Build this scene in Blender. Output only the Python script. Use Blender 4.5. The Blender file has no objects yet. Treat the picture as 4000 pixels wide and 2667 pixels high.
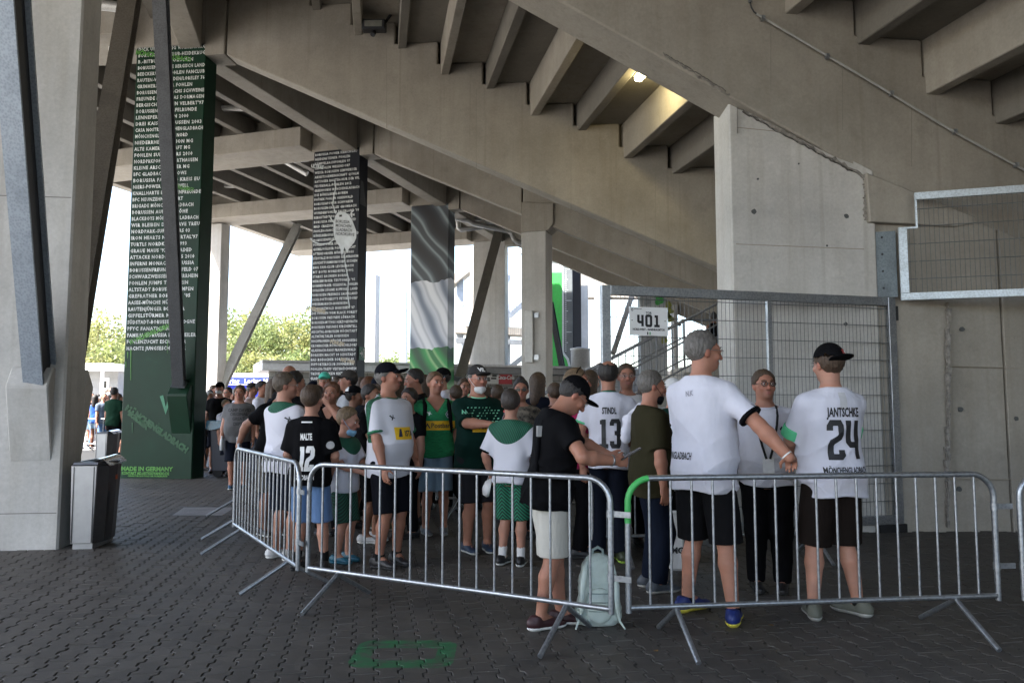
import bpy, bmesh, math, random
import numpy as np
from mathutils import Vector, Matrix, noise
from mathutils.bvhtree import BVHTree
R = math.radians
V = Vector
random.seed(7)
SC = bpy.context.scene
COL = SC.collection

# ------------------------------------------------------------------ camera
CAM_H = 1.46
PITCH = R(4.66)
FPX = 3022.0            # focal length in photograph pixels (4000 wide)
cd = bpy.data.cameras.new("camera")
cam = bpy.data.objects.new("camera", cd)
COL.objects.link(cam)
cam.location = (0, 0, CAM_H)
cam.rotation_euler = (R(90) + PITCH, 0, 0)
cd.sensor_width = 36.0
cd.lens = FPX / 4000 * 36
cd.clip_end = 1500
SC.camera = cam

# ------------------------------------------------------------------ daylight
SUN_AZ = Vector((-0.80, -0.42, 0)).normalized()
SUN_EL = R(54)
w = bpy.data.worlds.new("World")
SC.world = w
w.use_nodes = True
nt = w.node_tree
nt.nodes.clear()
sky = nt.nodes.new("ShaderNodeTexSky")
sky.sky_type = 'NISHITA'
sky.sun_disc = False
sky.sun_elevation = SUN_EL
sky.sun_rotation = math.atan2(SUN_AZ.x, SUN_AZ.y)
sky.dust_density = 2.5
sky.air_density = 1.0
bg = nt.nodes.new("ShaderNodeBackground")
bg.inputs[1].default_value = 0.15
wo = nt.nodes.new("ShaderNodeOutputWorld")
nt.links.new(sky.outputs[0], bg.inputs[0])
nt.links.new(bg.outputs[0], wo.inputs[0])
sl = bpy.data.lights.new("sun", 'SUN')
sl.energy = 5.0
sl.angle = R(0.5)
sl.color = (1.0, 0.95, 0.87)
so = bpy.data.objects.new("sun", sl)
COL.objects.link(so)
sdir = SUN_AZ * math.cos(SUN_EL) + V((0, 0, math.sin(SUN_EL)))
so.rotation_euler = (-sdir).to_track_quat('-Z', 'Y').to_euler()
SC.view_settings.view_transform = 'Standard'
SC.view_settings.look = 'None'
SC.view_settings.gamma = 1
SC.view_settings.exposure = 2.55
SC.view_settings.use_curve_mapping = False
SC.cycles.max_bounces = 8
SC.cycles.diffuse_bounces = 6
SC.cycles.glossy_bounces = 3
SC.cycles.caustics_reflective = False
SC.cycles.caustics_refractive = False

# ------------------------------------------------------------------ measuring the photograph
cP, sP = math.cos(PITCH), math.sin(PITCH)
def ray(px, py):
    """pixel of the 4000 px photograph -> (X per Y, height per Y)"""
    u = (1333.5 - py) / FPX
    h = (u * cP + sP) / (cP - u * sP)
    return (px - 2000) / FPX * (cP + h * sP), h
def at_Y(px, py, Y):
    a, h = ray(px, py)
    return V((a * Y, Y, CAM_H + h * Y))
def at_ground(px, py, z=0.0):
    a, h = ray(px, py)
    Y = (z - CAM_H) / h
    return V((a * Y, Y, z))
def at_plane(px, py, p, ang):
    """hit of the pixel's ray with the vertical plane through p whose direction makes angle ang with +X"""
    a, h = ray(px, py)
    dx, dy = math.cos(ang), math.sin(ang)
    Y = (p[1] * dx - p[0] * dy) / (dx - a * dy)
    return V((a * Y, Y, CAM_H + h * Y))

# ------------------------------------------------------------------ scene-graph helpers
def tag(o, label=None, cat=None, group=None, kind=None):
    if label: o['label'] = label
    if cat: o['category'] = cat
    if group: o['group'] = group
    if kind: o['kind'] = kind
    return o
def thing(name, label, cat, loc=(0, 0, 0), rz=0.0, group=None, kind=None):
    o = bpy.data.objects.new(name, None)
    o.empty_display_size = 0.1
    COL.objects.link(o)
    o.location = loc
    o.rotation_euler = (0, 0, rz)
    return tag(o, label, cat, group, kind)
def wm(o):
    m = Matrix.LocRotScale(o.location, o.rotation_euler, o.scale)
    if o.parent:
        return wm(o.parent) @ o.matrix_parent_inverse @ m
    return m
def adopt(o, parent, local=False):
    if parent is not None:
        o.parent = parent
        if not local:
            o.matrix_parent_inverse = wm(parent).inverted()
    return o
def copy_tree(o, parent=None):
    c = o.copy()
    COL.objects.link(c)
    if parent is not None:
        c.parent = parent
        c.matrix_parent_inverse = o.matrix_parent_inverse.copy()
    for ch in KIDS.get(o.name, []):
        copy_tree(ch, c)
    return c
KIDS = {}

class MB:
    """collects simple shapes and links them as one mesh object"""
    def __init__(s):
        s.v, s.f, s.sm = [], [], []
    def add(s, verts, faces, smooth=False):
        n = len(s.v)
        s.v.extend([tuple(p) for p in verts])
        s.f.extend([tuple(i + n for i in f) for f in faces])
        s.sm.extend([smooth] * len(faces))
        return s
    def prism(s, poly, ext):
        """solid: polygon (3-D points) swept by ext"""
        ext = V(ext)
        poly = [V(p) for p in poly]
        nrm = V((0, 0, 0))
        for i in range(len(poly)):
            nrm += poly[i].cross(poly[(i + 1) % len(poly)])
        if nrm.dot(ext) > 0:
            poly = poly[::-1]
        n = len(poly)
        vs = poly + [p + ext for p in poly]
        fs = [tuple(range(n)), tuple(range(2 * n - 1, n - 1, -1))]
        for i in range(n):
            j = (i + 1) % n
            fs.append((j, i, i + n, j + n))
        return s.add(vs, fs)
    def box(s, c, d, ax=None):
        c = V(c); ax = ax or (V((1, 0, 0)), V((0, 1, 0)), V((0, 0, 1)))
        a, b, e = [V(ax[i]) * d[i] / 2 for i in range(3)]
        return s.prism([c - a - b - e, c + a - b - e, c + a + b - e, c - a + b - e], e * 2)
    def bar(s, p, q, w, h, up=(0, 0, 1)):
        """rectangular bar from p to q"""
        p, q, up = V(p), V(q), V(up)
        d = (q - p).normalized()
        x = d.cross(up).normalized(); y = x.cross(d).normalized()
        a, b = x * w / 2, y * h / 2
        return s.prism([p - a - b, p + a - b, p + a + b, p - a + b], q - p)
    def tube(s, pts, r, n=8, closed=False, rr=None):
        pts = [V(p) for p in pts]
        m = len(pts)
        rings = []
        prev = None
        for i, p in enumerate(pts):
            a = pts[i - 1] if (i > 0 or closed) else p
            b = pts[(i + 1) % m] if (i < m - 1 or closed) else p
            d = (b - a)
            d = d.normalized() if d.length > 1e-9 else V((0, 0, 1))
            if prev is None:
                x = d.orthogonal().normalized()
            else:
                x = (prev - d * prev.dot(d))
                x = x.normalized() if x.length > 1e-6 else d.orthogonal().normalized()
            prev = x
            y = d.cross(x)
            ri = rr[i] if rr else r
            rings.append([p + (x * math.cos(2 * math.pi * k / n) + y * math.sin(2 * math.pi * k / n)) * ri for k in range(n)])
        vs = [q for rg in rings for q in rg]
        fs = []
        for i in range(m if closed else m - 1):
            j = (i + 1) % m
            for k in range(n):
                l = (k + 1) % n
                fs.append((i * n + k, i * n + l, j * n + l, j * n + k))
        s.add(vs, fs, True)
        if not closed:
            s.add(rings[0], [tuple(range(n - 1, -1, -1))])
            s.add(rings[-1], [tuple(range(n))])
        return s
    def lathe(s, prof, c=(0, 0, 0), n=16, ax=None):
        """prof: (radius, height) pairs"""
        c = V(c); ax = ax or (V((1, 0, 0)), V((0, 1, 0)), V((0, 0, 1)))
        vs, fs = [], []
        for r_, z_ in prof:
            for k in range(n):
                t = 2 * math.pi * k / n
                vs.append(c + ax[0] * (r_ * math.cos(t)) + ax[1] * (r_ * math.sin(t)) + ax[2] * z_)
        m = len(prof)
        for i in range(m - 1):
            for k in range(n):
                l = (k + 1) % n
                fs.append((i * n + k, i * n + l, (i + 1) * n + l, (i + 1) * n + k))
        s.add(vs, fs, True)
        s.add(vs[:n], [tuple(range(n - 1, -1, -1))])
        s.add(vs[-n:], [tuple(range(n))])
        return s
    def quad(s, a, b, c, d):
        return s.add([a, b, c, d], [(0, 1, 2, 3)])
    def build(s, name, mat, parent=None, local=False, bevel=0.0, kind=None, label=None):
        me = bpy.data.meshes.new(name)
        me.from_pydata(s.v, [], s.f)
        me.polygons.foreach_set("use_smooth", s.sm)
        if bevel:
            bm = bmesh.new(); bm.from_mesh(me)
            ed = [e for e in bm.edges if len(e.link_faces) == 2 and e.calc_face_angle(0) > 0.45]
            bmesh.ops.bevel(bm, geom=ed, offset=bevel, segments=1, affect='EDGES', clamp_overlap=True)
            bm.to_mesh(me); bm.free()
        me.update()
        for m in (mat if isinstance(mat, (list, tuple)) else [mat]):
            me.materials.append(m)
        o = bpy.data.objects.new(name, me)
        COL.objects.link(o)
        adopt(o, parent, local)
        if parent is not None:
            KIDS.setdefault(parent.name, []).append(o)
        if kind: o['kind'] = kind
        if label: o['label'] = label
        return o

# ------------------------------------------------------------------ materials
def new_mat(name):
    m = bpy.data.materials.new(name)
    m.use_nodes = True
    n = m.node_tree
    b = n.nodes["Principled BSDF"]
    return m, n, b
def lk(n, a, b):
    n.links.new(a, b)
def coords(n, scale=(1, 1, 1), kind='Object'):
    tc = n.nodes.new("ShaderNodeTexCoord")
    mp = n.nodes.new("ShaderNodeMapping")
    mp.inputs['Scale'].default_value = scale
    lk(n, tc.outputs[kind], mp.inputs[0])
    return mp.outputs[0]
def tex_noise(n, co, scale, detail=4, rough=0.6):
    t = n.nodes.new("ShaderNodeTexNoise")
    t.inputs['Scale'].default_value = scale
    t.inputs['Detail'].default_value = detail
    t.inputs['Roughness'].default_value = rough
    lk(n, co, t.inputs['Vector'])
    return t.outputs[0]
def ramp(n, val, stops):
    r = n.nodes.new("ShaderNodeValToRGB")
    el = r.color_ramp.elements
    while len(el) > 1: el.remove(el[0])
    el[0].position = stops[0][0]; el[0].color = (*stops[0][1], 1) if not isinstance(stops[0][1], float) else (stops[0][1],) * 3 + (1,)
    for p, c in stops[1:]:
        e = el.new(p); e.color = (*c, 1) if not isinstance(c, float) else (c, c, c, 1)
    lk(n, val, r.inputs[0])
    return r.outputs[0]
def mixc(n, fac, a, b, mode='MIX'):
    m = n.nodes.new("ShaderNodeMix")
    m.data_type = 'RGBA'; m.blend_type = mode
    for src, i in ((fac, 0), (a, 6), (b, 7)):
        if hasattr(src, 'is_linked') or hasattr(src, 'links'):
            lk(n, src, m.inputs[i])
        elif isinstance(src, (int, float)):
            m.inputs[i].default_value = src
        else:
            m.inputs[i].default_value = (*src, 1)
    return m.outputs[2]
def bump(n, b, h, strength, dist=0.01):
    bp = n.nodes.new("ShaderNodeBump")
    bp.inputs['Strength'].default_value = strength
    bp.inputs['Distance'].default_value = dist
    lk(n, h, bp.inputs['Height'])
    lk(n, bp.outputs[0], b.inputs['Normal'])
MATS = {}
def plain(name, col, rough=0.6, metal=0.0, var=0.12, scale=12.0, bmp=0.0, bscale=60.0, spec=0.5, sheen=0.0):
    """one colour with a little mottling, so that nothing is flat"""
    if name in MATS: return MATS[name]
    m, n, b = new_mat(name)
    co = coords(n)
    t = tex_noise(n, co, scale, 5)
    lo = tuple(max(0, c * (1 - var)) for c in col); hi = tuple(min(1, c * (1 + var)) for c in col)
    lk(n, ramp(n, t, [(0.3, lo), (0.7, hi)]), b.inputs['Base Color'])
    b.inputs['Roughness'].default_value = rough
    b.inputs['Metallic'].default_value = metal
    b.inputs['Specular IOR Level'].default_value = spec
    if sheen: b.inputs['Sheen Weight'].default_value = sheen
    if bmp:
        bump(n, b, tex_noise(n, co, bscale, 3), bmp)
    MATS[name] = m
    return m
def concrete(name, col, var=0.18, streak=0.25, rough=0.75, stain=(0.8, 0.72, 0.6)):
    if name in MATS: return MATS[name]
    m, n, b = new_mat(name)
    co = coords(n)
    big = tex_noise(n, co, 0.7, 6, 0.65)
    lo = tuple(c * (1 - var) for c in col); hi = tuple(min(1, c * (1 + var)) for c in col)
    c1 = ramp(n, big, [(0.32, lo), (0.68, hi)])
    st = tex_noise(n, coords(n, (2.2, 2.2, 0.22)), 2.0, 5, 0.6)
    c2 = mixc(n, ramp(n, st, [(0.45, 0.0), (0.75, streak)]), c1, tuple(col[i] * stain[i] * 0.75 for i in range(3)))
    blot = tex_noise(n, co, 2.6, 5, 0.7)
    c2 = mixc(n, ramp(n, blot, [(0.56, 0.0), (0.70, 0.30)]), c2, tuple(c * 0.62 for c in col))
    c2 = mixc(n, ramp(n, blot, [(0.28, 0.35), (0.40, 0.0)]), c2, tuple(min(1, c * 1.28) for c in col))
    st2 = tex_noise(n, coords(n, (5.0, 5.0, 0.16)), 1.6, 3, 0.5)
    c2 = mixc(n, ramp(n, st2, [(0.60, 0.0), (0.72, 0.30)]), c2, tuple(col[i] * (0.60, 0.56, 0.50)[i] for i in range(3)))
    fine = tex_noise(n, co, 28, 4, 0.7)
    c3 = mixc(n, 0.2, c2, ramp(n, fine, [(0.3, 0.30), (0.7, 0.72)]), 'OVERLAY')
    vo = n.nodes.new("ShaderNodeTexVoronoi")
    vo.inputs['Scale'].default_value = 4.2
    vo.inputs['Randomness'].default_value = 1.0
    lk(n, co, vo.inputs['Vector'])
    pores = ramp(n, vo.outputs[0], [(0.0, 0.5), (0.035, 0.0)])
    c4 = mixc(n, pores, c3, tuple(c * 0.35 for c in col))
    lk(n, c4, b.inputs['Base Color'])
    b.inputs['Roughness'].default_value = rough
    b.inputs['Specular IOR Level'].default_value = 0.3
    bump(n, b, fine, 0.15, 0.004)
    MATS[name] = m
    return m
def galv(name='galvanised steel', col=(0.31, 0.33, 0.355), rough=0.36, metal=0.8):
    if name in MATS: return MATS[name]
    m, n, b = new_mat(name)
    co = coords(n)
    vo = n.nodes.new("ShaderNodeTexVoronoi"); vo.inputs['Scale'].default_value = 45
    lk(n, co, vo.inputs['Vector'])
    t = tex_noise(n, co, 3.0, 5)
    c1 = ramp(n, vo.outputs[0], [(0.1, tuple(c * 0.82 for c in col)), (0.7, tuple(min(1, c * 1.15) for c in col))])
    c2 = mixc(n, ramp(n, t, [(0.5, 0.0), (0.72, 0.45)]), c1, tuple(c * 0.6 for c in col))
    lk(n, c2, b.inputs['Base Color'])
    lk(n, ramp(n, t, [(0.3, rough - 0.08), (0.7, rough + 0.12)]), b.inputs['Roughness'])
    b.inputs['Metallic'].default_value = metal
    MATS[name] = m
    return m

CONC = concrete('precast concrete', (0.315, 0.290, 0.252))
CONC_LIGHT = concrete('pale cast concrete', (0.48, 0.468, 0.445), 0.16, 0.35)
CONC_WALL = concrete('wall concrete', (0.298, 0.276, 0.240), 0.18, 0.35)
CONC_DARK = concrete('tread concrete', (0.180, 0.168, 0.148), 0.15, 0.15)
GALV = galv()
DARKSTEEL = plain('dark painted steel', (0.035, 0.037, 0.042), 0.5, 0.3)
BLACK = plain('black joint', (0.012, 0.012, 0.013), 0.9)

# ------------------------------------------------------------------ flat lettering
def text_obj(name, body, size, mat, parent, M, align='LEFT', bold=0.0, sx=1.0, spacing=1.0, line=1.0, local=False, shear=0.0):
    c = bpy.data.curves.new(name, 'FONT')
    c.body = body; c.size = size; c.align_x = align
    c.offset = bold; c.space_character = spacing; c.space_line = line; c.shear = shear
    c.resolution_u = 2
    o = bpy.data.objects.new(name, c)
    me = bpy.data.meshes.new_from_object(o)
    bpy.data.objects.remove(o)
    for v in me.vertices: v.co.x *= sx
    me.transform(M)
    me.materials.clear(); me.materials.append(mat)
    o = bpy.data.objects.new(name, me)
    COL.objects.link(o)
    adopt(o, parent, local)
    if parent is not None: KIDS.setdefault(parent.name, []).append(o)
    return o
def frame(o, x, y):
    """matrix with origin o, x axis and y axis given (text lies in x/y)"""
    x = V(x).normalized(); y = V(y).normalized(); z = x.cross(y)
    m = Matrix((x, y, z)).transposed().to_4x4()
    m.translation = V(o)
    return m
# ================================================================== the stand
UP = V((0, 0, 1))
def dirv(deg): return V((math.cos(R(deg)), math.sin(R(deg)), 0))
# column row: inner front corner and the direction of its radial beam (towards the pitch)
BAYS = {
    'X': (V((3.6, -11.4, 0)), 38.0),  # unseen bay, added to keep out light from behind
    'Y': (V((-0.3, -5.8, 0)), 27.0),  # unseen bay too, added so light enters from the left
    'Z': (V((-2.95, 0.92, 0)), 17.0),
    'A': (V((-4.60, 7.98, 0)), 7.0),
    'G': (V((-6.31, 15.40, 0)), -6.5),
    'B': (V((-4.38, 21.80, 0)), -17.5),
    'F': (V((-2.33, 28.05, 0)), -17.5),
    'H': (V((-0.32, 34.44, 0)), -17.5),
}
SHIFT = {'X': -0.5, 'Y': -0.5, 'Z': -0.5, 'A': -0.5, 'G': 0, 'B': 0, 'F': 0, 'H': 0}
SOFF = {'X': 0.18, 'Y': 0.18, 'Z': 0.18, 'A': 0.22, 'G': 0, 'B': 0, 'F': 0, 'H': 0}
def pt(k, s, z, t=0.0):
    """point in bay k: s metres inwards from the column corner, t metres behind its front plane"""
    p, a = BAYS[k]
    d = dirv(a); n = V((-d.y, d.x, 0))
    return p + d * s + n * t + UP * z
# seating steps in the radial section: (s of beam's outer face, z of beam bottom, soffit inwards of it)
STEPS = []
for k in range(-5, 6):
    STEPS.append((6.64 + 1.78 * k, 7.05 - 0.91 * k, 7.28 - 0.91 * k))
    STEPS.append((7.55 + 1.78 * k, 6.72 - 0.91 * k, 6.83 - 0.91 * k))
STEPS.sort()
stand = thing('grandstand', 'raw concrete grandstand seen from below with stepped seating beams overhead', 'grandstand', (0, 15, 0))
RW = 0.46
def raker(k, s0, s1, zsoff=None):
    sh = SHIFT[k]; so_ = SOFF[k]
    zs = (lambda s: 8.77 - .511 * s) if k in 'AZ' else (lambda s: 8.59 - so_ - 0.473 * (s - sh - 0.5))
    RW = 0.58 if k == 'A' else 0.46
    top = []
    st = [(a + sh, b, c) for a, b, c in STEPS]
    for i, (a, b, c) in enumerate(st[:-1]):
        nx = st[i + 1][0]
        lo, hi = max(a, s0), min(nx, s1)
        if hi > lo:
            top += [(lo, c), (hi, c)]
    prof = [(s0, zs(s0)), (s1, zs(s1))] + top[::-1]
    mb = MB().prism([pt(k, s, z) for s, z in prof], pt(k, 0, 0, RW) - pt(k, 0, 0, 0))
    return mb.build('raker_beam', CONC, stand, bevel=0.02)
raker('X', -3, 13); raker('Y', -3, 13); raker('Z', -3, 13); raker('A', -2.5, 13.0); raker('G', 0.45, 13.5)
raker('B', 0.45, 4.86); raker('B', 4.9, 13); raker('F', 0.45, 13); raker('H', 0.45, 13)
def treads(k0, k1, lo=0, hi=99, joined=False):
    """precast step units spanning from raker k0 to raker k1"""
    mbj = MB()
    for i, (a, zb, zs) in enumerate(STEPS[:-1]):
        if not lo <= i <= hi: continue
        nx = STEPS[i + 1][0]
        up = STEPS[i - 1][2] if i else zs + 0.45
        mb = mbj if joined else MB()
        def P(k, s, z):
            return pt(k, s + SHIFT[k], z, RW / 2)
        s1, s2 = P(k0, 0, 0), None
        # riser beam
        prof = [(a, zb), (a + 0.17, zb), (a + 0.19, zs), (a + 0.19, up + 0.1), (a + 0.004, up + 0.1)]
        A = [P(k0, s, z) for s, z in prof]; B = [P(k1, s, z) for s, z in prof]
        loft(mb, A, B)
        prof = [(a + 0.17, zs), (nx + 0.01, zs), (nx + 0.01, zs + 0.12), (a + 0.17, zs + 0.12)]
        A = [P(k0, s, z) for s, z in prof]; B = [P(k1, s, z) for s, z in prof]
        loft(mb, A, B)
        if not joined:
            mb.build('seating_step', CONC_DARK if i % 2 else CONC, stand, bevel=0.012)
    if joined:
        mbj.build('seating_step', CONC, stand)
def loft(mb, A, B):
    n = len(A)
    c = sum(A, V((0, 0, 0))) / n; e = sum(B, V((0, 0, 0))) / n
    nrm = V((0, 0, 0))
    for i in range(n): nrm += (A[i] - c).cross(A[(i + 1) % n] - c)
    if nrm.dot(e - c) > 0: A, B = A[::-1], B[::-1]
    fs = [tuple(range(n)), tuple(range(2 * n - 1, n - 1, -1))]
    for i in range(n):
        j = (i + 1) % n
        fs.append((j, i, i + n, j + n))
    mb.add(A + B, fs)
treads('A', 'G'); treads('Z', 'A'); treads('G', 'B'); treads('B', 'F'); treads('F', 'H', joined=True)
treads('Y', 'Z', joined=True); treads('X', 'Y', joined=True)

# ---- upper deck outside the column row: girders, ribs, slab
ZP = 8.89
def girder(k, L=9.6, s_in=-1.62):
    p = [(-0.58, ZP), (0.78, ZP), (0.78, 9.45), (0.40, 9.45), (0.40, 10.0), (0.06, 10.0), (0.06, 9.45), (-0.58, 9.45)]
    MB().prism([pt(k, s_in, z, t) for t, z in p], pt(k, s_in - L, 0) - pt(k, s_in, 0)).build('girder', CONC, stand, bevel=0.015)
    # column head between girder and raker
    MB().prism([pt(k, -1.60, z, t) for t, z in ((0.0, ZP - 0.02), (0.5, ZP - 0.02), (0.5, 10.0), (0.0, 10.0))], pt(k, -0.02, 0) - pt(k, -1.60, 0)).build('column_head', CONC, stand, bevel=0.015)
    MB().prism([pt(k, s, z, -0.03) for s, z in ((-0.012, 8.62), (0.42, 8.62), (0.42, 10.0), (-0.012, 10.0))], pt(k, 0, 0, 0.56) - pt(k, 0, 0, 0)).build('bearing_block', CONC, stand, bevel=0.015)
for k in 'AGBFH': girder(k)
def deck(k0, k1, n=7, kind=None):
    for i in range(n):
        s = -1.1 - 1.27 * i
        w = 0.11
        A = [pt(k0, s - w, 9.45, 0.55), pt(k0, s + w, 9.45, 0.55), pt(k0, s + w + .02, 9.97, 0.55), pt(k0, s - w - .02, 9.97, 0.55)]
        B = [pt(k1, s - w, 9.45, -0.05), pt(k1, s + w, 9.45, -0.05), pt(k1, s + w + .02, 9.97, -0.05), pt(k1, s - w - .02, 9.97, -0.05)]
        mb = MB(); loft(mb, A, B)
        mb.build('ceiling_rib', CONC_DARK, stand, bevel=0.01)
    A = [pt(k0, 0.5, 9.99, 0.25), pt(k0, -11.6, 9.99, 0.25), pt(k0, -11.6, 10.2, 0.25), pt(k0, 0.5, 10.2, 0.25)]
    B = [pt(k1, 0.5, 9.99, 0.25), pt(k1, -11.6, 9.99, 0.25), pt(k1, -11.6, 10.2, 0.25), pt(k1, 0.5, 10.2, 0.25)]
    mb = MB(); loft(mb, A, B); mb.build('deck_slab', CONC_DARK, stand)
    # edge beam between the column heads
    A = [pt(k0, -0.55, 8.78, 0.52), pt(k0, -0.08, 8.78, 0.52), pt(k0, -0.08, 9.98, 0.52), pt(k0, -0.55, 9.98, 0.52)]
    B = [pt(k1, -0.55, 8.78, -0.02), pt(k1, -0.08, 8.78, -0.02), pt(k1, -0.08, 9.98, -0.02), pt(k1, -0.55, 9.98, -0.02)]
    mb = MB(); loft(mb, A, B); mb.build('edge_beam', CONC, stand, bevel=0.015)
    A = [pt(k0, -11.3, 9.3, 0.2), pt(k0, -10.9, 9.3, 0.2), pt(k0, -10.9, 10.0, 0.2), pt(k0, -11.3, 10.0, 0.2)]
    B = [pt(k1, -11.3, 9.3, 0.2), pt(k1, -10.9, 9.3, 0.2), pt(k1, -10.9, 10.0, 0.2), pt(k1, -11.3, 10.0, 0.2)]
    mb = MB(); loft(mb, A, B); mb.build('edge_beam', CONC, stand, bevel=0.015)
deck('Y', 'Z'); deck('X', 'Y'); deck('Z', 'A'); deck('A', 'G'); deck('G', 'B'); deck('B', 'F'); deck('F', 'H')

# ---- columns of the row
GREEN = None
def paint_green():
    m, n, b = new_mat('dark green column paint')
    co = coords(n)
    t = tex_noise(n, co, 1.1, 6, 0.6)
    c = ramp(n, t, [(0.35, (0.003, 0.020, 0.009)), (0.6, (0.004, 0.029, 0.014)), (0.75, (0.009, 0.058, 0.029))])
    lk(n, c, b.inputs['Base Color'])
    b.inputs['Roughness'].default_value = 0.5
    b.inputs['Specular IOR Level'].default_value = 0.22
    bump(n, b, tex_noise(n, co, 20, 4), 0.15, 0.005)
    return m
def paint_flag():
    m, n, b = new_mat('painted flag mural')
    tc = n.nodes.new("ShaderNodeTexCoord")
    sep = n.nodes.new("ShaderNodeSeparateXYZ")
    lk(n, tc.outputs['Object'], sep.inputs[0])
    # cloth folds: distorted diagonal waves
    mp = n.nodes.new("ShaderNodeMapping")
    mp.inputs['Rotation'].default_value = (0, R(35), R(17.5))
    lk(n, tc.outputs['Object'], mp.inputs[0])
    wv = n.nodes.new("ShaderNodeTexWave")
    wv.wave_type = 'BANDS'; wv.bands_direction = 'X'; wv.wave_profile = 'SIN'
    wv.inputs['Scale'].default_value = .30; wv.inputs['Distortion'].default_value = 9.0
    wv.inputs['Detail'].default_value = 3.0; wv.inputs['Detail Scale'].default_value = .42; wv.inputs['Detail Roughness'].default_value = .55
    lk(n, mp.outputs[0], wv.inputs['Vector'])
    f = wv.outputs['Fac']
    dark = ramp(n, f, [(0.0, (0.008, 0.009, 0.012)), (0.35, (0.025, 0.030, 0.038)), (0.62, (0.09, 0.11, 0.125)), (0.82, (0.26, 0.32, 0.34)), (0.95, (0.05, 0.06, 0.07))])
    white = ramp(n, f, [(0.0, (0.15, 0.18, 0.24)), (0.22, (0.46, 0.50, 0.57)), (0.5, (0.62, 0.64, 0.70)), (0.75, (0.45, 0.48, 0.53)), (0.95, (0.74, 0.76, 0.80))])
    green = ramp(n, f, [(0.0, (0.003, 0.05, 0.013)), (0.3, (0.010, 0.17, 0.035)), (0.65, (0.022, 0.28, 0.06)), (0.88, (0.25, 0.46, 0.20)), (0.97, (0.012, 0.16, 0.035))])
    wob = n.nodes.new("ShaderNodeTexNoise")
    wob.inputs['Scale'].default_value = 1.6
    lk(n, tc.outputs['Object'], wob.inputs['Vector'])
    ad = n.nodes.new("ShaderNodeMath"); ad.operation = 'MULTIPLY_ADD'
    lk(n, wob.outputs[0], ad.inputs[0]); ad.inputs[1].default_value = 0.55; lk(n, sep.outputs[2], ad.inputs[2])
    def gt(v):
        q = n.nodes.new("ShaderNodeMath"); q.operation = 'GREATER_THAN'
        lk(n, ad.outputs[0], q.inputs[0]); q.inputs[1].default_value = v
        return q.outputs[0]
    c = mixc(n, gt(3.80), green, white)
    c = mixc(n, gt(6.30), c, dark)
    lk(n, c, b.inputs['Base Color'])
    b.inputs['Roughness'].default_value = 0.5
    return m
GREEN = paint_green()
NAVY = plain('black blue column paint', (0.009, 0.011, 0.017), 0.5, 0, 0.25, 2.0, 0.15, 20, spec=0.25)
FLAG = paint_flag()
THERMO = plain('slate grey mural paint', (0.10, 0.115, 0.125), 0.55, 0, 0.35, 1.2)
CW, CT = 1.52, 0.48
def col_prism(k, s0, s1, t0, t1, z0, z1):
    return MB().prism([pt(k, s0, z0, t0), pt(k, s1, z0, t0), pt(k, s1, z0, t1), pt(k, s0, z0, t1)], UP * (z1 - z0))
def corbel(k, t_face, out, s0, s1, mat, parent, name='corbel'):
    """bracket under a brace: proud of the front (out<0) or the back (out>0) face"""
    prof = [(0.0, 0.88), (out * 0.95, 1.62), (out * 0.95, 1.66), (out * 0.35, 1.84), (0.0, 1.84)]
    mb = MB().prism([pt(k, s0, z, t_face + t) for t, z in prof], pt(k, s1, 0) - pt(k, s0, 0))
    return mb.build(name, mat, parent, bevel=0.012)
cA = thing('concrete_column', 'massive bare concrete column beside the silver litter bin, brace resting on its bracket', 'column', pt('A', -0.8, 0))
col_prism('A', -1.9, 0, 0, CT, -0.2, 8.9).build('shaft', CONC_LIGHT, cA, bevel=0.02)
corbel('A', 0, -0.17, -0.50, -0.10, CONC_LIGHT, cA)
corbel('A', CT, 0.24, -0.50, -0.004, CONC_LIGHT, cA)
for z in (0.36, 3.62):
    MB().prism([pt('A', -1.88, z, -0.002), pt('A', -0.03, z, -0.002), pt('A', -0.03, z + 0.008, -0.002), pt('A', -1.88, z + 0.008, -0.002)], pt('A', 0, 0, 0.02) - pt('A', 0, 0, 0)).build('formwork_joint', BLACK if z > 5 else plain('joint grey', (0.16, 0.15, 0.14), 0.9), cA)  # grey strips marking the formwork joints
MB().prism([pt('A', -0.98, 0.0, -0.002), pt('A', -0.965, 0.0, -0.002), pt('A', -0.99, 3.6, -0.002), pt('A', -1.0, 3.6, -0.002)], pt('A', 0, 0, 0.02) - pt('A', 0, 0, 0)).build('formwork_joint', MATS['joint grey'], cA)
for k_, lb in (('Z', 'bare concrete column of the row, left of the camera'), ('Y', 'bare concrete column of the row, unseen behind the camera'), ('H', 'bare concrete column of the row, behind the flag column')):
    cz = thing('concrete_column', lb, 'column', pt(k_, -0.8, 0))
    col_prism(k_, -CW, 0, 0, CT, -0.2, ZP - .03).build('shaft', CONC_LIGHT, cz, bevel=.02)
cG = thing('painted_column', 'tall dark green column lettered in white capitals, with green stencilled graffiti', 'column', pt('G', -0.8, 0))
col_prism('G', -CW, 0, 0, CT, -0.2, ZP - 0.03).build('shaft', GREEN, cG, bevel=0.015)
corbel('G', 0, -0.22, -0.46, -0.04, GREEN, cG)
corbel('G', CT, 0.30, -0.62, -0.12, GREEN, cG)
cB = thing('painted_column', 'black column lettered with rows of white capitals and a pale splashed figure', 'column', pt('B', -0.8, 0))
col_prism('B', -CW, 0, 0, CT, -0.2, ZP - 0.03).build('shaft', NAVY, cB, bevel=0.015)
cF = thing('painted_column', 'column painted as a waving black, white and green flag', 'column', pt('F', -0.8, 0))
fo = col_prism('F', -CW, 0, 0, 0.62, -0.2, ZP - 0.03).build('shaft', FLAG, cF, bevel=0.015)
pT = V((2.84, 36.0, 0))
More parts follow.
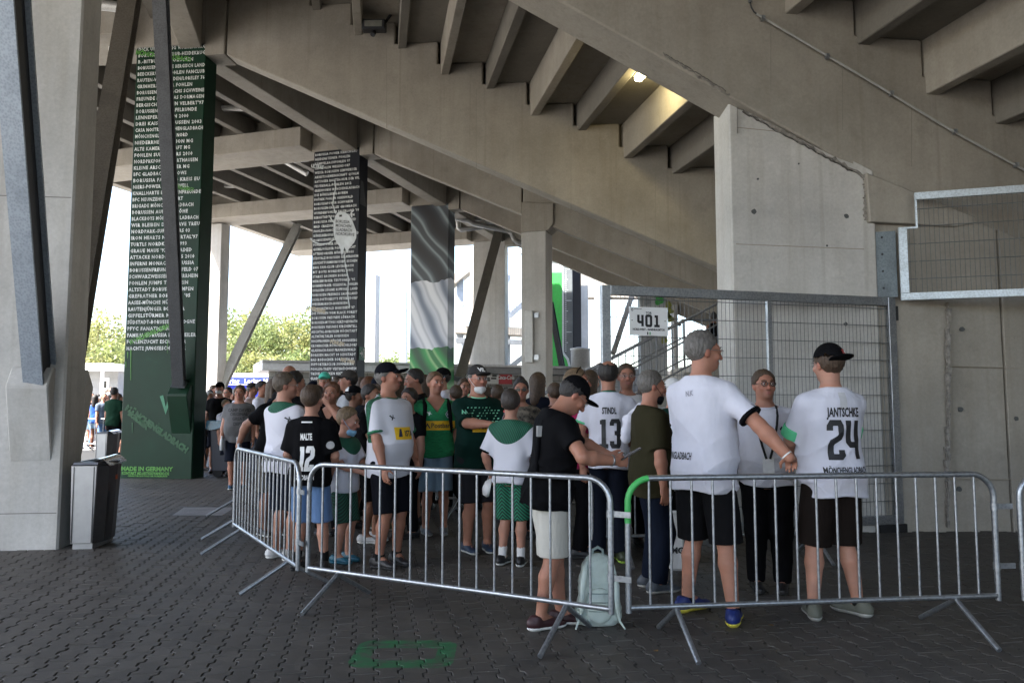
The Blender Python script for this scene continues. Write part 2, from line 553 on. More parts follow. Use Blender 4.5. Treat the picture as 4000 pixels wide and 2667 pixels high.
BAYS['T'] = (pT, -20.0)
cT = thing('painted_column', 'slate grey column painted with a green thermometer scale', 'column', pt('T', -0.8, 0))
col_prism('T', -CW, 0, 0, 1.5, -0.2, 12.2).build('shaft', [THERMO], cT, bevel=0.015)
col_prism('T', 0.0, 0.02, 0.02, 1.48, 0.0, 10.4).build('side_paint', plain('black mural paint', (.008, .008, .010), .8, spec=.03), cT)
# pier under raker B, with its bearing block and cable box
pr = thing('concrete_pier', 'slim bare concrete pier carrying a sloping beam, flat grey box fixed to it', 'pier', pt('B', 5.2, 0))
col_prism('B', 4.88, 5.56, -0.10, 0.56, -0.2, 6.02).build('shaft', CONC_LIGHT, pr, bevel=0.02)
MB().prism([pt('B', s, z, -0.06) for s, z in ((4.875, 6.03), (5.60, 6.03), (5.75, 6.2), (5.75, 6.75), (4.875, 6.85))], pt('B', 0, 0, 0.6) - pt('B', 0, 0, 0)).build('bearing_block', CONC, pr, bevel=0.015)
col_prism('B', 5.0, 5.22, -0.2, -0.102, 2.55, 3.9).build('box', plain('light grey enamel', (0.55, 0.55, 0.53), 0.5), pr, bevel=0.01)
for z in (2.62, 3.72):
    col_prism('B', 5.221, 5.36, -0.14, -0.11, z, z + 0.13).build('clamp', GALV, pr)
# outer columns
for (x, y, wdt, lab) in ((-11.85, 31.1, 0.62, 'plain outer concrete column nearest the blue stall'), (-7.75, 43.6, 0.62, 'distant outer concrete column between the black column and the flag column'), (-1.35, 38.0, 0.78, 'sunlit white concrete column behind the steel brace near the flag column'), (-15.6, 25.4, 0.62, 'outer concrete column behind the bare column and the green column')):
    t_ = thing('concrete_column', lab, 'column', (x, y, 0))
    d = dirv(-17.5); n_ = V((-d.y, d.x, 0)); c = V((x, y, 0))
    MB().prism([c - d * wdt - UP * .2, c - UP * .2, c + n_ * .55 - UP * .2, c - d * wdt + n_ * .55 - UP * .2], UP * (ZP + 0.15)).build('shaft', CONC_LIGHT, t_, bevel=0.015)

# ---- steel braces
def brace(p, q, wdt, hgt, label, mat, web=DARKSTEEL, side=None):
    """I-section brace from foot p to head q: flat outer flange plus web coloured dark for the shade in its recess"""
    t_ = thing('steel_brace', label, 'brace', p, group=None)
    p, q = V(p), V(q)
    d = (q - p).normalized()
    s = V(side) if side else V((0, 1, 0))
    s = (s - d * s.dot(d)).normalized()       # depth direction
    x = d.cross(s).normalized()
    def slab(o, a, b, th_s, m, nm):
        mb = MB()
        A = [p + s * (o - th_s / 2) - x * a, p + s * (o - th_s / 2) + x * a, p + s * (o + th_s / 2) + x * a, p + s * (o + th_s / 2) - x * a]
        mb.prism(A, q - p)
        return mb.build(nm, m, t_)
    slab(-hgt / 2, wdt / 2, 0, 0.02, mat, 'flange')
    slab(hgt / 2, wdt / 2, 0, 0.02, mat, 'flange')
    slab(0, 0.05, 0, hgt - 0.022, web, 'web')  # dark web colour stands in for shade between the flanges
    mb = MB()
    mb.prism([p - x * wdt * .62 - s * hgt * .62, p + x * wdt * .62 - s * hgt * .62, p + x * wdt * .62 + s * hgt * .62, p - x * wdt * .62 + s * hgt * .62], -d * 0.03)
    mb.build('foot_plate', GALV, t_)
    return t_
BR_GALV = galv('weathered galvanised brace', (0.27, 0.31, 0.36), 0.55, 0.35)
BR_BROWN = galv('brown brace steel', (0.16, 0.14, 0.115), 0.6, 0.2)  # brown tone of the steel itself
p1 = at_Y(160, 1508, 7.95)
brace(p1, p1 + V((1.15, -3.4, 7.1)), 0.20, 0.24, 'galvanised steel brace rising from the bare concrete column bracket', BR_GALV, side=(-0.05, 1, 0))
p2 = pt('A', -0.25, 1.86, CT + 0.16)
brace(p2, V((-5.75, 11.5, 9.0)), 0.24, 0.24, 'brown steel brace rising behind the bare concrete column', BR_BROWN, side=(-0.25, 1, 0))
p3 = pt('G', -0.25, 1.88, -0.13)
brace(p3, V((-5.62, 11.7, 8.9)), 0.21, 0.24, 'dark grey steel brace standing on the green column bracket', galv('slate brace steel', (0.11, 0.115, 0.125), 0.6, 0.3), side=(-0.2, 1, 0))
pq = at_Y(860, 1520, 31.5); qq = at_Y(1165, 880, 34.0)
brace(pq, qq, 0.34, 0.36, 'pale steel brace leaning over the blue stall', galv('pale brace steel', (0.36, 0.36, 0.34), 0.6, 0.1), side=(-0.05, 1, 0))
pq = at_Y(1795, 1480, 28.9); qq = at_Y(1960, 860, 31.0)
brace(pq, qq, 0.36, 0.42, 'brown steel brace beside the flag column', galv('brace steel tan', (0.22, 0.20, 0.17), 0.6, 0.1), side=(-0.05, 1, 0))
pq = at_Y(2215, 1540, 35.2); qq = at_Y(2150, 1180, 35.0)
brace(pq, qq, 0.22, 0.3, 'black steel brace in front of the thermometer column', DARKSTEEL, side=(0.3, 0.9, 0))

# ---- pier and wall on the right
wall = thing('concrete_wall', 'bare concrete wall and pier on the right, marked with formwork tie holes', 'wall', (4.5, 9.2, 0))
pa = V((2.60, 9.02, 0))
WD = dirv(1.0); WN = V((-WD.y, WD.x, 0))
def wp(s, z, t=0): return pa + WD * s + WN * t + UP * z
tops = [(0.0, 0), (1.72, 0)]
z_at = lambda x: at_plane(*x, (2.6, 9.0), R(1))
a0, a1, a2 = z_at((2868, 405)), z_at((3378, 680)), z_at((3378, 860))
MB().prism([wp(0, -0.2), wp(1.72, -0.2), wp(1.72, a1.z + .05), wp(0, a0.z + 0.1)], WN * 0.66).build('pier', CONC_LIGHT, wall, bevel=0.015)
MB().prism([wp(1.725, -0.2, 0.05), wp(3.2, -0.2, 0.05), wp(3.2, 3.55, 0.05), wp(1.725, 4.1, 0.05)], WN * 0.5).build('wall_panel', CONC_WALL, wall, bevel=0.008)
MB().prism([wp(3.215, -0.2, 0.03), wp(9.5, -0.2, 0.03), wp(9.5, .55, 0.03), wp(3.215, 3.55, 0.03)], WN * 0.5).build('wall_panel', CONC_WALL, wall, bevel=0.008)
MB().prism([wp(3.19, -0.2, 0.2), wp(3.225, -0.2, 0.2), wp(3.225, 3.5, 0.2), wp(3.19, 3.5, 0.2)], WN * 0.2).build('wall_joint', BLACK, wall)
# haunch where the beam sits
hz = [at_plane(x, y, (2.6, 8.83), R(5)) for x, y in ((3385, 690), (3400, 865), (3738, 884))]
MB().prism([hz[0] + UP * .05, hz[1], hz[2], hz[2] + V((.25, .03, .05)), hz[2] + V((.25, .03, .12))], V((-.03, 0.3, 0))).build('haunch', CONC, wall, bevel=0.01)
for (px, py, r_) in ((2945, 827, .035), (3306, 844, .03), (3303, 1266, .025), (3759, 1286, .03), (3753, 1598, .03), (3747, 1910, .03), (3970, 1634, .028), (2655, 1268, .02), (2960, 700, .014), (3120, 640, .012), (3230, 960, .012)):
    c = at_plane(px, py, (2.6, 9.02 if px < 3380 else 9.06), R(1))
    if px > 3560: c = at_plane(px, py, (2.6, 9.05), R(1))
    mb = MB()
    n_ = 9
    ring = [c - WN * 0.005 + (WD * math.cos(6.283 * i / n_) + UP * math.sin(6.283 * i / n_)) * r_ * random.uniform(.8, 1.15) for i in range(n_)]
    mb.prism(ring, WN * 0.02)
    mb.build('tie_hole', plain('tie hole plug', (0.07, 0.075, 0.075), 0.9), wall)
mj = plain('thin joint line', (0.27, 0.24, 0.2), 0.9)
for (a, b) in (((2875, 955), (3375, 975)), ((3712, 1430), (4000, 1440)), ((3712, 1870), (4000, 1875)), ((2880, 500), (3080, 520))):
    q0, q1 = at_plane(*a, (2.6, 9.02), R(1)), at_plane(*b, (2.6, 9.02 if a[0] < 3400 else 9.05), R(1))
    MB().prism([q0 - WN * .003, q1 - WN * .003, q1 - WN * .003 + UP * .009, q0 - WN * .003 + UP * .009], WN * 0.02).build('formwork_joint', mj, wall)
# side wall closing the low end of the stand
sw = thing('concrete_wall', 'plain concrete wall under the low end of the stand, right of the barriers', 'wall', (9.4, 2, 0))
MB().prism([V((9.6, -8, -.2)), V((9.6, 9.0, -.2)), V((10.0, 9.0, -.2)), V((10.0, -8, -.2))], UP * 5.2).build('wall_panel', CONC_WALL, sw)
# conduit along the raker
cp = thing('conduit_pipe', 'thin grey conduit clipped along the sloping beam at upper right', 'pipe', at_plane(2958, 55, (-4.6, 7.9), R(7)))
pts = [at_plane(x, y, (-4.6, 7.92), R(7)) for x, y in ((2955, 55), (3400, 318), (3700, 500), (4030, 680))]
MB().tube(pts, 0.014, 8).build('tube', plain('conduit grey', (.42, .42, .40), .5), cp)
pts = [at_plane(x, y, (-4.6, 7.92), R(7)) for x, y in ((2931, -20), (2931, 10), (2934, 28), (2945, 47), (2958, 57))]
MB().tube(pts, 0.009, 6).build('cable', DARKSTEEL, cp)
MB().tube([pts[0], pts[1]], 0.024, 8).build('sleeve', GALV, cp)
for x, y in ((2980, 72), (3232, 221), (3482, 366), (3730, 515), (3970, 645)):
    c = at_plane(x, y, (-4.6, 7.92), R(7))
    MB().box(c, (0.04, 0.06, 0.05)).build('clip', GALV, cp)

def ragged(p, ang, a, b, n_, amp, wd, mat, parent, name, off):
    q0, q1 = at_plane(*a, p, ang), at_plane(*b, p, ang)
    d = dirv(math.degrees(ang)); nn = V((-d.y, d.x, 0))
    rg = random.Random(n_ * 7 + int(a[0]))
    up_, lo_ = [], []
    for i in range(n_ + 1):
        c = q0.lerp(q1, i / n_) - nn * off
        o = rg.uniform(-amp, amp)
        w_ = wd * rg.uniform(.25, 1.5)
        up_.append(c + UP * (o + w_ / 2)); lo_.append(c + UP * (o - w_ / 2))
    mb = MB()
    for i in range(n_):
        mb.prism([lo_[i], lo_[i + 1], up_[i + 1], up_[i]], nn * (off + .01))
    return mb.build(name, mat, parent)
MORT = plain('ragged mortar', (.22, .205, .185), .95, 0, .5, 18); CRACK = plain('dark crack', (.10, .093, .083), .95)
pw_, aw_ = (2.6, 9.0), R(1)
ragged(pw_, aw_, (2885, 418), (3372, 688), 40, .018, .045, MORT, wall, 'mortar_joint', .012)
ragged(pw_, aw_, (2900, 436), (3330, 672), 46, .012, .006, CRACK, wall, 'crack', .016)
ragged(pw_, aw_, (2880, 412), (2880, 520), 12, .0, .02, CRACK, wall, 'crack', .010)
ragged((-4.60, 7.98), R(7), (2590, 212), (2850, 372), 26, .016, .022, MORT, wall, 'mortar_joint', .008)
ragged((-4.60, 7.98), R(7), (2600, 214), (2835, 356), 30, .010, .005, CRACK, wall, 'crack', .012)
for (x, y0, y1) in ((3382, 700, 860), (3706, 1180, 2060)):
    q0, q1 = at_plane(x, y0, pw_, aw_), at_plane(x, y1, pw_, aw_)
    rg = random.Random(x)
    mb = MB()
    k_ = 34
    for i in range(k_):
        a_, b_ = q0.lerp(q1, i / k_), q0.lerp(q1, (i + 1) / k_)
        o0 = rg.uniform(-.012, .012); w_ = rg.uniform(.004, .03)
        mb.prism([a_ + WD * (o0 - w_) - WN * .006, a_ + WD * (o0 + w_) - WN * .006, b_ + WD * (o0 + w_ * .6) - WN * .006, b_ + WD * (o0 - w_ * .6) - WN * .006], WN * .05)
    mb.build('mortar_joint', MORT, wall)
# vertical shutter lines on the big sloping beams
LINE = plain('shutter line', (.25, .23, .2), .95)
for (k_, xs_) in (('G', (1510, 1860, 2230, 2560)), ('A', (3010, 3290, 3560))):
    for x in xs_:
        for (ya, yb) in ((250, 560) if k_ == 'G' else (180, 420),):
            dy = (x - 1510) * .46 if k_ == 'G' else (x - 3010) * .53
            q0, q1 = at_plane(x, ya - 60 + dy, BAYS[k_][0], R(BAYS[k_][1])), at_plane(x, yb - 60 + dy, BAYS[k_][0], R(BAYS[k_][1]))
            d = dirv(BAYS[k_][1]); nn = V((-d.y, d.x, 0))
            MB().prism([q1 - nn * .002, q1 - nn * .002 + d * .006, q0 - nn * .002 + d * .006, q0 - nn * .002], nn * .01).build('shutter_line', LINE, stand)
# ================================================================== ground and paving
PHI = R(-10.5)
PV = V((math.sin(PHI), math.cos(PHI), 0)); PU = V((math.cos(PHI), -math.sin(PHI), 0))
PW, PL, PJ, GAP = 0.131, 0.155, 0.0125, 0.0040
def paver_mat():
    m, n, b = new_mat('grey concrete paver')
    g = n.nodes.new("ShaderNodeNewGeometry")
    pos = g.outputs['Position']
    t = tex_noise(n, pos, 0.55, 6, 0.65)
    c = ramp(n, t, [(0.3, (0.050, 0.046, 0.041)), (0.7, (0.086, 0.079, 0.071))])
    oi = n.nodes.new("ShaderNodeObjectInfo")
    # stone-to-stone difference: a cell noise keyed on world position
    mp = n.nodes.new("ShaderNodeMapping"); mp.vector_type = 'POINT'
    mp.inputs['Rotation'].default_value = (0, 0, -PHI * -1); mp.inputs['Scale'].default_value = (1, 1, 0)
    lk(n, pos, mp.inputs[0])
    vo = n.nodes.new("ShaderNodeTexVoronoi"); vo.inputs['Scale'].default_value = 6.8
    lk(n, mp.outputs[0], vo.inputs['Vector'])
    cell = n.nodes.new("ShaderNodeSeparateColor"); lk(n, vo.outputs['Color'], cell.inputs[0])
    c = mixc(n, 0.30, c, ramp(n, cell.outputs[0], [(0.0, 0.25), (1.0, 0.78)]), 'OVERLAY')
    stain = tex_noise(n, pos, 1.7, 6, 0.72)
    c = mixc(n, ramp(n, stain, [(0.55, 0.0), (0.68, 0.55)]), c, (0.030, 0.028, 0.027))
    fine = tex_noise(n, pos, 160, 3, 0.8)
    c = mixc(n, 0.5, c, ramp(n, fine, [(0.25, 0.25), (0.75, 0.8)]), 'OVERLAY')
    sp = ramp(n, tex_noise(n, pos, 14, 2), [(0.715, 0.0), (0.735, 0.75)])
    c = mixc(n, sp, c, (0.16, 0.155, 0.14))
    b.inputs['Specular IOR Level'].default_value = .42
    # faded green paint: a rounded frame sprayed on the stones
    ga, gb, gc = at_ground(1376, 2560), at_ground(1778, 2550), at_ground(1590, 2500)
    gd = at_ground(1560, 2607)
    ctr = (ga + gb) / 2; ctr.y = (gc.y + gd.y) / 2
    hx, hy = (gb - ga).length / 2, (gc.y - gd.y) / 2
    sub = n.nodes.new("ShaderNodeVectorMath"); sub.operation = 'SUBTRACT'
    lk(n, pos, sub.inputs[0]); sub.inputs[1].default_value = (ctr.x, ctr.y, 0)
    ab = n.nodes.new("ShaderNodeVectorMath"); ab.operation = 'ABSOLUTE'
    lk(n, sub.outputs[0], ab.inputs[0])
    def rbox(bx, by, r_):
        s = n.nodes.new("ShaderNodeVectorMath"); s.operation = 'SUBTRACT'
        lk(n, ab.outputs[0], s.inputs[0]); s.inputs[1].default_value = (bx - r_, by - r_, 5)
        mx = n.nodes.new("ShaderNodeVectorMath"); mx.operation = 'MAXIMUM'
        lk(n, s.outputs[0], mx.inputs[0]); mx.inputs[1].default_value = (0, 0, 0)
        ln = n.nodes.new("ShaderNodeVectorMath"); ln.operation = 'LENGTH'
        lk(n, mx.outputs[0], ln.inputs[0])
        q = n.nodes.new("ShaderNodeMath"); q.operation = 'SUBTRACT'
        lk(n, ln.outputs[1], q.inputs[0]); q.inputs[1].default_value = r_
        return q.outputs[0]
    def math2(op, a, b_):
        q = n.nodes.new("ShaderNodeMath"); q.operation = op
        for i, s in ((0, a), (1, b_)):
            if isinstance(s, (int, float)): q.inputs[i].default_value = s
            else: lk(n, s, q.inputs[i])
        return q.outputs[0]
    outer = math2('LESS_THAN', rbox(hx, hy, 0.11), 0)
    inner = math2('GREATER_THAN', rbox(hx * 0.63, hy * 0.42, 0.03), 0)
    mask = math2('MULTIPLY', outer, inner)
    wear = ramp(n, tex_noise(n, pos, 9, 5, 0.7), [(0.36, 0.1), (0.55, 0.85)])
    c = mixc(n, math2('MULTIPLY', mask, wear), c, (0.012, 0.14, 0.048))
    lk(n, c, b.inputs['Base Color'])
    lk(n, ramp(n, t, [(0.35, 0.54), (0.65, 0.70)]), b.inputs['Roughness'])
    bump(n, b, fine, 0.2, 0.002)
    return m
PAVER = paver_mat()
BED = plain('joint sand', (0.018, 0.018, 0.018), 0.95)
def ground_mat():
    m, n, b = new_mat('plaza paving')
    co = coords(n, (1, 1, 1))
    br = n.nodes.new("ShaderNodeTexBrick")
    br.inputs['Scale'].default_value = 1.0
    br.inputs['Brick Width'].default_value = 0.2; br.inputs['Row Height'].default_value = 0.14
    br.inputs['Mortar Size'].default_value = 0.006
    br.inputs['Color1'].default_value = (0.29, 0.28, 0.26, 1); br.inputs['Color2'].default_value = (0.32, 0.31, 0.285, 1)
    br.inputs['Mortar'].default_value = (0.2, 0.19, 0.18, 1)
    lk(n, co, br.inputs['Vector'])
    t = tex_noise(n, co, 0.4, 5)
    lk(n, mixc(n, 0.5, br.outputs[0], ramp(n, t, [(0.3, 0.35), (0.7, 0.65)]), 'OVERLAY'), b.inputs['Base Color'])
    b.inputs['Roughness'].default_value = 0.8
    return m
gr = MB().quad((-700, -200, -0.02), (700, -200, -0.02), (700, 1100, -0.02), (-700, 1100, -0.02)).build('ground', ground_mat())
tag(gr, 'pale paved plaza ground reaching out past the columns', kind='structure')
pave = thing('pavement', 'dark grey interlocking concrete paving under the stand', None, (0, 5, 0), kind='structure')
inner_floor = [V((-40, -14, -.012)), V((14, -14, -.012)), V((14, 60, -.012)), V((-1, 60, -.012)), V((-9, 32, -.012)), V((-16.5, 22, -.012)), V((-18, 13, -.012)), V((-17, 2, -.012)), V((-17, -14, -.012))][1:]
MB().add(inner_floor, [tuple(range(len(inner_floor)))]).build('paving_bed', BED, pave)
def zig(v):
    """interlocking edge: trapezoid wave of period PL"""
    x = (v / PL) % 1.0
    e = 0.055
    if x < 0.25 - e: return 1.0
    if x < 0.25 + e: return 1.0 - (x - 0.25 + e) / e
    if x < 0.75 - e: return -1.0
    if x < 0.75 + e: return -1.0 + (x - 0.75 + e) / e
    return 1.0
def paver_outline(ins):
    """counter-clockwise outline of one stone centred on the origin, inset by ins"""
    e = 0.055 * PL
    ie = ins * .45            # end joints are tighter than the toothed ones
    vs = [(-PL / 2 + ie), -0.25 * PL - e, -0.25 * PL + e, 0.25 * PL - e, 0.25 * PL + e, PL / 2 - ie]
    sg = [1, 1, -1, -1, 1, 1]
    right = [(PW / 2 + s * PJ - ins, v) for v, s in zip(vs, sg)]
    left = [(-PW / 2 - s * PJ + ins, v) for v, s in zip(vs, sg)]
    return right + left[::-1]
o_top, o_low = paver_outline(GAP + 0.0032), paver_outline(GAP)
nO = len(o_top)
pv_v = np.array([(x, y, 0.0) for x, y in o_top] + [(x, y, -0.0025) for x, y in o_low] + [(x, y, -0.03) for x, y in o_low])
pv_f = [tuple(range(nO))]
for i in range(nO):
    j = (i + 1) % nO
    pv_f.append((i + nO, j + nO, j, i)); pv_f.append((i + 2 * nO, j + 2 * nO, j + nO, i + nO))
rng = np.random.default_rng(3)
spots = []
for iu in range(-210, 210):
    for iv in range(-20, 175):
        c = PU * (iu * PW) + PV * (iv * PL + (PL / 2 if iu % 2 else 0))
        if c.y < 2.35 or c.y > 18.2 or abs(c.x) > 0.70 * c.y + 0.55 or c.x < -0.68 * c.y - .3: continue
        if c.x > 3.4 and c.y > 9.1: continue
        a, b_ = BAYS['G']
        spots.append((c.length, c))
spots.sort(key=lambda q: q[0])
vis = [q for q in spots if abs(q[1].x) < 0.675 * q[1].y and q[1].y > 3.55]
first = set(id(q[1]) for q in vis[:290])
pm = bpy.data.meshes.new('paver')
pm.from_pydata([tuple(p) for p in pv_v], [], pv_f); pm.materials.append(PAVER)
ang = math.atan2(PU.y, PU.x)
allv, allf = [], []
ca, sa = math.cos(ang), math.sin(ang)
rot = np.array([[ca, -sa, 0], [sa, ca, 0], [0, 0, 1]])
base = pv_v @ rot.T
for d, c in spots:
    dz = float(rng.normal(0, 0.0012)); tx, ty = rng.normal(0, 0.006, 2)
    if id(c) in first:
        o = bpy.data.objects.new('paver', pm); COL.objects.link(o)
        o.location = (c.x, c.y, dz)
        o.rotation_euler = (float(tx), float(ty), ang + float(rng.normal(0, .004)))
        adopt(o, pave)
        continue
    q = base.copy()
    q[:, 2] += dz + q[:, 0] * tx + q[:, 1] * ty
    q += np.array([c.x, c.y, 0])
    n0 = len(allv) * len(pv_v)
    allv.append(q)
    allf.extend([tuple(k + n0 for k in f) for f in pv_f])
me = bpy.data.meshes.new('paver')
me.from_pydata(np.vstack(allv).tolist(), [], allf); me.materials.append(PAVER)
o = bpy.data.objects.new('paver', me); COL.objects.link(o); adopt(o, pave); o['kind'] = 'stuff'
far_floor = [V((-11.3, 18.25, -.006)), V((-6.5, 18.25, -.006)), V((0, 18.25, -.006)), V((12, 18.25, -.006)), V((14, 60, -.006)), V((-1, 60, -.006)), V((-9, 32, -.006))]
MB().add(far_floor, [tuple(range(len(far_floor)))]).build('far_paving', PAVER, pave)
side_floor = [V((-17, -14, -.006)), V((14, -14, -.006)), V((14, 2.35, -.006)), V((-17, 2.35, -.006))]
MB().add(side_floor, [tuple(range(4))]).build('far_paving', PAVER, pave)
for poly_ in ([(1.95, 2.35), (14, 2.35), (14, 18.25), (13.2, 18.25)], [(-17, 2.35), (-1.75, 2.35), (-12.5, 18.25), (-17.5, 18.25)]):
    MB().add([V((x, y, -.006)) for x, y in poly_], [tuple(range(4))]).build('far_paving', PAVER, pave)
# cover plate in the paving
mh = thing('cover_plate', 'flat pale metal access cover set in the paving', 'manhole cover', at_ground(795, 1996))
cs = [at_ground(*p) for p in ((672, 2012), (869, 2012), (919, 1981), (718, 1981))]
MB().prism([c + UP * 0.003 for c in cs], V((0, 0, -0.03))).build('plate', galv('cover plate steel', (0.20, 0.20, 0.21), 0.5, 0.3), mh, bevel=0.002)
c0 = sum(cs, V((0, 0, 0))) / 4
ring = [c0 + (c - c0) * 1.16 for c in cs]
for i in range(4):
    j = (i + 1) % 4
    MB().prism([ring[i] + UP * .001, ring[j] + UP * .001, cs[j] + UP * .001 + (c0 - cs[j]) * -.01, cs[i] + UP * .001 + (c0 - cs[i]) * -.01], V((0, 0, -.02))).build('frame', plain('cover frame', (0.05, 0.05, 0.055), 0.7), mh)

# ================================================================== crowd-control barriers
BL, BH = 2.45, 1.01
def make_barrier():
    t = thing('crowd_barrier', 'x', 'barrier', (0, 0, 0), 0, 'steel crowd barriers')
    zb, rc = 0.235, 0.15
    pts = [V((0, 0, 0.205)), V((0, 0, BH - rc))]
    for i in range(1, 7):
        a = math.pi / 2 * i / 6
        pts.append(V((rc - rc * math.cos(a), 0, BH - rc + rc * math.sin(a))))
    pts += [V((BL - p.x, 0, p.z)) for p in pts[::-1]]
    MB().tube(pts, 0.0185, 12).build('frame', GALV, t, True)
    MB().tube([(0.012, 0, zb), (BL - .012, 0, zb)], 0.0165, 10).build('bottom_rail', GALV, t, True)
    nb = 17
    bm = MB().tube([(0, 0, zb + .01), (0, 0, BH - .012)], 0.0082, 8)
    first = None
    for i in range(nb):
        x = BL * (i + 1) / (nb + 1)
        if first is None:
            first = bm.build('bar', GALV, t, True); first.location.x = x
        else:
            b = first.copy(); COL.objects.link(b); b.location.x = x; KIDS[t.name].append(b)
    for x in (0.30, BL - 0.30):
        for s in (-1, 1):
            MB().tube([(x, 0, zb - .012), (x, s * 0.04, zb - .04), (x, s * 0.36, 0.012)], 0.0165, 10).build('leg', GALV, t, True)
    for z in (0.42, 0.80):
        MB().box((BL + 0.055, 0.0, z), (0.15, 0.008, 0.035)).tube([(BL, 0, z - .022), (BL, 0, z + .022)], 0.0235, 10).build('hook', GALV, t, True)
    return t
BARR = make_barrier()
def put_barrier(o, p, q, label):
    d = V(q) - V(p)
    o.location = (p[0], p[1], 0)
    o.rotation_euler = (0, 0, math.atan2(d.y, d.x))
    o['label'] = label
    return o
put_barrier(BARR, (-1.542, 5.96), (0.592, 4.77), 'steel crowd barrier that the man with the phone leans on')
put_barrier(copy_tree(BARR), (-2.87, 8.11), (-1.60, 5.95), 'steel crowd barrier at the left end of the queue, seen end on')
b3 = put_barrier(copy_tree(BARR), (0.707, 4.80), (3.16, 5.11), 'steel crowd barrier under the tall man\'s hand, green tape on its corner')
b4 = put_barrier(copy_tree(BARR), (3.30, 5.10), (5.74, 5.10), 'steel crowd barrier cut by the right picture edge, yellow tape on its corner')
put_barrier(copy_tree(BARR), (-3.75, 10.65), (-2.90, 8.30), 'steel crowd barrier behind the bending man in black')
put_barrier(copy_tree(BARR), (-8.2, 19.6), (-5.8, 19.0), 'far steel crowd barrier behind the blue lined wheelie bin')
put_barrier(copy_tree(BARR), (-13.6, 24.4), (-11.2, 24.2), 'distant steel barrier beside the woman in the blue top')
put_barrier(copy_tree(BARR), (0.75, 7.35), (3.2, 7.55), 'steel crowd barrier behind the queue, left of the gate')
put_barrier(copy_tree(BARR), (-1.0, 10.4), (1.3, 9.6), 'low lit steel barrier deep inside the queue')
def arc_tape(parent, mat, a0, a1, name='tape'):
    rc = 0.15
    pts = []
    for i in range(8):
        a = a0 + (a1 - a0) * i / 7
        if a < 0: pts.append(V((0, 0, BH - rc + a)))
        elif a < 1.57: pts.append(V((rc - rc * math.cos(a), 0, BH - rc + rc * math.sin(a))))
        else: pts.append(V((rc + a - 1.57, 0, BH)))
    return MB().tube(pts, 0.0196, 12).build(name, mat, parent, True)
arc_tape(b3, plain('green tape', (0.06, 0.42, 0.10), 0.5), -0.12, 1.45)
arc_tape(b4, plain('yellow tape', (0.55, 0.50, 0.03), 0.5), 1.0, 1.5)
arc_tape(b4, BLACK, 1.52, 1.64)

# ================================================================== litter bins and container
def litter_bin(loc, rz, label, text=True):
    t = thing('litter_bin', label, 'litter bin', loc, rz, 'silver and black litter bins')
    silver = plain('bin silver', (0.36, 0.36, 0.37), 0.35, 0.7, 0.06)
    dark = plain('bin black', (0.10, 0.10, 0.105), 0.34, 0.7)
    # silver front strip, black bulged side
    MB().prism([(-0.105, -0.005, .06), (0.105, -0.005, .06), (0.125, -0.012, .84), (-0.125, -0.012, .84)], (0, 0.03, 0)).build('front_panel', silver, t, True, bevel=0.004)
    MB().box((-.095, -.012, .45), (.006, .012, .76)).build('groove', dark, t, True)
    MB().box((.098, -.012, .45), (.006, .012, .76)).build('groove', dark, t, True)
    prof = [(0.108, 0.0), (0.17, 0.14), (0.19, 0.30), (0.17, 0.46), (0.108, 0.60), (-0.11, 0.60), (-0.11, 0.03), (0.108, 0.03)]
    lo = [V((x * .95, y * .97, .055)) for x, y in prof]; hi = [V((x * 1.12, y * 1.02, .84)) for x, y in prof]
    mb = MB(); loft(mb, lo, hi); mb.build('body', dark, t, True, bevel=0.006)
    lo = [V((x * 1.14, y * 1.02 - .01, .842)) for x, y in prof]; hi = [V((x * 1.12, y * 1.0, .875)) for x, y in prof]
    mb = MB(); loft(mb, lo, hi); mb.build('rim', dark, t, True, bevel=0.006)
    MB().box((0, .30, .878), (.15, .36, .004)).build('opening', BLACK, t, True)
    # curved bright flap
    mb = MB()
    n = 7
    a = [V((0.05 + .17 * i / n, .06 + .0, .885 + .028 * math.sin(math.pi * i / n) - .05 * (i / n) ** 2)) for i in range(n + 1)]
    b = [p + V((-.01, .50, 0.02)) for p in a]
    for i in range(n):
        mb.quad(a[i], a[i + 1], b[i + 1], b[i])
        mb.quad(a[i] - UP * .006, b[i] - UP * .006, b[i + 1] - UP * .006, a[i + 1] - UP * .006)
    mb.build('flap', plain('polished flap', (0.75, 0.75, 0.77), 0.15, 0.9, .03), t, True)
    MB().prism([(-0.09, 0.02, 0), (0.10, 0.02, 0), (0.12, .5, 0), (-0.09, .5, 0)], (0, 0, .055)).build('plinth', silver, t, True)
    if text:
        text_obj('lettering', 'Abfall', 0.19, plain('bin letters', (0.008, 0.008, 0.009), 0.6), t, frame((0.183, 0.17, 0.13), (0.04, 0.0, 1), (-0.35, 1, 0)) , bold=0.004, local=True)
        MB().box((0.205, 0.30, 0.70), (0.004, .05, .05)).build('sticker', plain('orange sticker', (0.6, 0.12, 0.03), 0.5), t, True)
    return t
litter_bin((-4.36, 7.97, 0), R(7), 'silver and black litter bin standing against the bare concrete column')
litter_bin((-8.75, 16.6, 0), R(5), 'silver and black litter bin half hidden behind the green column', False)
wb = thing('wheeled_bin', 'dark navy wheeled waste container with a blue liner bag, beside the green column', 'waste container', (-5.68, 15.75, 0))
nv = plain('navy plastic', (0.012, 0.015, 0.03), 0.45)
lo = [V((x, y, .12)) for x, y in ((-.38, 0), (.52, 0), (.52, .8), (-.38, .8))]
hi = [V((x * 1.12, y * 1.1 - .05, 1.08)) for x, y in ((-.38, 0), (.52, 0), (.52, .8), (-.38, .8))]
mb = MB(); loft(mb, lo, hi); mb.build('body', nv, wb, True, bevel=0.02)
MB().box((.07, .37, 1.10), (1.08, .95, .06)).build('rim', nv, wb, True, bevel=0.01)
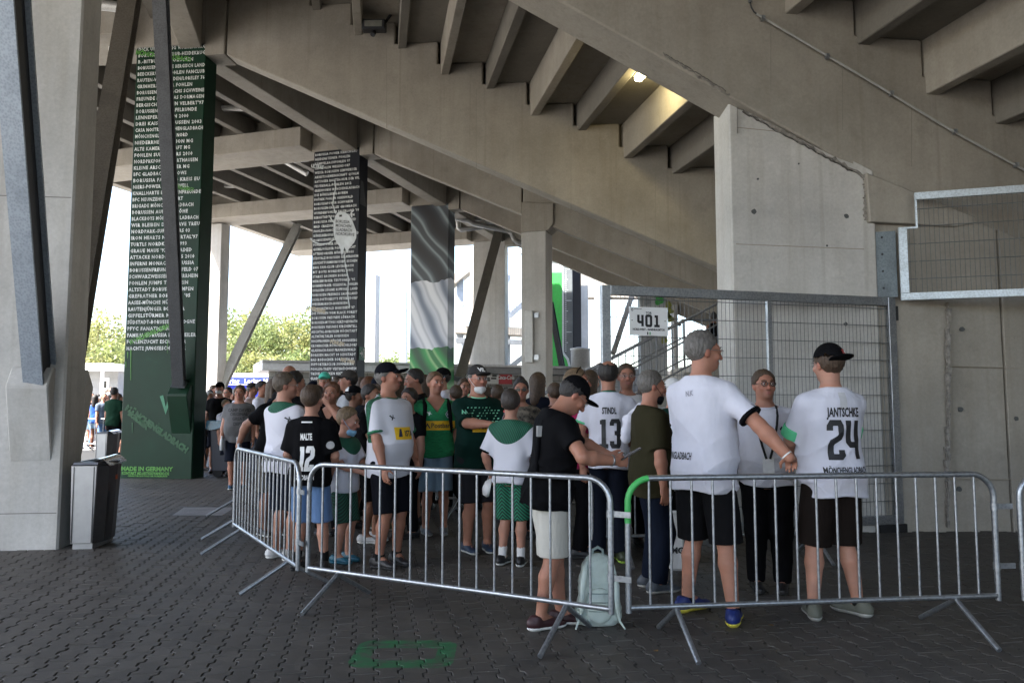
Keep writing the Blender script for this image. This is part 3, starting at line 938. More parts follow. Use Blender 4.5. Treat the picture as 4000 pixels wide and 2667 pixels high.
for x in (-.25, .4):
    MB().tube([(x, .0, .1), (x, .06, .1)], .1, 14).build('wheel', BLACK, wb, True)
MB().tube([(-.47, -.03, .35), (-.50, -.05, .5), (-.50, -.05, .95), (-.46, -.03, 1.05)], .022, 8).build('handle', BLACK, wb, True)
mb = MB()
n = 40
top, low = [], []
for i in range(n):
    a = 2 * math.pi * i / n
    sx, sy = max(-1, min(1, 1.35 * math.cos(a))), max(-1, min(1, 1.35 * math.sin(a)))
    top.append(V((.07 + .56 * sx, .37 + .5 * sy, 1.135 + .012 * math.sin(i * 2.3))))
    low.append(V((.07 + .575 * sx, .37 + .515 * sy, 1.0 - .05 * abs(math.sin(i * 0.9)) - .09 * max(0, math.cos(a)))))
for i in range(n):
    j = (i + 1) % n
    mb.add([low[i], low[j], top[j], top[i]], [(0, 1, 2, 3)], True)
mb.add(top, [tuple(range(n))])
mb.build('liner_bag', plain('blue bag film', (0.015, 0.07, 0.11), 0.25, 0, .3, 6, .6, 8), wb, True)

# ================================================================== mesh gate, sign, wall-mounted mesh
gp, gang = V((0.94, 8.12, 0)), R(15.2)
GD = V((math.cos(gang), math.sin(gang), 0)); GN = V((-GD.y, GD.x, 0))
def gw(s, z, t=0): return gp + GD * s + GN * t + UP * z
gate = thing('mesh_gate', 'tall galvanised mesh gate standing open along the concrete wall', 'gate', gw(1.87, 0))
GL, GZ0, GZ1 = 3.72, 0.09, 2.72
for s in (0.05, GL - .06):
    MB().bar(gw(s, GZ0), gw(s, GZ1), 0.10, 0.06, GN).build('stile', GALV, gate, bevel=.004)
for z in (GZ0 + .05, GZ1 - .05):
    MB().bar(gw(0.101, z), gw(GL - .111, z), 0.06, 0.10, UP).build('rail', GALV, gate, bevel=.004)
MB().bar(gw(2.02, GZ0 + .1), gw(2.02, GZ1 - .1), 0.06, 0.04, GN).build('stile', GALV, gate, bevel=.003)
def mesh_panel(P, s0, s1, z0, z1, dz, ds, name, parent, mat=DARKSTEEL, r=.003, rh=.004):
    mb = MB()
    z = z0 + dz * .8
    while z < z1 - .02:
        for t in (-.007, .007):
            mb.tube([P(s0, z, t), P(s1, z, t)], rh, 4)
        z += dz
    s = s0 + ds / 2
    while s < s1:
        mb.tube([P(s, z0, 0), P(s, z1, 0)], r, 4)
        s += ds
    return mb.build(name, mat, parent, kind=None)
WIRE = galv('mesh wire', (0.13, 0.14, 0.15), 0.5, 0.4)
mesh_panel(gw, 0.10, 1.99, GZ0 + .1, GZ1 - .1, .203, .05, 'wire_mesh', gate, WIRE)
mesh_panel(gw, 2.05, GL - .11, GZ0 + .1, GZ1 - .1, .203, .05, 'wire_mesh', gate, WIRE)
MB().bar(gw(GL - .35, .0, .0), gw(GL + .02, .0, .0), .08, .18, UP).build('roller_block', BLACK, gate)
MB().bar(gw(GL + .01, 2.45, .03), gw(GL + .01, 2.62, .03), .06, .08, GN).build('latch', DARKSTEEL, gate)
gate2 = thing('mesh_gate', 'low dark mesh panel stored behind the open gate against the wall', 'mesh panel', gw(3.3, 0, .12))
def gw2(s, z, t=0): return gw(s, z, t + .13)
MB().bar(gw2(2.98, .08), gw2(2.98, 1.3), .04, .04, GN).build('stile', DARKSTEEL, gate2)
MB().bar(gw2(3.62, .08), gw2(3.62, 1.3), .04, .04, GN).build('stile', DARKSTEEL, gate2)
mesh_panel(gw2, 3.0, 3.6, .08, 1.3, .1, .025, 'wire_mesh', gate2, DARKSTEEL)
# sign
sc = [at_plane(x, y, gw(0, 0, -.05), gang) for x, y in ((2459, 1309), (2609, 1316), (2609, 1203), (2459, 1197))]
s_o = sc[0]; sw_, sh_ = (sc[1] - sc[0]).length, (sc[3].z - sc[0].z)
sign = thing('gate_sign', 'white sign reading TOR 401 hung on the mesh gate', 'sign', s_o)
def sg(u, v, t=0.0): return s_o + GD * u * sw_ + UP * v * sh_ + GN * t
MB().prism([sg(0, 0), sg(1, 0), sg(1, 1), sg(0, 1)], GN * 0.006).build('board', plain('white sign sheet', (0.78, 0.79, 0.80), 0.4, 0, .03), sign)
INK = plain('black print', (0.008, 0.008, 0.01), 0.55)
GREENP = plain('green print', (0.02, 0.32, 0.12), 0.5)
WHITEP = plain('white print', (0.78, 0.78, 0.78), 0.55, 0, .05)
text_obj('lettering', 'TOR', .032, INK, sign, frame(sg(.5, .76, -.003), GD, UP), 'CENTER', .0012)
text_obj('lettering', 'NORD-WEST - INNENRAUMTOR', .031, INK, sign, frame(sg(.5, .18, -.003), GD, UP), 'CENTER', .0012, sx=.82)
text_obj('lettering', 'BORUSSIA PARK', .012, INK, sign, frame(sg(.13, .915, -.003), GD, UP), 'LEFT', .0004)
def strip(pts, wd, M, name, mat, parent, local=False, ret=False):
    """mitred flat stroke along 2-D points"""
    pts = [V((p[0], p[1])) for p in pts]
    L, Rr = [], []
    for i, p in enumerate(pts):
        d0 = (p - pts[i - 1]).normalized() if i else None
        d1 = (pts[i + 1] - p).normalized() if i < len(pts) - 1 else None
        d0 = d0 or d1; d1 = d1 or d0
        n0 = V((-d0.y, d0.x)); n1 = V((-d1.y, d1.x))
        m = (n0 + n1)
        m = m.normalized() if m.length > 1e-6 else n0
        k = wd / 2 / max(.5, m.dot(n0))
        L.append(p + m * k); Rr.append(p - m * k)
    n = len(pts)
    fs = [(i + n, i + 1 + n, i + 1, i) for i in range(n - 1)]
    if ret: return [(q.x, q.y) for q in L + Rr], fs
    vs = [M @ V((q.x, q.y, 0)) for q in L + Rr]
    return MB().add(vs, fs).build(name, mat, parent, local)
DIG = {  # block digits in a 0.6 x 1 cell
    '4': [[(.08, 1), (.08, .45), (.16, .37), (.42, .37)], [(.47, 1), (.47, 0)]],
    '0': [[(.3, .94), (.14, .94), (.08, .86), (.08, .14), (.14, .06), (.46, .06), (.52, .14), (.52, .86), (.46, .94), (.3, .94)]],
    '1': [[(.10, .90), (.245, .90)], [(.32, 1.0), (.32, .13)], [(.06, .06), (.58, .06)]],
    '2': [[(.08, .74), (.08, .86), (.14, .94), (.44, .94), (.5, .86), (.5, .64), (.44, .56), (.14, .44), (.08, .36), (.08, .06), (.42, .06), (.50, .12), (.5, .24)]],
    '3': [[(.08, .78), (.08, .87), (.14, .94), (.44, .94), (.5, .87), (.5, .6), (.44, .52), (.24, .52)], [(.44, .495), (.5, .42), (.5, .13), (.44, .06), (.14, .06), (.08, .13), (.08, .24)]],
}
def digits(txt, h, wd, gapx=.1, sx=1.0):
    """list of (verts2d, faces) for a block number centred on x"""
    out = []
    W = (len(txt) * .6 + (len(txt) - 1) * gapx) * h
    x = -W / 2
    for ch in txt:
        for st in DIG[ch]:
            out.append(strip([((x + p[0] * h) * sx, p[1] * h) for p in st], wd, None, '', None, None, ret=True))
        x += (.6 + gapx) * h
    return out
mb = MB()
M = frame(sg(.5, .32, -.003), GD, UP)
for vs, fs in digits('401', sh_ * .40, sh_ * .088, .16):
    mb.add([M @ V((a, b, 0)) for a, b in vs], fs)
mb.build('lettering', INK, sign)
for u in (.07, .93):
    MB().prism([sg(u - .012, .51, -.003), sg(u + .012, .51, -.003), sg(u + .012, .54, -.003), sg(u - .012, .54, -.003)], GN * .002).build('screw', INK, sign)
def diamond(M, h, mat1, mat2, parent, local=False):
    """lozenge badge with a letter"""
    w_ = h * .62
    for k, (s, m) in enumerate(((1, mat1), (.80, mat2), (.66, mat1))):
        MB().add([M @ V((x * s, y * s, k * .0012)) for x, y in ((0, -h / 2), (w_ / 2, 0), (0, h / 2), (-w_ / 2, 0))], [(0, 1, 2, 3)]).build('badge', m, parent, local)
    text_obj('badge_letter', 'B', h * .42, mat2, parent, M @ Matrix.Translation((0, -h * .15, .005)), 'CENTER', h * .02, local=local)
diamond(frame(sg(.075, .90, -.003), GD, UP), .045, INK, WHITEP, sign)
for i, m in enumerate((INK, WHITEP, GREENP)):
    MB().prism([sg(.455 + i * .03, .03, -.003), sg(.485 + i * .03, .03, -.003), sg(.485 + i * .03, .13, -.003), sg(.455 + i * .03, .13, -.003)], GN * .002).build('stripe', m, sign)
# wall-mounted mesh barrier upper right
mw = thing('mesh_barrier', 'galvanised mesh side guard bolted to the wall above the gate', 'mesh guard', (4.6, 9.0, 2.7))
MP, MA = V((4.53, 8.94, 0)), R(-17)
MD = V((math.cos(MA), math.sin(MA), 0)); MN = V((-MD.y, MD.x, 0))
zb_ = at_plane(3510, 1160, MP, MA).z; zt_ = at_plane(3575, 768, MP, MA).z
zm_ = at_plane(3520, 893, MP, MA).z
def mwp(s, z, t=0): return MP + MD * s + MN * t + UP * z
s1_ = at_plane(3575, 850, MP, MA); s1_ = (s1_ - MP).dot(MD)
BRG = galv('bright galvanised frame', (0.46, 0.51, 0.55), 0.4, 0.3)
MB().bar(mwp(0.0, zb_), mwp(3.2, zb_), .05, .085, UP).build('rail', BRG, mw, bevel=.003)
MB().bar(mwp(s1_, zt_), mwp(3.2, zt_), .05, .085, UP).build('rail', BRG, mw, bevel=.003)
MB().bar(mwp(.045, zb_ + .044), mwp(.045, zm_), .09, .05, MN).build('stile', BRG, mw, bevel=.003)
MB().bar(mwp(.0, zm_), mwp(s1_ + .02, zm_), .04, .02, UP).build('rail', BRG, mw)
MB().bar(mwp(s1_ + .01, zm_ + .011), mwp(s1_ + .01, zt_ - .044), .02, .04, MN).build('stile', BRG, mw)
MB().prism([mwp(-.25, zb_ + .01, .06), mwp(-.02, zb_ + .01, .06), mwp(-.02, zm_ - .01, .06), mwp(-.25, zm_ - .01, .06)], MN * .01).build('fixing_plate', galv('blue grey plate', (0.13, 0.155, 0.17), 0.55, 0.4), mw)
mesh_panel(mwp, .09, s1_, zb_ + .04, zm_, .205, .05, 'wire_mesh', mw, WIRE)
mesh_panel(mwp, s1_ + .02, 3.2, zb_ + .04, zt_ - .04, .205, .05, 'wire_mesh', mw, WIRE)
for i in range(4):
    c = mwp(-.17, zb_ + .12 + i * (zm_ - zb_ - .2) / 3, .058)
    MB().lathe([(.012, 0), (.012, .012), (.006, .016)], c, 8, (MD, UP, -MN)).build('bolt', DARKSTEEL, mw)

# ================================================================== stairs behind the gate
st = thing('staircase', 'concrete staircase climbing to the right behind the mesh gate', 'staircase', (2.5, 14, 0))
ra, rb = at_Y(2100, 1552, 13.0), at_Y(2790, 1192, 13.0)
slope = (rb.z - ra.z) / (rb.x - ra.x)
x0 = ra.x - (ra.z - 1.0) / slope
mb_n = int((rb.x - x0) / 0.3) + 1
for i in range(mb_n):
    MB().box((x0 + .15 + i * .3, 14.4, (i + .5) * .3 * slope - .08), (.30, 2.6, .3 * slope + .12)).build('step', CONC_WALL, st)
xe = x0 + mb_n * .3
MB().box((xe + 2.0, 14.9, mb_n * .3 * slope - .15), (4.0, 3.6, .3)).build('landing', CONC, st)
for Y, lab in ((13.05, 'near steel stair railing behind the gate'), (15.75, 'far steel stair railing behind the gate')):
    rl = thing('stair_railing', lab, 'railing', (x0, Y, 0))
    rz = lambda x: 1.0 + (x - x0) * slope
    xs = x0 + .02
    DKR = galv('railing steel', (0.16, 0.165, 0.18), 0.5, 0.4)
    MB().tube([(xs, Y, rz(xs) - .9), (xs, Y, rz(xs)), (xe, Y, rz(xe)), (xe + 2.5, Y, rz(xe))], .024, 8).build('handrail', DKR, rl)
    MB().tube([(xs, Y, rz(xs) - .35), (xe, Y, rz(xe) - .35), (xe + 2.5, Y, rz(xe) - .35)], .016, 6).build('rail', DKR, rl)
    MB().tube([(xs, Y, rz(xs) - .8), (xe, Y, rz(xe) - .8), (xe + 2.5, Y, rz(xe) - .8)], .016, 6).build('rail', DKR, rl)
    x = xs + .12
    mb = MB()
    while x < xe:
        mb.tube([(x, Y, rz(x) - .8), (x, Y, rz(x) - .0)], .007, 5)
        x += .13
    mb.build('balusters', DKR, rl)
    for x in (xs + 1.0, xs + 2.2, xe):
        MB().tube([(x, Y, rz(x) - 1.0), (x, Y, rz(x))], .02, 8).build('post', DKR, rl)
# ================================================================== kiosk row beyond the columns
def block_mat(name, col, bw=.5, bh=.25):
    m, n, b = new_mat(name)
    g = n.nodes.new("ShaderNodeNewGeometry")
    tc = n.nodes.new("ShaderNodeTexCoord")
    br = n.nodes.new("ShaderNodeTexBrick")
    br.inputs['Scale'].default_value = 1.0
    br.inputs['Brick Width'].default_value = bw; br.inputs['Row Height'].default_value = bh
    br.inputs['Mortar Size'].default_value = .012
    br.inputs['Color1'].default_value = (*col, 1); br.inputs['Color2'].default_value = (*[c * .9 for c in col], 1)
    br.inputs['Mortar'].default_value = (*[c * .35 for c in col], 1)
    lk(n, tc.outputs['UV'], br.inputs['Vector'])
    lk(n, br.outputs[0], b.inputs['Base Color'])
    b.inputs['Roughness'].default_value = .85
    return m
ka = R(23)
KD = V((math.cos(ka), math.sin(ka), 0)); KN = V((-KD.y, KD.x, 0))
kp = V((-9.2, 29.3, 0))
def kw(s, z, t=0): return kp + KD * s + KN * t + UP * z
kiosk = thing('kiosk', 'grey block kiosk row with a sign band, behind the flag column', 'kiosk', kw(6, 0))
BLK = block_mat('split block masonry', (0.34, 0.33, 0.31))
def uvwall(p, q, z0, z1, mat, parent, name, thick=.3):
    """block wall built as courses of separate stones would be too fine at this distance: one leaf with block bond"""
    mb = MB().prism([p(q[0], z0), p(q[1], z0), p(q[1], z1), p(q[0], z1)], KN * thick)
    o = mb.build(name, mat, parent)
    uv = o.data.uv_layers.new(name='UVMap')
    for lp in o.data.loops:
        co = o.data.vertices[lp.vertex_index].co
        uv.data[lp.index].uv = ((co - kp).dot(KD), co.z)
    return o
uvwall(kw, (0, 16.0), -.05, 2.72, BLK, kiosk, 'wall')
for s0, s1, sh_, m in ((-.3, 6.6, 0, plain('white fascia', (.62, .63, .64), .5)), (6.62, 16.2, -.02, plain('grey fascia', (.22, .22, .22), .5, .2))):
    MB().prism([kw(s0, 2.74, -.5), kw(s1, 2.74, -.5), kw(s1, 3.02, -.5), kw(s0, 3.02, -.5)], KN * 4).build('fascia', m, kiosk, bevel=.01)
    MB().prism([kw(s0, 3.03, -.56), kw(s1, 3.03, -.56), kw(s1, 3.12, -.56), kw(s0, 3.12, -.56)], KN * 4.2).build('roof_edge', plain('zinc edge', (.5, .5, .5), .4, .5), kiosk)
# sign band
def kat(px, py, t=-.2):
    return at_plane(px, py, kw(0, 0, t), ka)
c4 = [kat(*p) for p in ((1803, 1497), (2000, 1500), (2000, 1449), (1803, 1444))]
def band(u0, u1, mat, name, v0=0.0, v1=1.0, t=0.0):
    def pp(u, v):
        a = c4[0].lerp(c4[1], u); b = c4[3].lerp(c4[2], u)
        return a.lerp(b, v) - KN * t
    return pp, MB().prism([pp(u0, v0), pp(u1, v0), pp(u1, v1), pp(u0, v1)], KN * .05).build(name, mat, kiosk)
RED = plain('red sign', (.42, .012, .02), .4)
CHAR = plain('charcoal sign', (.03, .033, .036), .5)
pp, _ = band(0, .27, CHAR, 'sign_panel')
band(.275, .73, plain('menu white', (.62, .62, .6), .5), 'sign_panel')
band(.735, 1.0, RED, 'sign_panel')
diamond(frame(pp(.135, .5) - KN * .01, KD, UP), (c4[3].z - c4[0].z) * .82, WHITEP, INK, kiosk)
hb = c4[3].z - c4[0].z
text_obj('lettering', 'Coca-Cola', hb * .42, WHITEP, kiosk, frame(pp(.868, .36) - KN * .012, KD, UP), 'CENTER', .006, sx=.78, shear=.25)
for i, (u, v, wd) in enumerate(((.30, .82, .1), (.30, .66, .12), (.30, .5, .08), (.30, .34, .13), (.30, .18, .1), (.5, .35, .05), (.58, .35, .1), (.5, .2, .06), (.6, .7, .11), (.6, .55, .09))):
    band(u, u + wd, INK, 'menu_line', v, v + (.05 if i < 5 else .12), .012)
pw = [kat(*p, t=-.03) for p in ((1850, 1640), (1985, 1640), (1985, 1512), (1850, 1512))]
MB().prism(pw, KN * .04).build('hatch_glass', plain('dark glass', (.02, .022, .025), .1, 0, .2, 3), kiosk)
MB().prism([p + KN * -.01 for p in (pw[0].lerp(pw[1], .84), pw[1].lerp(pw[0], .13), pw[2].lerp(pw[3], .13), pw[3].lerp(pw[2], .84))], KN * .02).build('hatch_frame', GALV, kiosk)
dk = thing('roof_drum', 'pale round ventilation drum standing on the kiosk roof', 'ventilator', at_Y(2268, 1445, 33.5))
MB().lathe([(.30, 0), (.30, .12), (.42, .14), (.42, .85), (.45, .87), (.45, .93), (.2, .98)], at_Y(2268, 1445, 33.5), 20).build('drum', plain('drum grey', (.5, .5, .5), .5, .2), dk)

# ================================================================== concrete stair tower outside
tw = thing('stair_tower', 'concrete stair tower with galvanised railings beyond the columns', 'stair tower', at_ground(1980, 1640))
def T(px, py, Y=46.0): return at_Y(px, py, Y)
def bar2(name, a, b, w_, h_, mat, Y=46.0):
    return MB().bar(T(*a, Y), T(*b, Y), w_, h_, (0, 1, 0)).build(name, mat, tw, bevel=.01)
bar2('landing', (1780, 1290), (2075, 1300), .45, 1.6, CONC)
bar2('landing_beam', (1780, 1330), (2075, 1338), .3, .3, GALV, 45.2)
bar2('stair_flight', (1760, 1110), (1930, 975), .5, 1.4, CONC)
bar2('stair_flight', (1785, 1455), (1960, 1330), .5, 1.4, CONC)
bar2('steel_post', (1982, 1430), (1982, 1075), .35, .35, galv('tower steel', (.30, .33, .36), .5, .5))
bar2('steel_post', (1798, 1430), (1798, 1000), .40, .35, MATS['tower steel'])
bar2('steel_post', (1575, 1430), (1575, 1140), .45, .4, MATS['tower steel'])
bar2('steel_beam', (1806, 1040), (1880, 1052), .5, .35, MATS['tower steel'], 46.6)
mb = MB()
for i in range(34):
    x = 1800 + i * 8
    mb.tube([T(x, 1270, 45.0), T(x, 1195, 45.0)], .02, 4)
mb.tube([T(1795, 1195, 45.0), T(2070, 1195, 45.0)], .03, 6)
mb.tube([T(1795, 1235, 45.0), T(2070, 1235, 45.0)], .02, 4)
mb.build('railing', GALV, tw)
mb = MB()
mb.tube([T(1800, 1190, 45.2), T(1880, 1115, 45.2), T(1925, 1080, 45.2)], .03, 6)
for i in range(14):
    x = 1800 + i * 9; y = 1190 - i * 8.2
    mb.tube([T(x, y + 75, 45.2), T(x, y, 45.2)], .02, 4)
mb.build('railing', GALV, tw)
bar2('stair_flight', (1990, 1235), (2075, 1160), .3, .3, galv('flight steel', (.4, .42, .44), .5, .3), 47)
bar2('stair_flight', (1985, 1440), (2075, 1370), .3, .3, MATS['flight steel'], 47)
# plain wing of the stand further round, seen through the gate
wing = thing('concrete_building', 'pale concrete stand wing with openings, seen through the mesh gate', 'building', at_ground(2330, 1640))
for (a, b, y0, y1, Y) in ((2266, 2300, 1115, 1480, 38.5), (2328, 2372, 1120, 1480, 40.0), (2566, 2610, 1150, 1540, 34.0), (2636, 2652, 1190, 1480, 32.0)):
    p, q = at_Y(a, y1, Y), at_Y(b, y1, Y); top = at_Y(a, y0, Y).z
    MB().prism([V((p.x, Y, -.1)), V((q.x, Y, -.1)), V((q.x, Y + .6, -.1)), V((p.x, Y + .6, -.1))], UP * (top + .1)).build('pillar', CONC_LIGHT, wing)
p, q = at_Y(2270, 1110, 40.5), at_Y(2900, 1145, 40.5)
MB().prism([V((p.x, 40.5, p.z - .7)), V((q.x, 40.5, p.z - .7)), V((q.x, 40.5, p.z + .6)), V((p.x, 40.5, p.z + .6))], V((0, 1, 0))).build('beam', CONC, wing)
p, q = at_Y(2450, 1500, 38), at_Y(2900, 1500, 38)
MB().prism([V((p.x, 38, 0)), V((q.x, 38, 0)), V((q.x, 38, 3.1)), V((p.x, 38, 3.1))], V((0, .4, 0))).build('low_wall', block_mat('pale block masonry', (.42, .41, .39)), wing)
p, q = at_Y(2395, 1380, 33), at_Y(2470, 1150, 34)
MB().bar(p, q, .2, .3, (0, 1, 0)).build('brace', plain('pale wing brace', (.3, .28, .25), .6), wing)
# column with painted mural behind the sign
mc = thing('painted_column', 'pale column with a painted grapevine mural behind the gate sign', 'column', at_ground(2560, 1700))
Y = 30.0
p, q = at_Y(2506, 1500, Y), at_Y(2608, 1500, Y)
mz = at_Y(2506, 1150, Y).z
MB().prism([V((p.x, Y, -.1)), V((q.x, Y, -.1)), V((q.x, Y + .6, -.1)), V((p.x, Y + .6, -.1))], UP * (mz + .1)).build('shaft', concrete('mural ground', (.36, .38, .4), .3, .4), mc)
def leaf_shape(cx, cy, r_, mat, Y=29.985):
    c = at_Y(cx, cy, Y)
    pts = []
    for i in range(14):
        a = 2 * math.pi * i / 14
        k = 1 + .22 * math.cos(3 * a + .5)
        pts.append(c + V((math.cos(a) * r_ * k, 0, math.sin(a) * r_ * k * 1.2)))
    MB().prism(pts, V((0, .012, 0))).build('painted_leaf', mat, mc)
lf = plain('leaf green paint', (.05, .33, .07), .6, 0, .3); ol = plain('olive paint', (.22, .24, .05), .6, 0, .4)
leaf_shape(2575, 1172, .17, lf)
for i, (x, y, m) in enumerate(((2612, 1190, ol), (2618, 1215, ol), (2608, 1232, ol), (2620, 1245, ol), (2528, 1178, plain('grey paint', (.25, .28, .3), .6)), (2595, 1328, ol), (2560, 1350, MATS['grey paint']))):
    leaf_shape(x, y, .12, m)

# ================================================================== stalls outside
stall = thing('market_stall', 'blue walled fish stall with a white lettered valance', 'stall', at_ground(1000, 1640))
Y = 46
a, b = at_Y(880, 1475, Y), at_Y(1150, 1475, Y)
BLUE = plain('blue tarpaulin', (.012, .03, .42), .5, 0, .2, 1.5, .3, 3)
MB().prism([V((a.x, Y, 0)), V((b.x, Y, 0)), V((b.x, Y, a.z)), V((a.x, Y, a.z))], V((0, 3, 0))).build('wall', BLUE, stall, bevel=.03)
MB().prism([V((a.x - .3, Y - .7, a.z - .45)), V((b.x + .3, Y - .7, a.z - .45)), V((b.x + .3, Y - .7, a.z + .25)), V((a.x - .3, Y - .7, a.z + .25))], V((0, 4, 0))).build('roof', plain('white canopy', (.75, .75, .75), .6), stall, bevel=.05)
MB().prism([V((a.x - .3, Y - .72, a.z - .40)), V((b.x + .3, Y - .72, a.z - .40)), V((b.x + .3, Y - .72, a.z - .0)), V((a.x - .3, Y - .72, a.z - .0))], V((0, .01, 0))).build('valance', BLUE, stall)
text_obj('lettering', 'Hering   Lecker Matjes   Bratfisch', .36, WHITEP, stall, frame((a.x + .1, Y - .735, a.z - .34), (1, 0, 0), UP), 'LEFT', .008)
MB().tube([at_Y(982, 1500, 45), at_Y(982, 1640, 45)], .05, 8).build('post', plain('bare wood post', (.35, .2, .09), .7), stall)
hut = thing('kiosk', 'low grey kiosk with a white roof edge in the sun, left background', 'kiosk', at_ground(400, 1640))
Y = 41
a, b = at_Y(300, 1450, Y), at_Y(462, 1450, Y)
MB().prism([V((a.x, Y, 0)), V((b.x, Y, 0)), V((b.x, Y, a.z)), V((a.x, Y, a.z))], V((0, 4, 0))).build('wall', plain('grey boarding', (.25, .25, .25), .7, 0, .15, 3), hut)
MB().prism([V((a.x - .3, Y - 1.2, a.z)), V((b.x + .4, Y - 1.2, a.z)), V((b.x + .4, Y - 1.2, a.z + .35)), V((a.x - .3, Y - 1.2, a.z + .35))], V((0, 6, 0))).build('roof', MATS['white canopy'], hut, bevel=.03)
p, q = at_Y(392, 1475, Y - .03), at_Y(424, 1545, Y - .03)
MB().prism([V((p.x, Y - .03, q.z)), V((q.x, Y - .03, q.z)), V((q.x, Y - .03, p.z)), V((p.x, Y - .03, p.z))], V((0, .06, 0))).build('window_frame', plain('white frame', (.78, .78, .78), .5), hut)
p, q = at_Y(399, 1488, Y - .06), at_Y(414, 1515, Y - .06)
MB().prism([V((p.x, Y - .06, q.z)), V((q.x, Y - .06, q.z)), V((q.x, Y - .06, p.z)), V((p.x, Y - .06, p.z))], V((0, .02, 0))).build('window_pane', MATS['dark glass'], hut)
MB().tube([V((b.x - .3, Y - 1.0, 0)), V((b.x - .3, Y - 1.0, a.z))], .09, 10).build('post', MATS['white frame'], hut)

# ================================================================== trees beyond the plaza
def leaf_mat(name, col):
    m, n, b = new_mat(name)
    oi = n.nodes.new("ShaderNodeNewGeometry")
    t = tex_noise(n, coords(n), .8, 3)
    c = ramp(n, t, [(.3, tuple(k * .6 for k in col)), (.7, tuple(k * 1.25 for k in col))])
    lk(n, c, b.inputs['Base Color'])
    b.inputs['Roughness'].default_value = .6
    b.inputs['Subsurface Weight'].default_value = 0
    tr = n.nodes.new("ShaderNodeBsdfTranslucent"); lk(n, c, tr.inputs[0])
    mx = n.nodes.new("ShaderNodeMixShader"); mx.inputs[0].default_value = .45
    out = n.nodes["Material Output"]
    lk(n, b.outputs[0], mx.inputs[1]); lk(n, tr.outputs[0], mx.inputs[2]); lk(n, mx.outputs[0], out.inputs[0])
    return m
LEAF = [leaf_mat('leaf green', (.22, .25, .09)), leaf_mat('leaf yellow green', (.26, .265, .095)), leaf_mat('leaf deep green', (.17, .21, .07))]
BARK = plain('bark', (.12, .09, .06), .9, 0, .3, 5)
def tree(x, y, h, r_, mat, label, seed):
    rg = np.random.default_rng(seed)
    t = thing('broadleaf_tree', label, 'tree', (x, y, 0), 0, 'trees beyond the plaza')
    mb = MB().tube([(0, 0, -.3), (.1, 0, h * .25), (0, .1, h * .55), (.1, .1, h * .8)], .2, 7, rr=[.3, .22, .14, .05])
    for k in range(6):
        a = rg.uniform(0, 6.28); z = h * rg.uniform(.25, .6)
        mb.tube([(0, 0, z), (math.cos(a) * r_ * .4, math.sin(a) * r_ * .4, z + h * .12), (math.cos(a) * r_ * .75, math.sin(a) * r_ * .75, z + h * .2)], .08, 5, rr=[.1, .06, .03])
    mb.build('trunk', BARK, t, True)
    nc = 80
    cc = rg.normal(size=(nc, 3)); cc /= np.linalg.norm(cc, axis=1)[:, None]
    cc *= (rg.uniform(.35, 1, nc) ** .6)[:, None]
    cc = cc * np.array([r_, r_, h * .40]) + np.array([0, 0, h * .56])
    P, Fc = [], []
    for c in cc:
        m = 50
        d = rg.normal(size=(m, 3)); d /= np.linalg.norm(d, axis=1)[:, None]
        q = c + d * rg.uniform(.3, 1.0, m)[:, None] * r_ * .33
        for p in q:
            s = rg.uniform(.12, .25)
            u = rg.normal(size=3); u /= np.linalg.norm(u); v = np.cross(u, rg.normal(size=3)); v /= np.linalg.norm(v)
            k = len(P)
            P += [p - u * s, p + v * s * .6, p + u * s, p - v * s * .6]
            Fc.append((k, k + 1, k + 2, k + 3))
    me = bpy.data.meshes.new('crown'); me.from_pydata([tuple(p) for p in P], [], Fc); me.materials.append(mat)
    o = bpy.data.objects.new('crown', me); COL.objects.link(o); adopt(o, t, True)
TREEPOS = (', leftmost, behind the bare column', ' between the bare column and the green column', ' just left of the green column', ' at the foot of the green column', ' above the grey kiosk', ' right of the green column and outer column', ' behind the outer concrete column', ', left of the pale brace foot', ' behind the pale brace', ', left of the black column, inner one', ' touching the black column from the left', ' behind the black column', ' behind the queue near the outer column', ' behind the blue stall roof', ' left of the block wall fascia', ' behind the stair tower, left one', ' behind the stair tower, right one', ' behind the flag column', ' just right of the black column')
k = 0
for (px, Y, h) in ((310, 88, 11.6), (372, 84, 12.4), (430, 92, 11.0), (480, 70, 7.0), (355, 66, 5.6), (830, 96, 14.2), (892, 92, 11.9), (950, 99, 14.6), (1012, 90, 11.6), (1075, 97, 13.9), (1135, 93, 12.3), (1195, 96, 14.2), (870, 70, 6.2), (1060, 72, 6.6), (1165, 71, 6.2), (1985, 92, 5.8), (2060, 95, 6.2), (1620, 90, 8.0), (1520, 93, 7.0)):
    a = (px - 2000) / FPX
    lab = ('tall pale green tree beyond the plaza', 'bright yellow green tree beyond the plaza', 'deeper green tree beyond the plaza')[k % 3]
    lab += TREEPOS[k]
    if h < 9: lab = 'low bushy tree' + TREEPOS[k]
    tree(a * Y, Y, h, h * .34 if h > 9 else h * .5, LEAF[k % 3], lab, 50 + k)
    k += 1

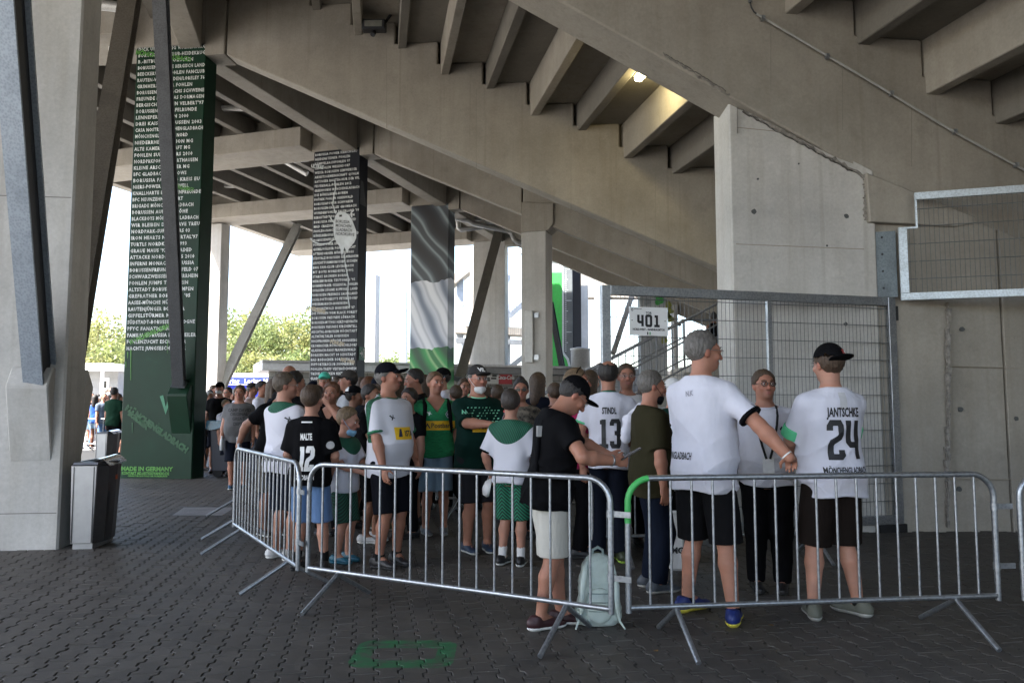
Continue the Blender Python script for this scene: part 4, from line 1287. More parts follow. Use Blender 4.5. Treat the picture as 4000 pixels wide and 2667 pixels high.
# ================================================================== fittings under the stand
WHT = plain('white enamel', (.7, .7, .69), .35)
dc = thing('dome_camera', 'white dome security camera hanging on a rod below the beam', 'security camera', (0, 0, 0))
c = at_Y(433, 192, 15.6); dc.location = c
zt = c.z + .05
MB().tube([(c.x, c.y, zt), (c.x, c.y, c.z - .68)], .045, 10).build('rod', WHT, dc)
MB().lathe([(.02, .0), (.11, -.02), (.12, -.16), (.115, -.24)], (c.x, c.y, c.z - .66), 16).build('housing', WHT, dc)
MB().lathe([(.105, 0), (.10, -.07), (.07, -.12), (.02, -.14)], (c.x, c.y, c.z - .90), 16).build('dome', plain('smoked dome', (.01, .01, .012), .08), dc)
MB().box((c.x, c.y, zt + .02), (.3, .3, .04)).build('plate', WHT, dc)
LG = plain('lamp body', (.35, .35, .34), .4)
def small_lamp(px, py, lab):
    a, h = ray(px, py); Y = (9.85 - CAM_H) / h
    c = V((a * Y, Y, 9.85))
    t = thing('ceiling_lamp', lab, 'lamp', c, 0, 'unlit lamps on the upper ceiling')
    MB().box(c, (1.0, .16, .10)).build('body', LG, t, bevel=.03)
    MB().box(c - UP * .07, (.9, .13, .04)).build('diffuser', WHT, t, bevel=.012)
small_lamp(931, 421, 'unlit ceiling lamp between the green column and the black column, the higher one')
small_lamp(871, 724, 'unlit ceiling lamp right of the green column, the lower one')
small_lamp(1568, 899, 'unlit ceiling lamp just left of the flag column')
small_lamp(2006, 989, 'unlit ceiling lamp left of the bare pier')
lt = thing('ceiling_lamp', 'lit lamp glowing yellow white under the stepped beams', 'lamp', (2.12, 12.1, 6.78))
lc = V((2.10, 11.95, 6.74))
d_ = (pt('A', 6.9, 0) - pt('G', 7.4, 0)); d_.z = 0; d_.normalize()
MB().bar(lc - d_ * .28 + UP * .05, lc + d_ * .28 + UP * .05, .16, .06, UP).build('body', LG, lt, bevel=.01)
m, n, b = new_mat('lit lamp')
b.inputs['Emission Color'].default_value = (1, .86, .45, 1); b.inputs['Emission Strength'].default_value = 9
b.inputs['Base Color'].default_value = (.8, .8, .7, 1)
MB().bar(lc - d_ * .25 - UP * .02, lc + d_ * .25 - UP * .02, .13, .07, UP).build('diffuser', m, lt, bevel=.02)
pl = bpy.data.lights.new('lamp_glow', 'POINT'); pl.energy = 5; pl.color = (1, .80, .38); pl.shadow_soft_size = .12
po = bpy.data.objects.new('lamp_glow', pl); COL.objects.link(po); po.location = lc - UP * .16; adopt(po, lt)
fl = thing('floodlight', 'small black floodlight clamped to a step beam at top centre', 'floodlight', (0, 0, 0))
c = at_plane(1462, 103, pt('G', 0, 0, -.35), R(-6.5)); fl.location = c
MB().box(c, (.46, .22, .20)).build('housing', DARKSTEEL, fl, bevel=.02)
MB().box(c + V((-.0, -.115, 0)), (.34, .01, .12)).build('glass', plain('lamp glass', (.25, .25, .22), .2), fl)
MB().tube([c + V((.2, 0, .05)), c + V((.34, .05, .3)), c + V((.34, .1, .9))], .03, 8).build('arm', DARKSTEEL, fl)
MB().tube([c + V((.0, 0, -.12)), c + V((-.02, -.05, -.2))], .05, 8).build('sensor', DARKSTEEL, fl)
pipe = thing('service_pipe', 'grey drain pipes with elbows hung under the ceiling beside the flag column', 'pipe', at_Y(1900, 880, 31))
for path, r_ in (([(1788, 852), (1792, 892), (1800, 898), (1882, 888), (1892, 872), (1900, 868), (1950, 862)], .10), ([(1760, 848), (1832, 862), (1850, 874), (1985, 902), (2000, 910), (2008, 935), (2022, 946), (2075, 958)], .11), ([(1840, 868), (1850, 858), (1930, 846)], .09), ([(1805, 838), (1805, 862)], .06), ([(1820, 838), (1820, 862)], .06)):
    MB().tube([at_Y(x, y, 31 if r_ != .11 else 30.2) for x, y in path], r_, 10).build('pipe', galv('pipe grey', (.38, .38, .37), .4, .4), pipe)
for path in ([(1130, 621), (1140, 627), (1205, 620)], [(1090, 613), (1100, 622), (1200, 680)]):
    MB().tube([at_Y(x, y, 24.5) for x, y in path], .09, 10).build('pipe', MATS['pipe grey'], pipe)
MB().tube([at_Y(365, 18, 13.2), at_Y(470, 30, 13.2)], .09, 10).build('pipe', MATS['pipe grey'], pipe)
ex = thing('exit_sign', 'green emergency exit sign on the black column side', 'sign', pt('B', .01, 2.9, .24))
MB().prism([pt('B', .015, 2.72, .08), pt('B', .015, 2.72, .44), pt('B', .015, 3.1, .44), pt('B', .015, 3.1, .08)], dirv(-17.5) * .01).build('plate', plain('exit green', (.012, .10, .055), .5), ex)
Mx = frame(pt('B', .030, 2.78, .12), pt('B', 0, 0, 1) - pt('B', 0, 0, 0), UP)
strip([(0, .13), (.14, .13)], .04, Mx, 'arrow', WHITEP, ex)
strip([(.09, .20), (.15, .13), (.09, .06)], .03, Mx @ Matrix.Translation((0, 0, .001)), 'arrow', WHITEP, ex)
strip([(.19, .02), (.19, .25), (.27, .25), (.27, .02)], .02, Mx, 'arrow', WHITEP, ex)

# ================================================================== lettering on the columns
G_LINES = """DICK UND DEFTIG WASSENBERG|BORUSSEN-FANCLUB-HEIDEKRUG|B.-BITBURGER BORUSSEN|BORUSSENFREUNDE BERGISCH LAND|BEECKERWALD FOHLEN FANCLUB|RAUTEN-VAGABUNDEN/LORELEY 76|GRIMMERSDORFER FOHLEN|BORUSSEN GLADBACHS SCHWEINE|FREUNDE BORUSSIAS DORMAGEN|BERGISCHE FOHLEN VELBERT'97|BORUSSEN DER TAFELRUNDE|LENNEPER FOHLEN 2000|DREI KAISER BORUSSEN 2003|CASA NOSTRA MÖNCHENGLADBACH|MÖNCHENGLADBACH NORD|NIEDERRHEIN PASSION MG|ALTE KAMERADSCHAFT MG|FOHLEN SUPPORTERS 2010|NORDPRKFOHLEN NORTHAUSEN|KLEINE ARSCHLÖCHER MG|BFC GLADBACH SHADOWS|BORUSSIA FANCLUB KREIS EU|NIERS-POWER WACHEWELL|KNALLHARTE BORUSSENFREUNDE|BFC NEUNZEHNHUNDERT|BRIGADE MÖNCHENGLADBACH|BORUSSEN AUF DER HÖHE|BLACKBOYS MÖNCHENGLADBACH|WIR BLEIBEN DER KURVE TREU|NORDPARK-SUPPORTERS 03|IRON HEARTS NEANDERTAL'97|TURTLS NORDKURVE 1993|GRAUE MAUS '92 RELOADED|ATTACKE NORDBLOCK 5 2010|INFERNI MONACHI BORUSSIA|BORUSSENFREUNDE KREFELD 07|SCHWARZWEISSER NIEDERRHEIN|FOHLEN JUMPS THE RHEIN|ALTSTADT BORUSSEN KEMPEN|GREFRATHER BORUSSEN '05|AASEE-MÜNCHE MÜNSTER|RAUTENJÜNGER BORUSSIA|GIPFELSTÜRMER MG '98|SÜDSTADT-BORUSSEN COLOGNE|PFYC FANATICS BMG '|FAMILIA BORUSSIA ESCHWEILER|FOHLENZUCHT ESCHWEILER|HACHTE JUNGSESCHWEILER""".split('|')
B_LINES = """BORUSSIA POWER KRAICHGAU|NEIDENSTEINER FOHLEN|KÄMPFELBACHFOHLEN 97|ISE-FOHLEN WESENDORF|WESER BORUSSEN LEMWERDER|ARBEITSGEMEINSCHAFT QUALM|RATINGER RAUTEN-NUR DER VFL|FEUERBALL-FOHLEN 2012|GREENHORNS MÖNCHENGLADBACH|DIE BÖKELBERG-BUBEN|PHÖNIX FOHLEN ODENWALD|BORUSSIAPOWER SCHWABEN|BORUSSEN-EAGLES GROMBACH|WUNDERFOHLEN SAUERLAND '99|BERGSTADT-FOHLEN RÜTHEN|BORUSSIA FANCLUB NEUWIED|MAD CRAZINESS BUCH|FOHLEN-FANCLUB DORF|BÖKELBERGFREUNDE SAUERLAND|BORUSSENFEUER SAUERLAND|FOHLENPOWER EMSBACH|GIEBELWÄLDER FOHLENZUCHT|ATTENDORNER HÖHLENJUNGS|SÜDPFALZ-BORUSSEN GERMERSHEIM|LEUCHTTURMBORUSSEN ESCHEN|BMG FAN-CLUB LEVERSBACH|BIT BOYS NORDEIFEL 1992|STARKE SACHSEN BORNA|MERSEBURGER TEUTONEN '95|RONNEBURGER GESSENTAL FOHLEN|BORSSEN SÖHNE RUPPINER LAND|BORUSSEN FREUNDE SAUERLAND|SCHLOOTHIESSY'S FETERSDORF|WESERMARSCH-BORUSSEN|SCHWARZWALD BORUSSEN '07|DIE FOHLEN VOM BLACK FOREST|BORUSSEN FREUNDE LÖRRACH|BORUSSEN-MYTHOS HERZOGENRATH|BORUSSEN FREUNDE KIRCHENTELL|AISCHTAL-BORUSSEN HÖCHSTADT|ALTMÜHLTALER BORUSSEN|HOCHFRANKEN-MÖNCHE AHORNBERG|KROMBACHER MÖNCHE SCHELDORF|GLADBACH-FANS FRANKENWALD|BORSSEN MACHT 09 NEUSTADT|BAD RODACHER BORUSSEN 09|SUPPORTERSCLUB SONNEBERG|FOHLEN-TREFF VEITSHÖCHHEIM|TREUE FRANKEN KIST|GLADBACHER BRUDERSCHAFT|DEICHFOHLEN GREETSIEL RAUTEN|BORUSSEN CLUB NORDKAP|OSTERFOHLEN DER NORDEN|DIE WADDENFOHLEN""".split('|')
LET = plain('stencilled white paint', (.58, .60, .60), .7, 0, .35, 9)
def lettering(k, lines, ztop, zbot, parent, s_left, mat=LET, cap=.070, cw=.0575):
    n = len(lines)
    d = dirv(BAYS[k][1])
    acc = MB()
    for i, s in enumerate(lines):
        z = ztop + (zbot - ztop) * i / (n - 1)
        c = bpy.data.curves.new('t', 'FONT'); c.body = s; c.size = cap / .70; c.offset = .0036; c.space_character = 1.2; c.resolution_u = 1
        o = bpy.data.objects.new('t', c)
        me = bpy.data.meshes.new_from_object(o)
        wd = max(v.co.x for v in me.vertices)
        fx = min(1.12, len(s) * cw / wd, 1.47 / wd)
        M = frame(pt(k, s_left, z, -.004), d, UP)
        acc.add([M @ V((v.co.x * fx, v.co.y, 0)) for v in me.vertices], [tuple(p.vertices) for p in me.polygons])
        bpy.data.objects.remove(o); bpy.data.meshes.remove(me); bpy.data.curves.remove(c)
    return acc.build('lettering', mat, parent)
zt_, zb2 = at_plane(640, 196, BAYS['G'][0], R(-6.5)).z, at_plane(640, 1366, BAYS['G'][0], R(-6.5)).z
lettering('G', G_LINES, zt_, zb2, cG, -CW + .045)
lettering('B', B_LINES, 8.73, at_plane(1300, 1555, BAYS['B'][0], R(-17.5)).z, cB, -CW + .045)
GP = plain('green stencil paint', (.006, .062, .018), .6, 0, .3, 6); LGP = plain('light green spray', (.07, .24, .035), .6, 0, .35, 4)
GYP = plain('pale splash paint', (.52, .55, .57), .6, 0, .2, 4)
def spray(k, txt, px, py, size, rot, mat, parent, bold=.006, sx=1.0, t=-.008):
    c = at_plane(px, py, BAYS[k][0], R(BAYS[k][1]))
    d = dirv(BAYS[k][1]); n_ = V((-d.y, d.x, 0))
    x = d * math.cos(R(rot)) + UP * math.sin(R(rot)); y = -d * math.sin(R(rot)) + UP * math.cos(R(rot))
    return text_obj('graffiti', txt, size, mat, parent, frame(c + n_ * t, x, y), 'LEFT', bold, sx=sx)
spray('G', 'MÖNCHENGLADBACH', 488, 1598, .165, -33, GP, cG, .012, .92)
spray('G', 'BORUSSIA', 500, 1618, .11, -36, GP, cG, .012, 1.0)
spray('G', 'MÖNCHENGLADBACH', 510, 1345, .13, 22, LGP, cG, .006, .75)
spray('G', 'MÖNCHENGLADBACH', 530, 215, .14, -10, LGP, cG, .006, .85, -.012)
spray('G', 'MÖNCHENGLADBACH', 655, 730, .11, -12, LGP, cG, .004, .5, -.012)
spray('G', 'MADE IN GERMANY', 474, 1837, .115, 0, LGP, cG, .005, 1.05)
spray('G', 'KONTAKT AD.ARTIGOYAHOO.DE', 476, 1852, .075, 0, LGP, cG, .004, .86)
spray('G', 'GEMALT IM AUFTRAG DER NORDKURVE', 500, 1860, .035, 0, LGP, cG, .002, 1.3)
for (x0, y0, y1, wd) in ((512, 1362, 1485, .022), (655, 1330, 1380, .014), (500, 1375, 1400, .02), (493, 1412, 1435, .016), (518, 1650, 1690, .03), (622, 1650, 1700, .014)):
    a, b = at_plane(x0, y0, BAYS['G'][0], R(-6.5)), at_plane(x0, y1, BAYS['G'][0], R(-6.5))
    d = dirv(-6.5); n_ = V((-d.y, d.x, 0)) * -.010
    MB().add([a - d * wd / 2 + n_, b - d * wd * .2 + n_, b + d * wd * .2 + n_, a + d * wd / 2 + n_], [(0, 1, 2, 3)]).build('paint_drip', LGP if y0 < 1600 else GP, cG)
def Gp(px, py): return at_plane(px, py, BAYS['G'][0], R(-6.5))
nG = V((-dirv(-6.5).y, dirv(-6.5).x, 0)) * -.011
strip([(0, 0), (.10, -.30), (.26, .22)], .075, frame(Gp(632, 1545) + nG, dirv(-6.5), UP), 'graffiti', plain('pale green paint', (.05, .20, .11), .6), cG)
# pale paint splash with scribbled name
def Bp(px, py, t=-.010):
    d = dirv(-17.5); n_ = V((-d.y, d.x, 0))
    return at_plane(px, py, BAYS['B'][0], R(-17.5)) + n_ * t
blob = [(1318, 832), (1332, 826), (1350, 830), (1365, 842), (1376, 860), (1386, 885), (1393, 905), (1392, 930), (1384, 948), (1372, 962), (1362, 975), (1357, 990), (1352, 978), (1346, 965), (1341, 985), (1336, 1000), (1331, 975), (1325, 960), (1314, 945), (1306, 925), (1303, 900), (1304, 870), (1309, 848)]
MB().add([Bp(*p) for p in blob], [tuple(range(len(blob)))]).build('paint_splash', GYP, cB)
for path, wd in (([(1312, 835), (1300, 800), (1305, 765), (1312, 735), (1308, 705)], .03), ([(1375, 850), (1372, 832), (1382, 822)], .035), ([(1305, 870), (1294, 856), (1288, 842)], .035), ([(1306, 935), (1285, 950), (1255, 955), (1225, 945), (1212, 930)], .028), ([(1345, 990), (1350, 1040), (1362, 1090), (1358, 1150), (1366, 1200)], .03)):
    o0 = Bp(*path[0], -.008)
    d = dirv(-17.5)
    strip([((Bp(*p) - o0).dot(d), (Bp(*p) - o0).z) for p in path], wd, frame(o0, d, UP), 'paint_splash', GYP, cB)
for i, s in enumerate(('BORUSSIA', 'MÖNCHEN', 'GLADBACH', 'NORDKURVE')):
    text_obj('graffiti', s, .12, INK, cB, frame(Bp(1311, 870 + i * 16, -.014), dirv(-17.5) * .97 + UP * -.12, UP + dirv(-17.5) * .12), 'LEFT', .002, sx=.85)
strip([(0, 0), (.09, 0)], .06, frame(Bp(1326, 844, -.014), dirv(-17.5), UP), 'graffiti', INK, cB)
for (x, y, s, m) in ((1215, 655, 'ULTRAS', GYP), (1195, 1208, 'BÖKELBERG', plain('tan spray', (.35, .30, .22), .6)), (1290, 1340, 'FOHLEN', MATS['tan spray']), (1330, 1410, 'MG 1900', MATS['tan spray'])):
    spray('B', s, x, y, .15, -12, m, cB, .008, .8, -.013)
MB().prism([pt('B', .003, 7.2, .03), pt('B', .003, 7.2, .4), pt('B', .003, 7.9, .2), pt('B', .003, 7.9, .05)], dirv(-17.5) * .003).build('paint_splash', plain('thin grey splash', (.06, .065, .07), .6), cB)
# thermometer mural
def Tp(px, py, t=-.008):
    d = dirv(-20); n_ = V((-d.y, d.x, 0))
    return at_plane(px, py, BAYS['T'][0], R(-20)) + n_ * t
LGRN = plain('bright green paint', (.03, .36, .06), .5)
PALE = plain('pale grey paint', (.5, .55, .58), .5)
MB().add([Tp(*p, -.006) for p in ((2120, 1030), (2190, 1030), (2202, 1045), (2203, 1375), (2222, 1400), (2229, 1430), (2226, 1462), (2214, 1490), (2180, 1500), (2120, 1500))], [tuple(range(10))]).build('scale_outline', PALE, cT)
MB().add([Tp(*p, -.010) for p in ((2120, 1064), (2196, 1064), (2196, 1380), (2214, 1405), (2221, 1432), (2217, 1462), (2205, 1480), (2120, 1485))], [tuple(range(8))]).build('scale_fill', LGRN, cT)
mb = MB()
for i in range(40):
    y = 1052 + i * 8.2
    ln = 6 if i % 5 else (26 if i % 15 == 0 else 12)
    mb.add([Tp(2207, y), Tp(2207 + ln, y), Tp(2207 + ln, y - 2.4), Tp(2207, y - 2.4)], [(0, 1, 2, 3)])
mb.build('scale_marks', PALE, cT)
text_obj('graffiti', 'BER!', .75, plain('cream paint', (.6, .55, .42), .6, 0, .3), cT, frame(Tp(2150, 1018), dirv(-20), UP), 'LEFT', .03, sx=.9)
# ================================================================== people
import openvdb as vdb
class Field:
    """signed distance field on a regular grid, filled by smooth unions"""
    def __init__(s, lo, hi, v):
        s.v = v
        s.lo = np.array(lo, np.float32) - 2 * v
        n = np.ceil((np.array(hi) + 2 * v - s.lo) / v).astype(int) + 1
        s.n = n
        s.ax = [s.lo[i] + v * np.arange(n[i], dtype=np.float32) for i in range(3)]
        s.d = np.full(tuple(n), 0.2, np.float32)
    def win(s, lo, hi, pad):
        a = np.maximum(0, np.floor((np.array(lo) - pad - s.lo) / s.v).astype(int))
        b = np.minimum(s.n, np.ceil((np.array(hi) + pad - s.lo) / s.v).astype(int) + 1)
        if np.any(b <= a): return None
        sl = tuple(slice(int(i), int(j)) for i, j in zip(a, b))
        return sl, s.ax[0][sl[0]][:, None, None], s.ax[1][sl[1]][None, :, None], s.ax[2][sl[2]][None, None, :]
    def smin(s, sl, d2, k):
        d1 = s.d[sl]
        if k <= 0:
            s.d[sl] = np.minimum(d1, d2); return
        h = np.clip(0.5 + 0.5 * (d1 - d2) / k, 0, 1)
        s.d[sl] = d1 * (1 - h) + d2 * h - k * h * (1 - h)
    def cone(s, p, q, r1, r2, k=0.02, flat=None, sub=False, clip=None):
        p = np.array(p, np.float32); q = np.array(q, np.float32)
        m = max(r1, r2)
        w = s.win(np.minimum(p, q) - m, np.maximum(p, q) + m, max(k, 0.02) + 2 * s.v)
        if w is None: return s
        sl, X, Y, Z = w
        ab = q - p; L2 = float(ab @ ab) + 1e-9
        tt = ((X - p[0]) * ab[0] + (Y - p[1]) * ab[1] + (Z - p[2]) * ab[2]) / L2
        t = np.clip(tt, 0, 1)
        d = np.sqrt((X - p[0] - t * ab[0]) ** 2 + (Y - p[1] - t * ab[1]) ** 2 + (Z - p[2] - t * ab[2]) ** 2) - (r1 + (r2 - r1) * t)
        if flat:                       # flat end at q (open sleeve, trouser leg)
            d = np.maximum(d, (tt - 1) * math.sqrt(L2))
        if clip: d = np.maximum(d, clip(X, Y, Z))
        if sub: s.d[sl] = np.maximum(s.d[sl], -d)
        else: s.smin(sl, d, k)
        return s
    def ell(s, c, r, k=0.02, M=None, sub=False, clip=None):
        """ellipsoid with centre c, radii r, axes = columns of M"""
        c = np.array(c, np.float32); r = np.array(r, np.float32)
        m = float(r.max()) if M is not None else r
        w = s.win(c - m, c + m, max(k, .02) + 2 * s.v)
        if w is None: return s
        sl, X, Y, Z = w
        x, y, z = X - c[0], Y - c[1], Z - c[2]
        if M is not None:
            x, y, z = [x * M[0, i] + y * M[1, i] + z * M[2, i] for i in range(3)]
        k0 = np.sqrt((x / r[0]) ** 2 + (y / r[1]) ** 2 + (z / r[2]) ** 2) + 1e-6
        k1 = np.sqrt((x / r[0] ** 2) ** 2 + (y / r[1] ** 2) ** 2 + (z / r[2] ** 2) ** 2) + 1e-6
        d = k0 * (k0 - 1) / k1
        if clip: d = np.maximum(d, clip(X, Y, Z))
        if sub:
            d1 = s.d[sl]; d2 = -d
            h = np.clip(0.5 - 0.5 * (d1 - d2) / max(k, 1e-4), 0, 1)
            s.d[sl] = d1 * (1 - h) + d2 * h + k * h * (1 - h)
        else: s.smin(sl, d, k)
        return s
    def torso(s, fr, prof, off=0.0, k=0.03, zlo=-9, zhi=9, S=1.0, post=None):
        """stack of ellipses in the frame fr = (origin, 3x3); prof rows: z, half width, half depth, y offset"""
        o, M = fr
        pr = np.array(prof, np.float32)
        c = o + M @ np.array([0, 0, (pr[0, 0] + pr[-1, 0]) / 2])
        h = (pr[-1, 0] - pr[0, 0]) / 2 + .3 * S
        w = s.win(c - h, c + h, .05)
        if w is None: return s
        sl, X, Y, Z = w
        x, y, z = X - o[0], Y - o[1], Z - o[2]
        x, y, z = [x * M[0, i] + y * M[1, i] + z * M[2, i] for i in range(3)]
        zc = np.clip(z, pr[0, 0], pr[-1, 0])
        a = np.interp(zc, pr[:, 0], pr[:, 1]).astype(np.float32) + off
        b = np.interp(zc, pr[:, 0], pr[:, 2]).astype(np.float32) + off
        yo = np.interp(zc, pr[:, 0], pr[:, 3]).astype(np.float32)
        yy = y - yo
        k0 = (np.abs(x / a) ** 2.3 + np.abs(yy / b) ** 2.3) ** (1 / 2.3) + 1e-6
        d = (k0 - 1) * np.minimum(a, b) * (0.55 + 0.45 * np.minimum(1, 1 / k0))
        dz = np.maximum(z - pr[-1, 0], pr[0, 0] - z)
        d = np.where(dz > 0, np.sqrt(np.maximum(d, 0) ** 2 + dz ** 2) + np.minimum(d, 0) * 0, d)
        if post is not None: d = d + post(x, yy, z)
        d = np.maximum(d, np.maximum(zlo + .010 * S * np.sin(15 * x / S + 9 * y / S) - z, z - zhi))
        s.smin(sl, d.astype(np.float32), k)
        return s
    def carve(s, fn, k=0.0):
        """keep only where fn < 0"""
        X, Y, Z = s.ax[0][:, None, None], s.ax[1][None, :, None], s.ax[2][None, None, :]
        s.d = np.maximum(s.d, fn(X, Y, Z)).astype(np.float32)
        return s
    def mesh(s, iso=0.0):
        g = vdb.FloatGrid(0.2)
        g.copyFromArray(np.ascontiguousarray(s.d))
        p, t, q = g.convertToPolygons(iso, 0.0)
        return np.asarray(p) * s.v + s.lo, t, q
def field_obj(name, fs, mat, parent, smooth=True):
    """one mesh object from one or more fields"""
    vs, fcs, n = [], [], 0
    for f in (fs if isinstance(fs, list) else [fs]):
        p, t, q = f.mesh()
        if len(p) == 0: continue
        vs.append(p)
        fcs += [tuple(int(i) + n for i in r[::-1]) for r in q] + [tuple(int(i) + n for i in r[::-1]) for r in t]
        n += len(p)
    me = bpy.data.meshes.new(name)
    if vs: me.from_pydata(np.vstack(vs).tolist(), [], fcs)
    me.polygons.foreach_set("use_smooth", [True] * len(me.polygons))
    me.materials.append(mat)
    o = bpy.data.objects.new(name, me)
    COL.objects.link(o)
    adopt(o, parent, True)
    KIDS.setdefault(parent.name, []).append(o)
    return o
def nrm(v):
    v = np.array(v, float); return v / (np.linalg.norm(v) + 1e-9)
def rotx(a): c, s = math.cos(a), math.sin(a); return np.array([[1, 0, 0], [0, c, -s], [0, s, c]])
def roty(a): c, s = math.cos(a), math.sin(a); return np.array([[c, 0, s], [0, 1, 0], [-s, 0, c]])
def rotz(a): c, s = math.cos(a), math.sin(a); return np.array([[c, -s, 0], [s, c, 0], [0, 0, 1]])
def ik(a, c, l1, l2, pole):
    """elbow/knee between a and c"""
    a, c = np.array(a, float), np.array(c, float)
    d = c - a; L = np.linalg.norm(d)
    if L > (l1 + l2) * .999:
        c = a + d / L * (l1 + l2) * .999; d = c - a; L = np.linalg.norm(d)
    x = (l1 ** 2 - l2 ** 2 + L ** 2) / (2 * L)
    h = math.sqrt(max(0, l1 ** 2 - x ** 2))
    u = d / L
    p = np.array(pole, float); p = nrm(p - u * (p @ u))
    return a + u * x + p * h, c
def skin_mat(name, col):
    if name in MATS: return MATS[name]
    m, n, b = new_mat(name)
    co = coords(n)
    t = tex_noise(n, co, 9, 4)
    c0 = ramp(n, t, [(.3, tuple(c * .86 for c in col)), (.7, (min(1, col[0] * 1.12), col[1] * 1.05, col[2] * 1.03))])
    va = n.nodes.new('ShaderNodeVertexColor'); va.layer_name = 'tint'
    lk(n, mixc(n, 1.0, c0, va.outputs[0], 'MULTIPLY'), b.inputs['Base Color'])
    b.inputs['Roughness'].default_value = .55
    b.inputs['Specular IOR Level'].default_value = .35
    b.inputs['Subsurface Weight'].default_value = .12
    b.inputs['Subsurface Radius'].default_value = (.01, .004, .002)
    bump(n, b, tex_noise(n, co, 90, 3), .12, .003)
    MATS[name] = m
    return m
SKIN = skin_mat('fair skin', (.39, .205, .145)); SKIN2 = skin_mat('ruddy skin', (.36, .175, .118)); SKIN3 = skin_mat('tanned skin', (.25, .125, .08))
def cloth(name, col, rough=.85, var=.06, sheen=.15):
    if name in MATS: return MATS[name]
    m, n, b = new_mat(name)
    co = coords(n)
    t = tex_noise(n, co, 5, 4)
    lk(n, ramp(n, t, [(.3, tuple(c * (1 - var) for c in col)), (.7, tuple(min(1, c * (1 + var)) for c in col))]), b.inputs['Base Color'])
    b.inputs['Roughness'].default_value = rough
    b.inputs['Specular IOR Level'].default_value = .18 if max(col) > .03 else .07
    b.inputs['Sheen Weight'].default_value = sheen if max(col) > .2 else 0
    cr = tex_noise(n, coords(n, (1.2, 1.2, .6)), 6, 3, .55)
    bump(n, b, cr, .7, .03)
    MATS[name] = m
    return m
def hairm(name, col):
    if name in MATS: return MATS[name]
    m, n, b = new_mat(name)
    t = tex_noise(n, coords(n, (1, 1, .35)), 70, 4, .7)
    lk(n, ramp(n, t, [(.3, tuple(c * .5 for c in col)), (.7, tuple(min(1, c * 1.5) for c in col))]), b.inputs['Base Color'])
    b.inputs['Roughness'].default_value = .6
    bump(n, b, t, .8, .01)
    MATS[name] = m
    return m
HB = hairm('brown hair', (.055, .032, .018)); HD = hairm('dark hair', (.014, .011, .010)); HG = hairm('grey hair', (.12, .11, .10)); HF = hairm('fair hair', (.13, .085, .045)); HR = hairm('auburn hair', (.10, .04, .018))
EYEW = plain('eye white', (.55, .52, .50), .3, 0, .02); EYED = plain('eye dark', (.012, .010, .009), .2); LIP = plain('lip', (.27, .10, .085), .5)
WSH = cloth('white jersey', (.60, .60, .68)); BSH = cloth('black jersey', (.0045, .0045, .0055)); BLKP = cloth('black trousers', (.004, .004, .005)); DGS = cloth('dark bottle green jersey', (.005, .022, .017))
NVY = cloth('navy trousers', (.006, .008, .015)); SHOE = plain('black shoe', (.012, .012, .014), .5); SOLW = plain('white sole', (.6, .6, .58), .6); SOLD = plain('dark sole', (.02, .02, .02), .7)
DENIM = cloth('blue denim', (.10, .18, .34)); LDENIM = cloth('pale denim', (.20, .29, .38))
GLASSM = plain('glasses frame', (.02, .02, .02), .3); SOCKW = cloth('white sock', (.65, .65, .65)); SOCKB = cloth('black sock', (.012, .012, .012))
def wrinkle(S, seed, amp):
    """cloth folds: diagonal drags and waist rolls, with creases sharper than the swells between them"""
    rg = np.random.default_rng(seed)
    ph = rg.uniform(0, 6.28, 10); f = rg.uniform(.75, 1.25, 10)
    def cr(t):
        q = np.abs(np.sin(t * .5))
        return 1 - 2 * q ** .7
    def fn(x, y, z):
        x, y, z = x / S, y / S, z / S
        a = cr(27 * f[0] * (z + .62 * x) + 2.4 * np.sin(7 * f[1] * x + ph[0] + 4 * z) + ph[1])
        b = cr(30 * f[2] * (z * .6 - .85 * x + .3 * y) + 2.0 * np.sin(8 * f[3] * z + ph[2]) + ph[3])
        c = np.sin(15 * f[4] * (x * .9 + .9 * y) + 2.2 * np.sin(6 * f[5] * z + ph[4]) + ph[5])
        w1 = .5 + .5 * np.sin(6 * x + 5 * z + ph[6]); w2 = .5 + .5 * np.sin(5 * x - 7 * z + ph[7])
        low = np.clip((1.44 - z) / .32, .18, 1.0)
        return -(a * w1 * .7 + b * w2 * .7 - c * .45) * amp * S * low
    return fn
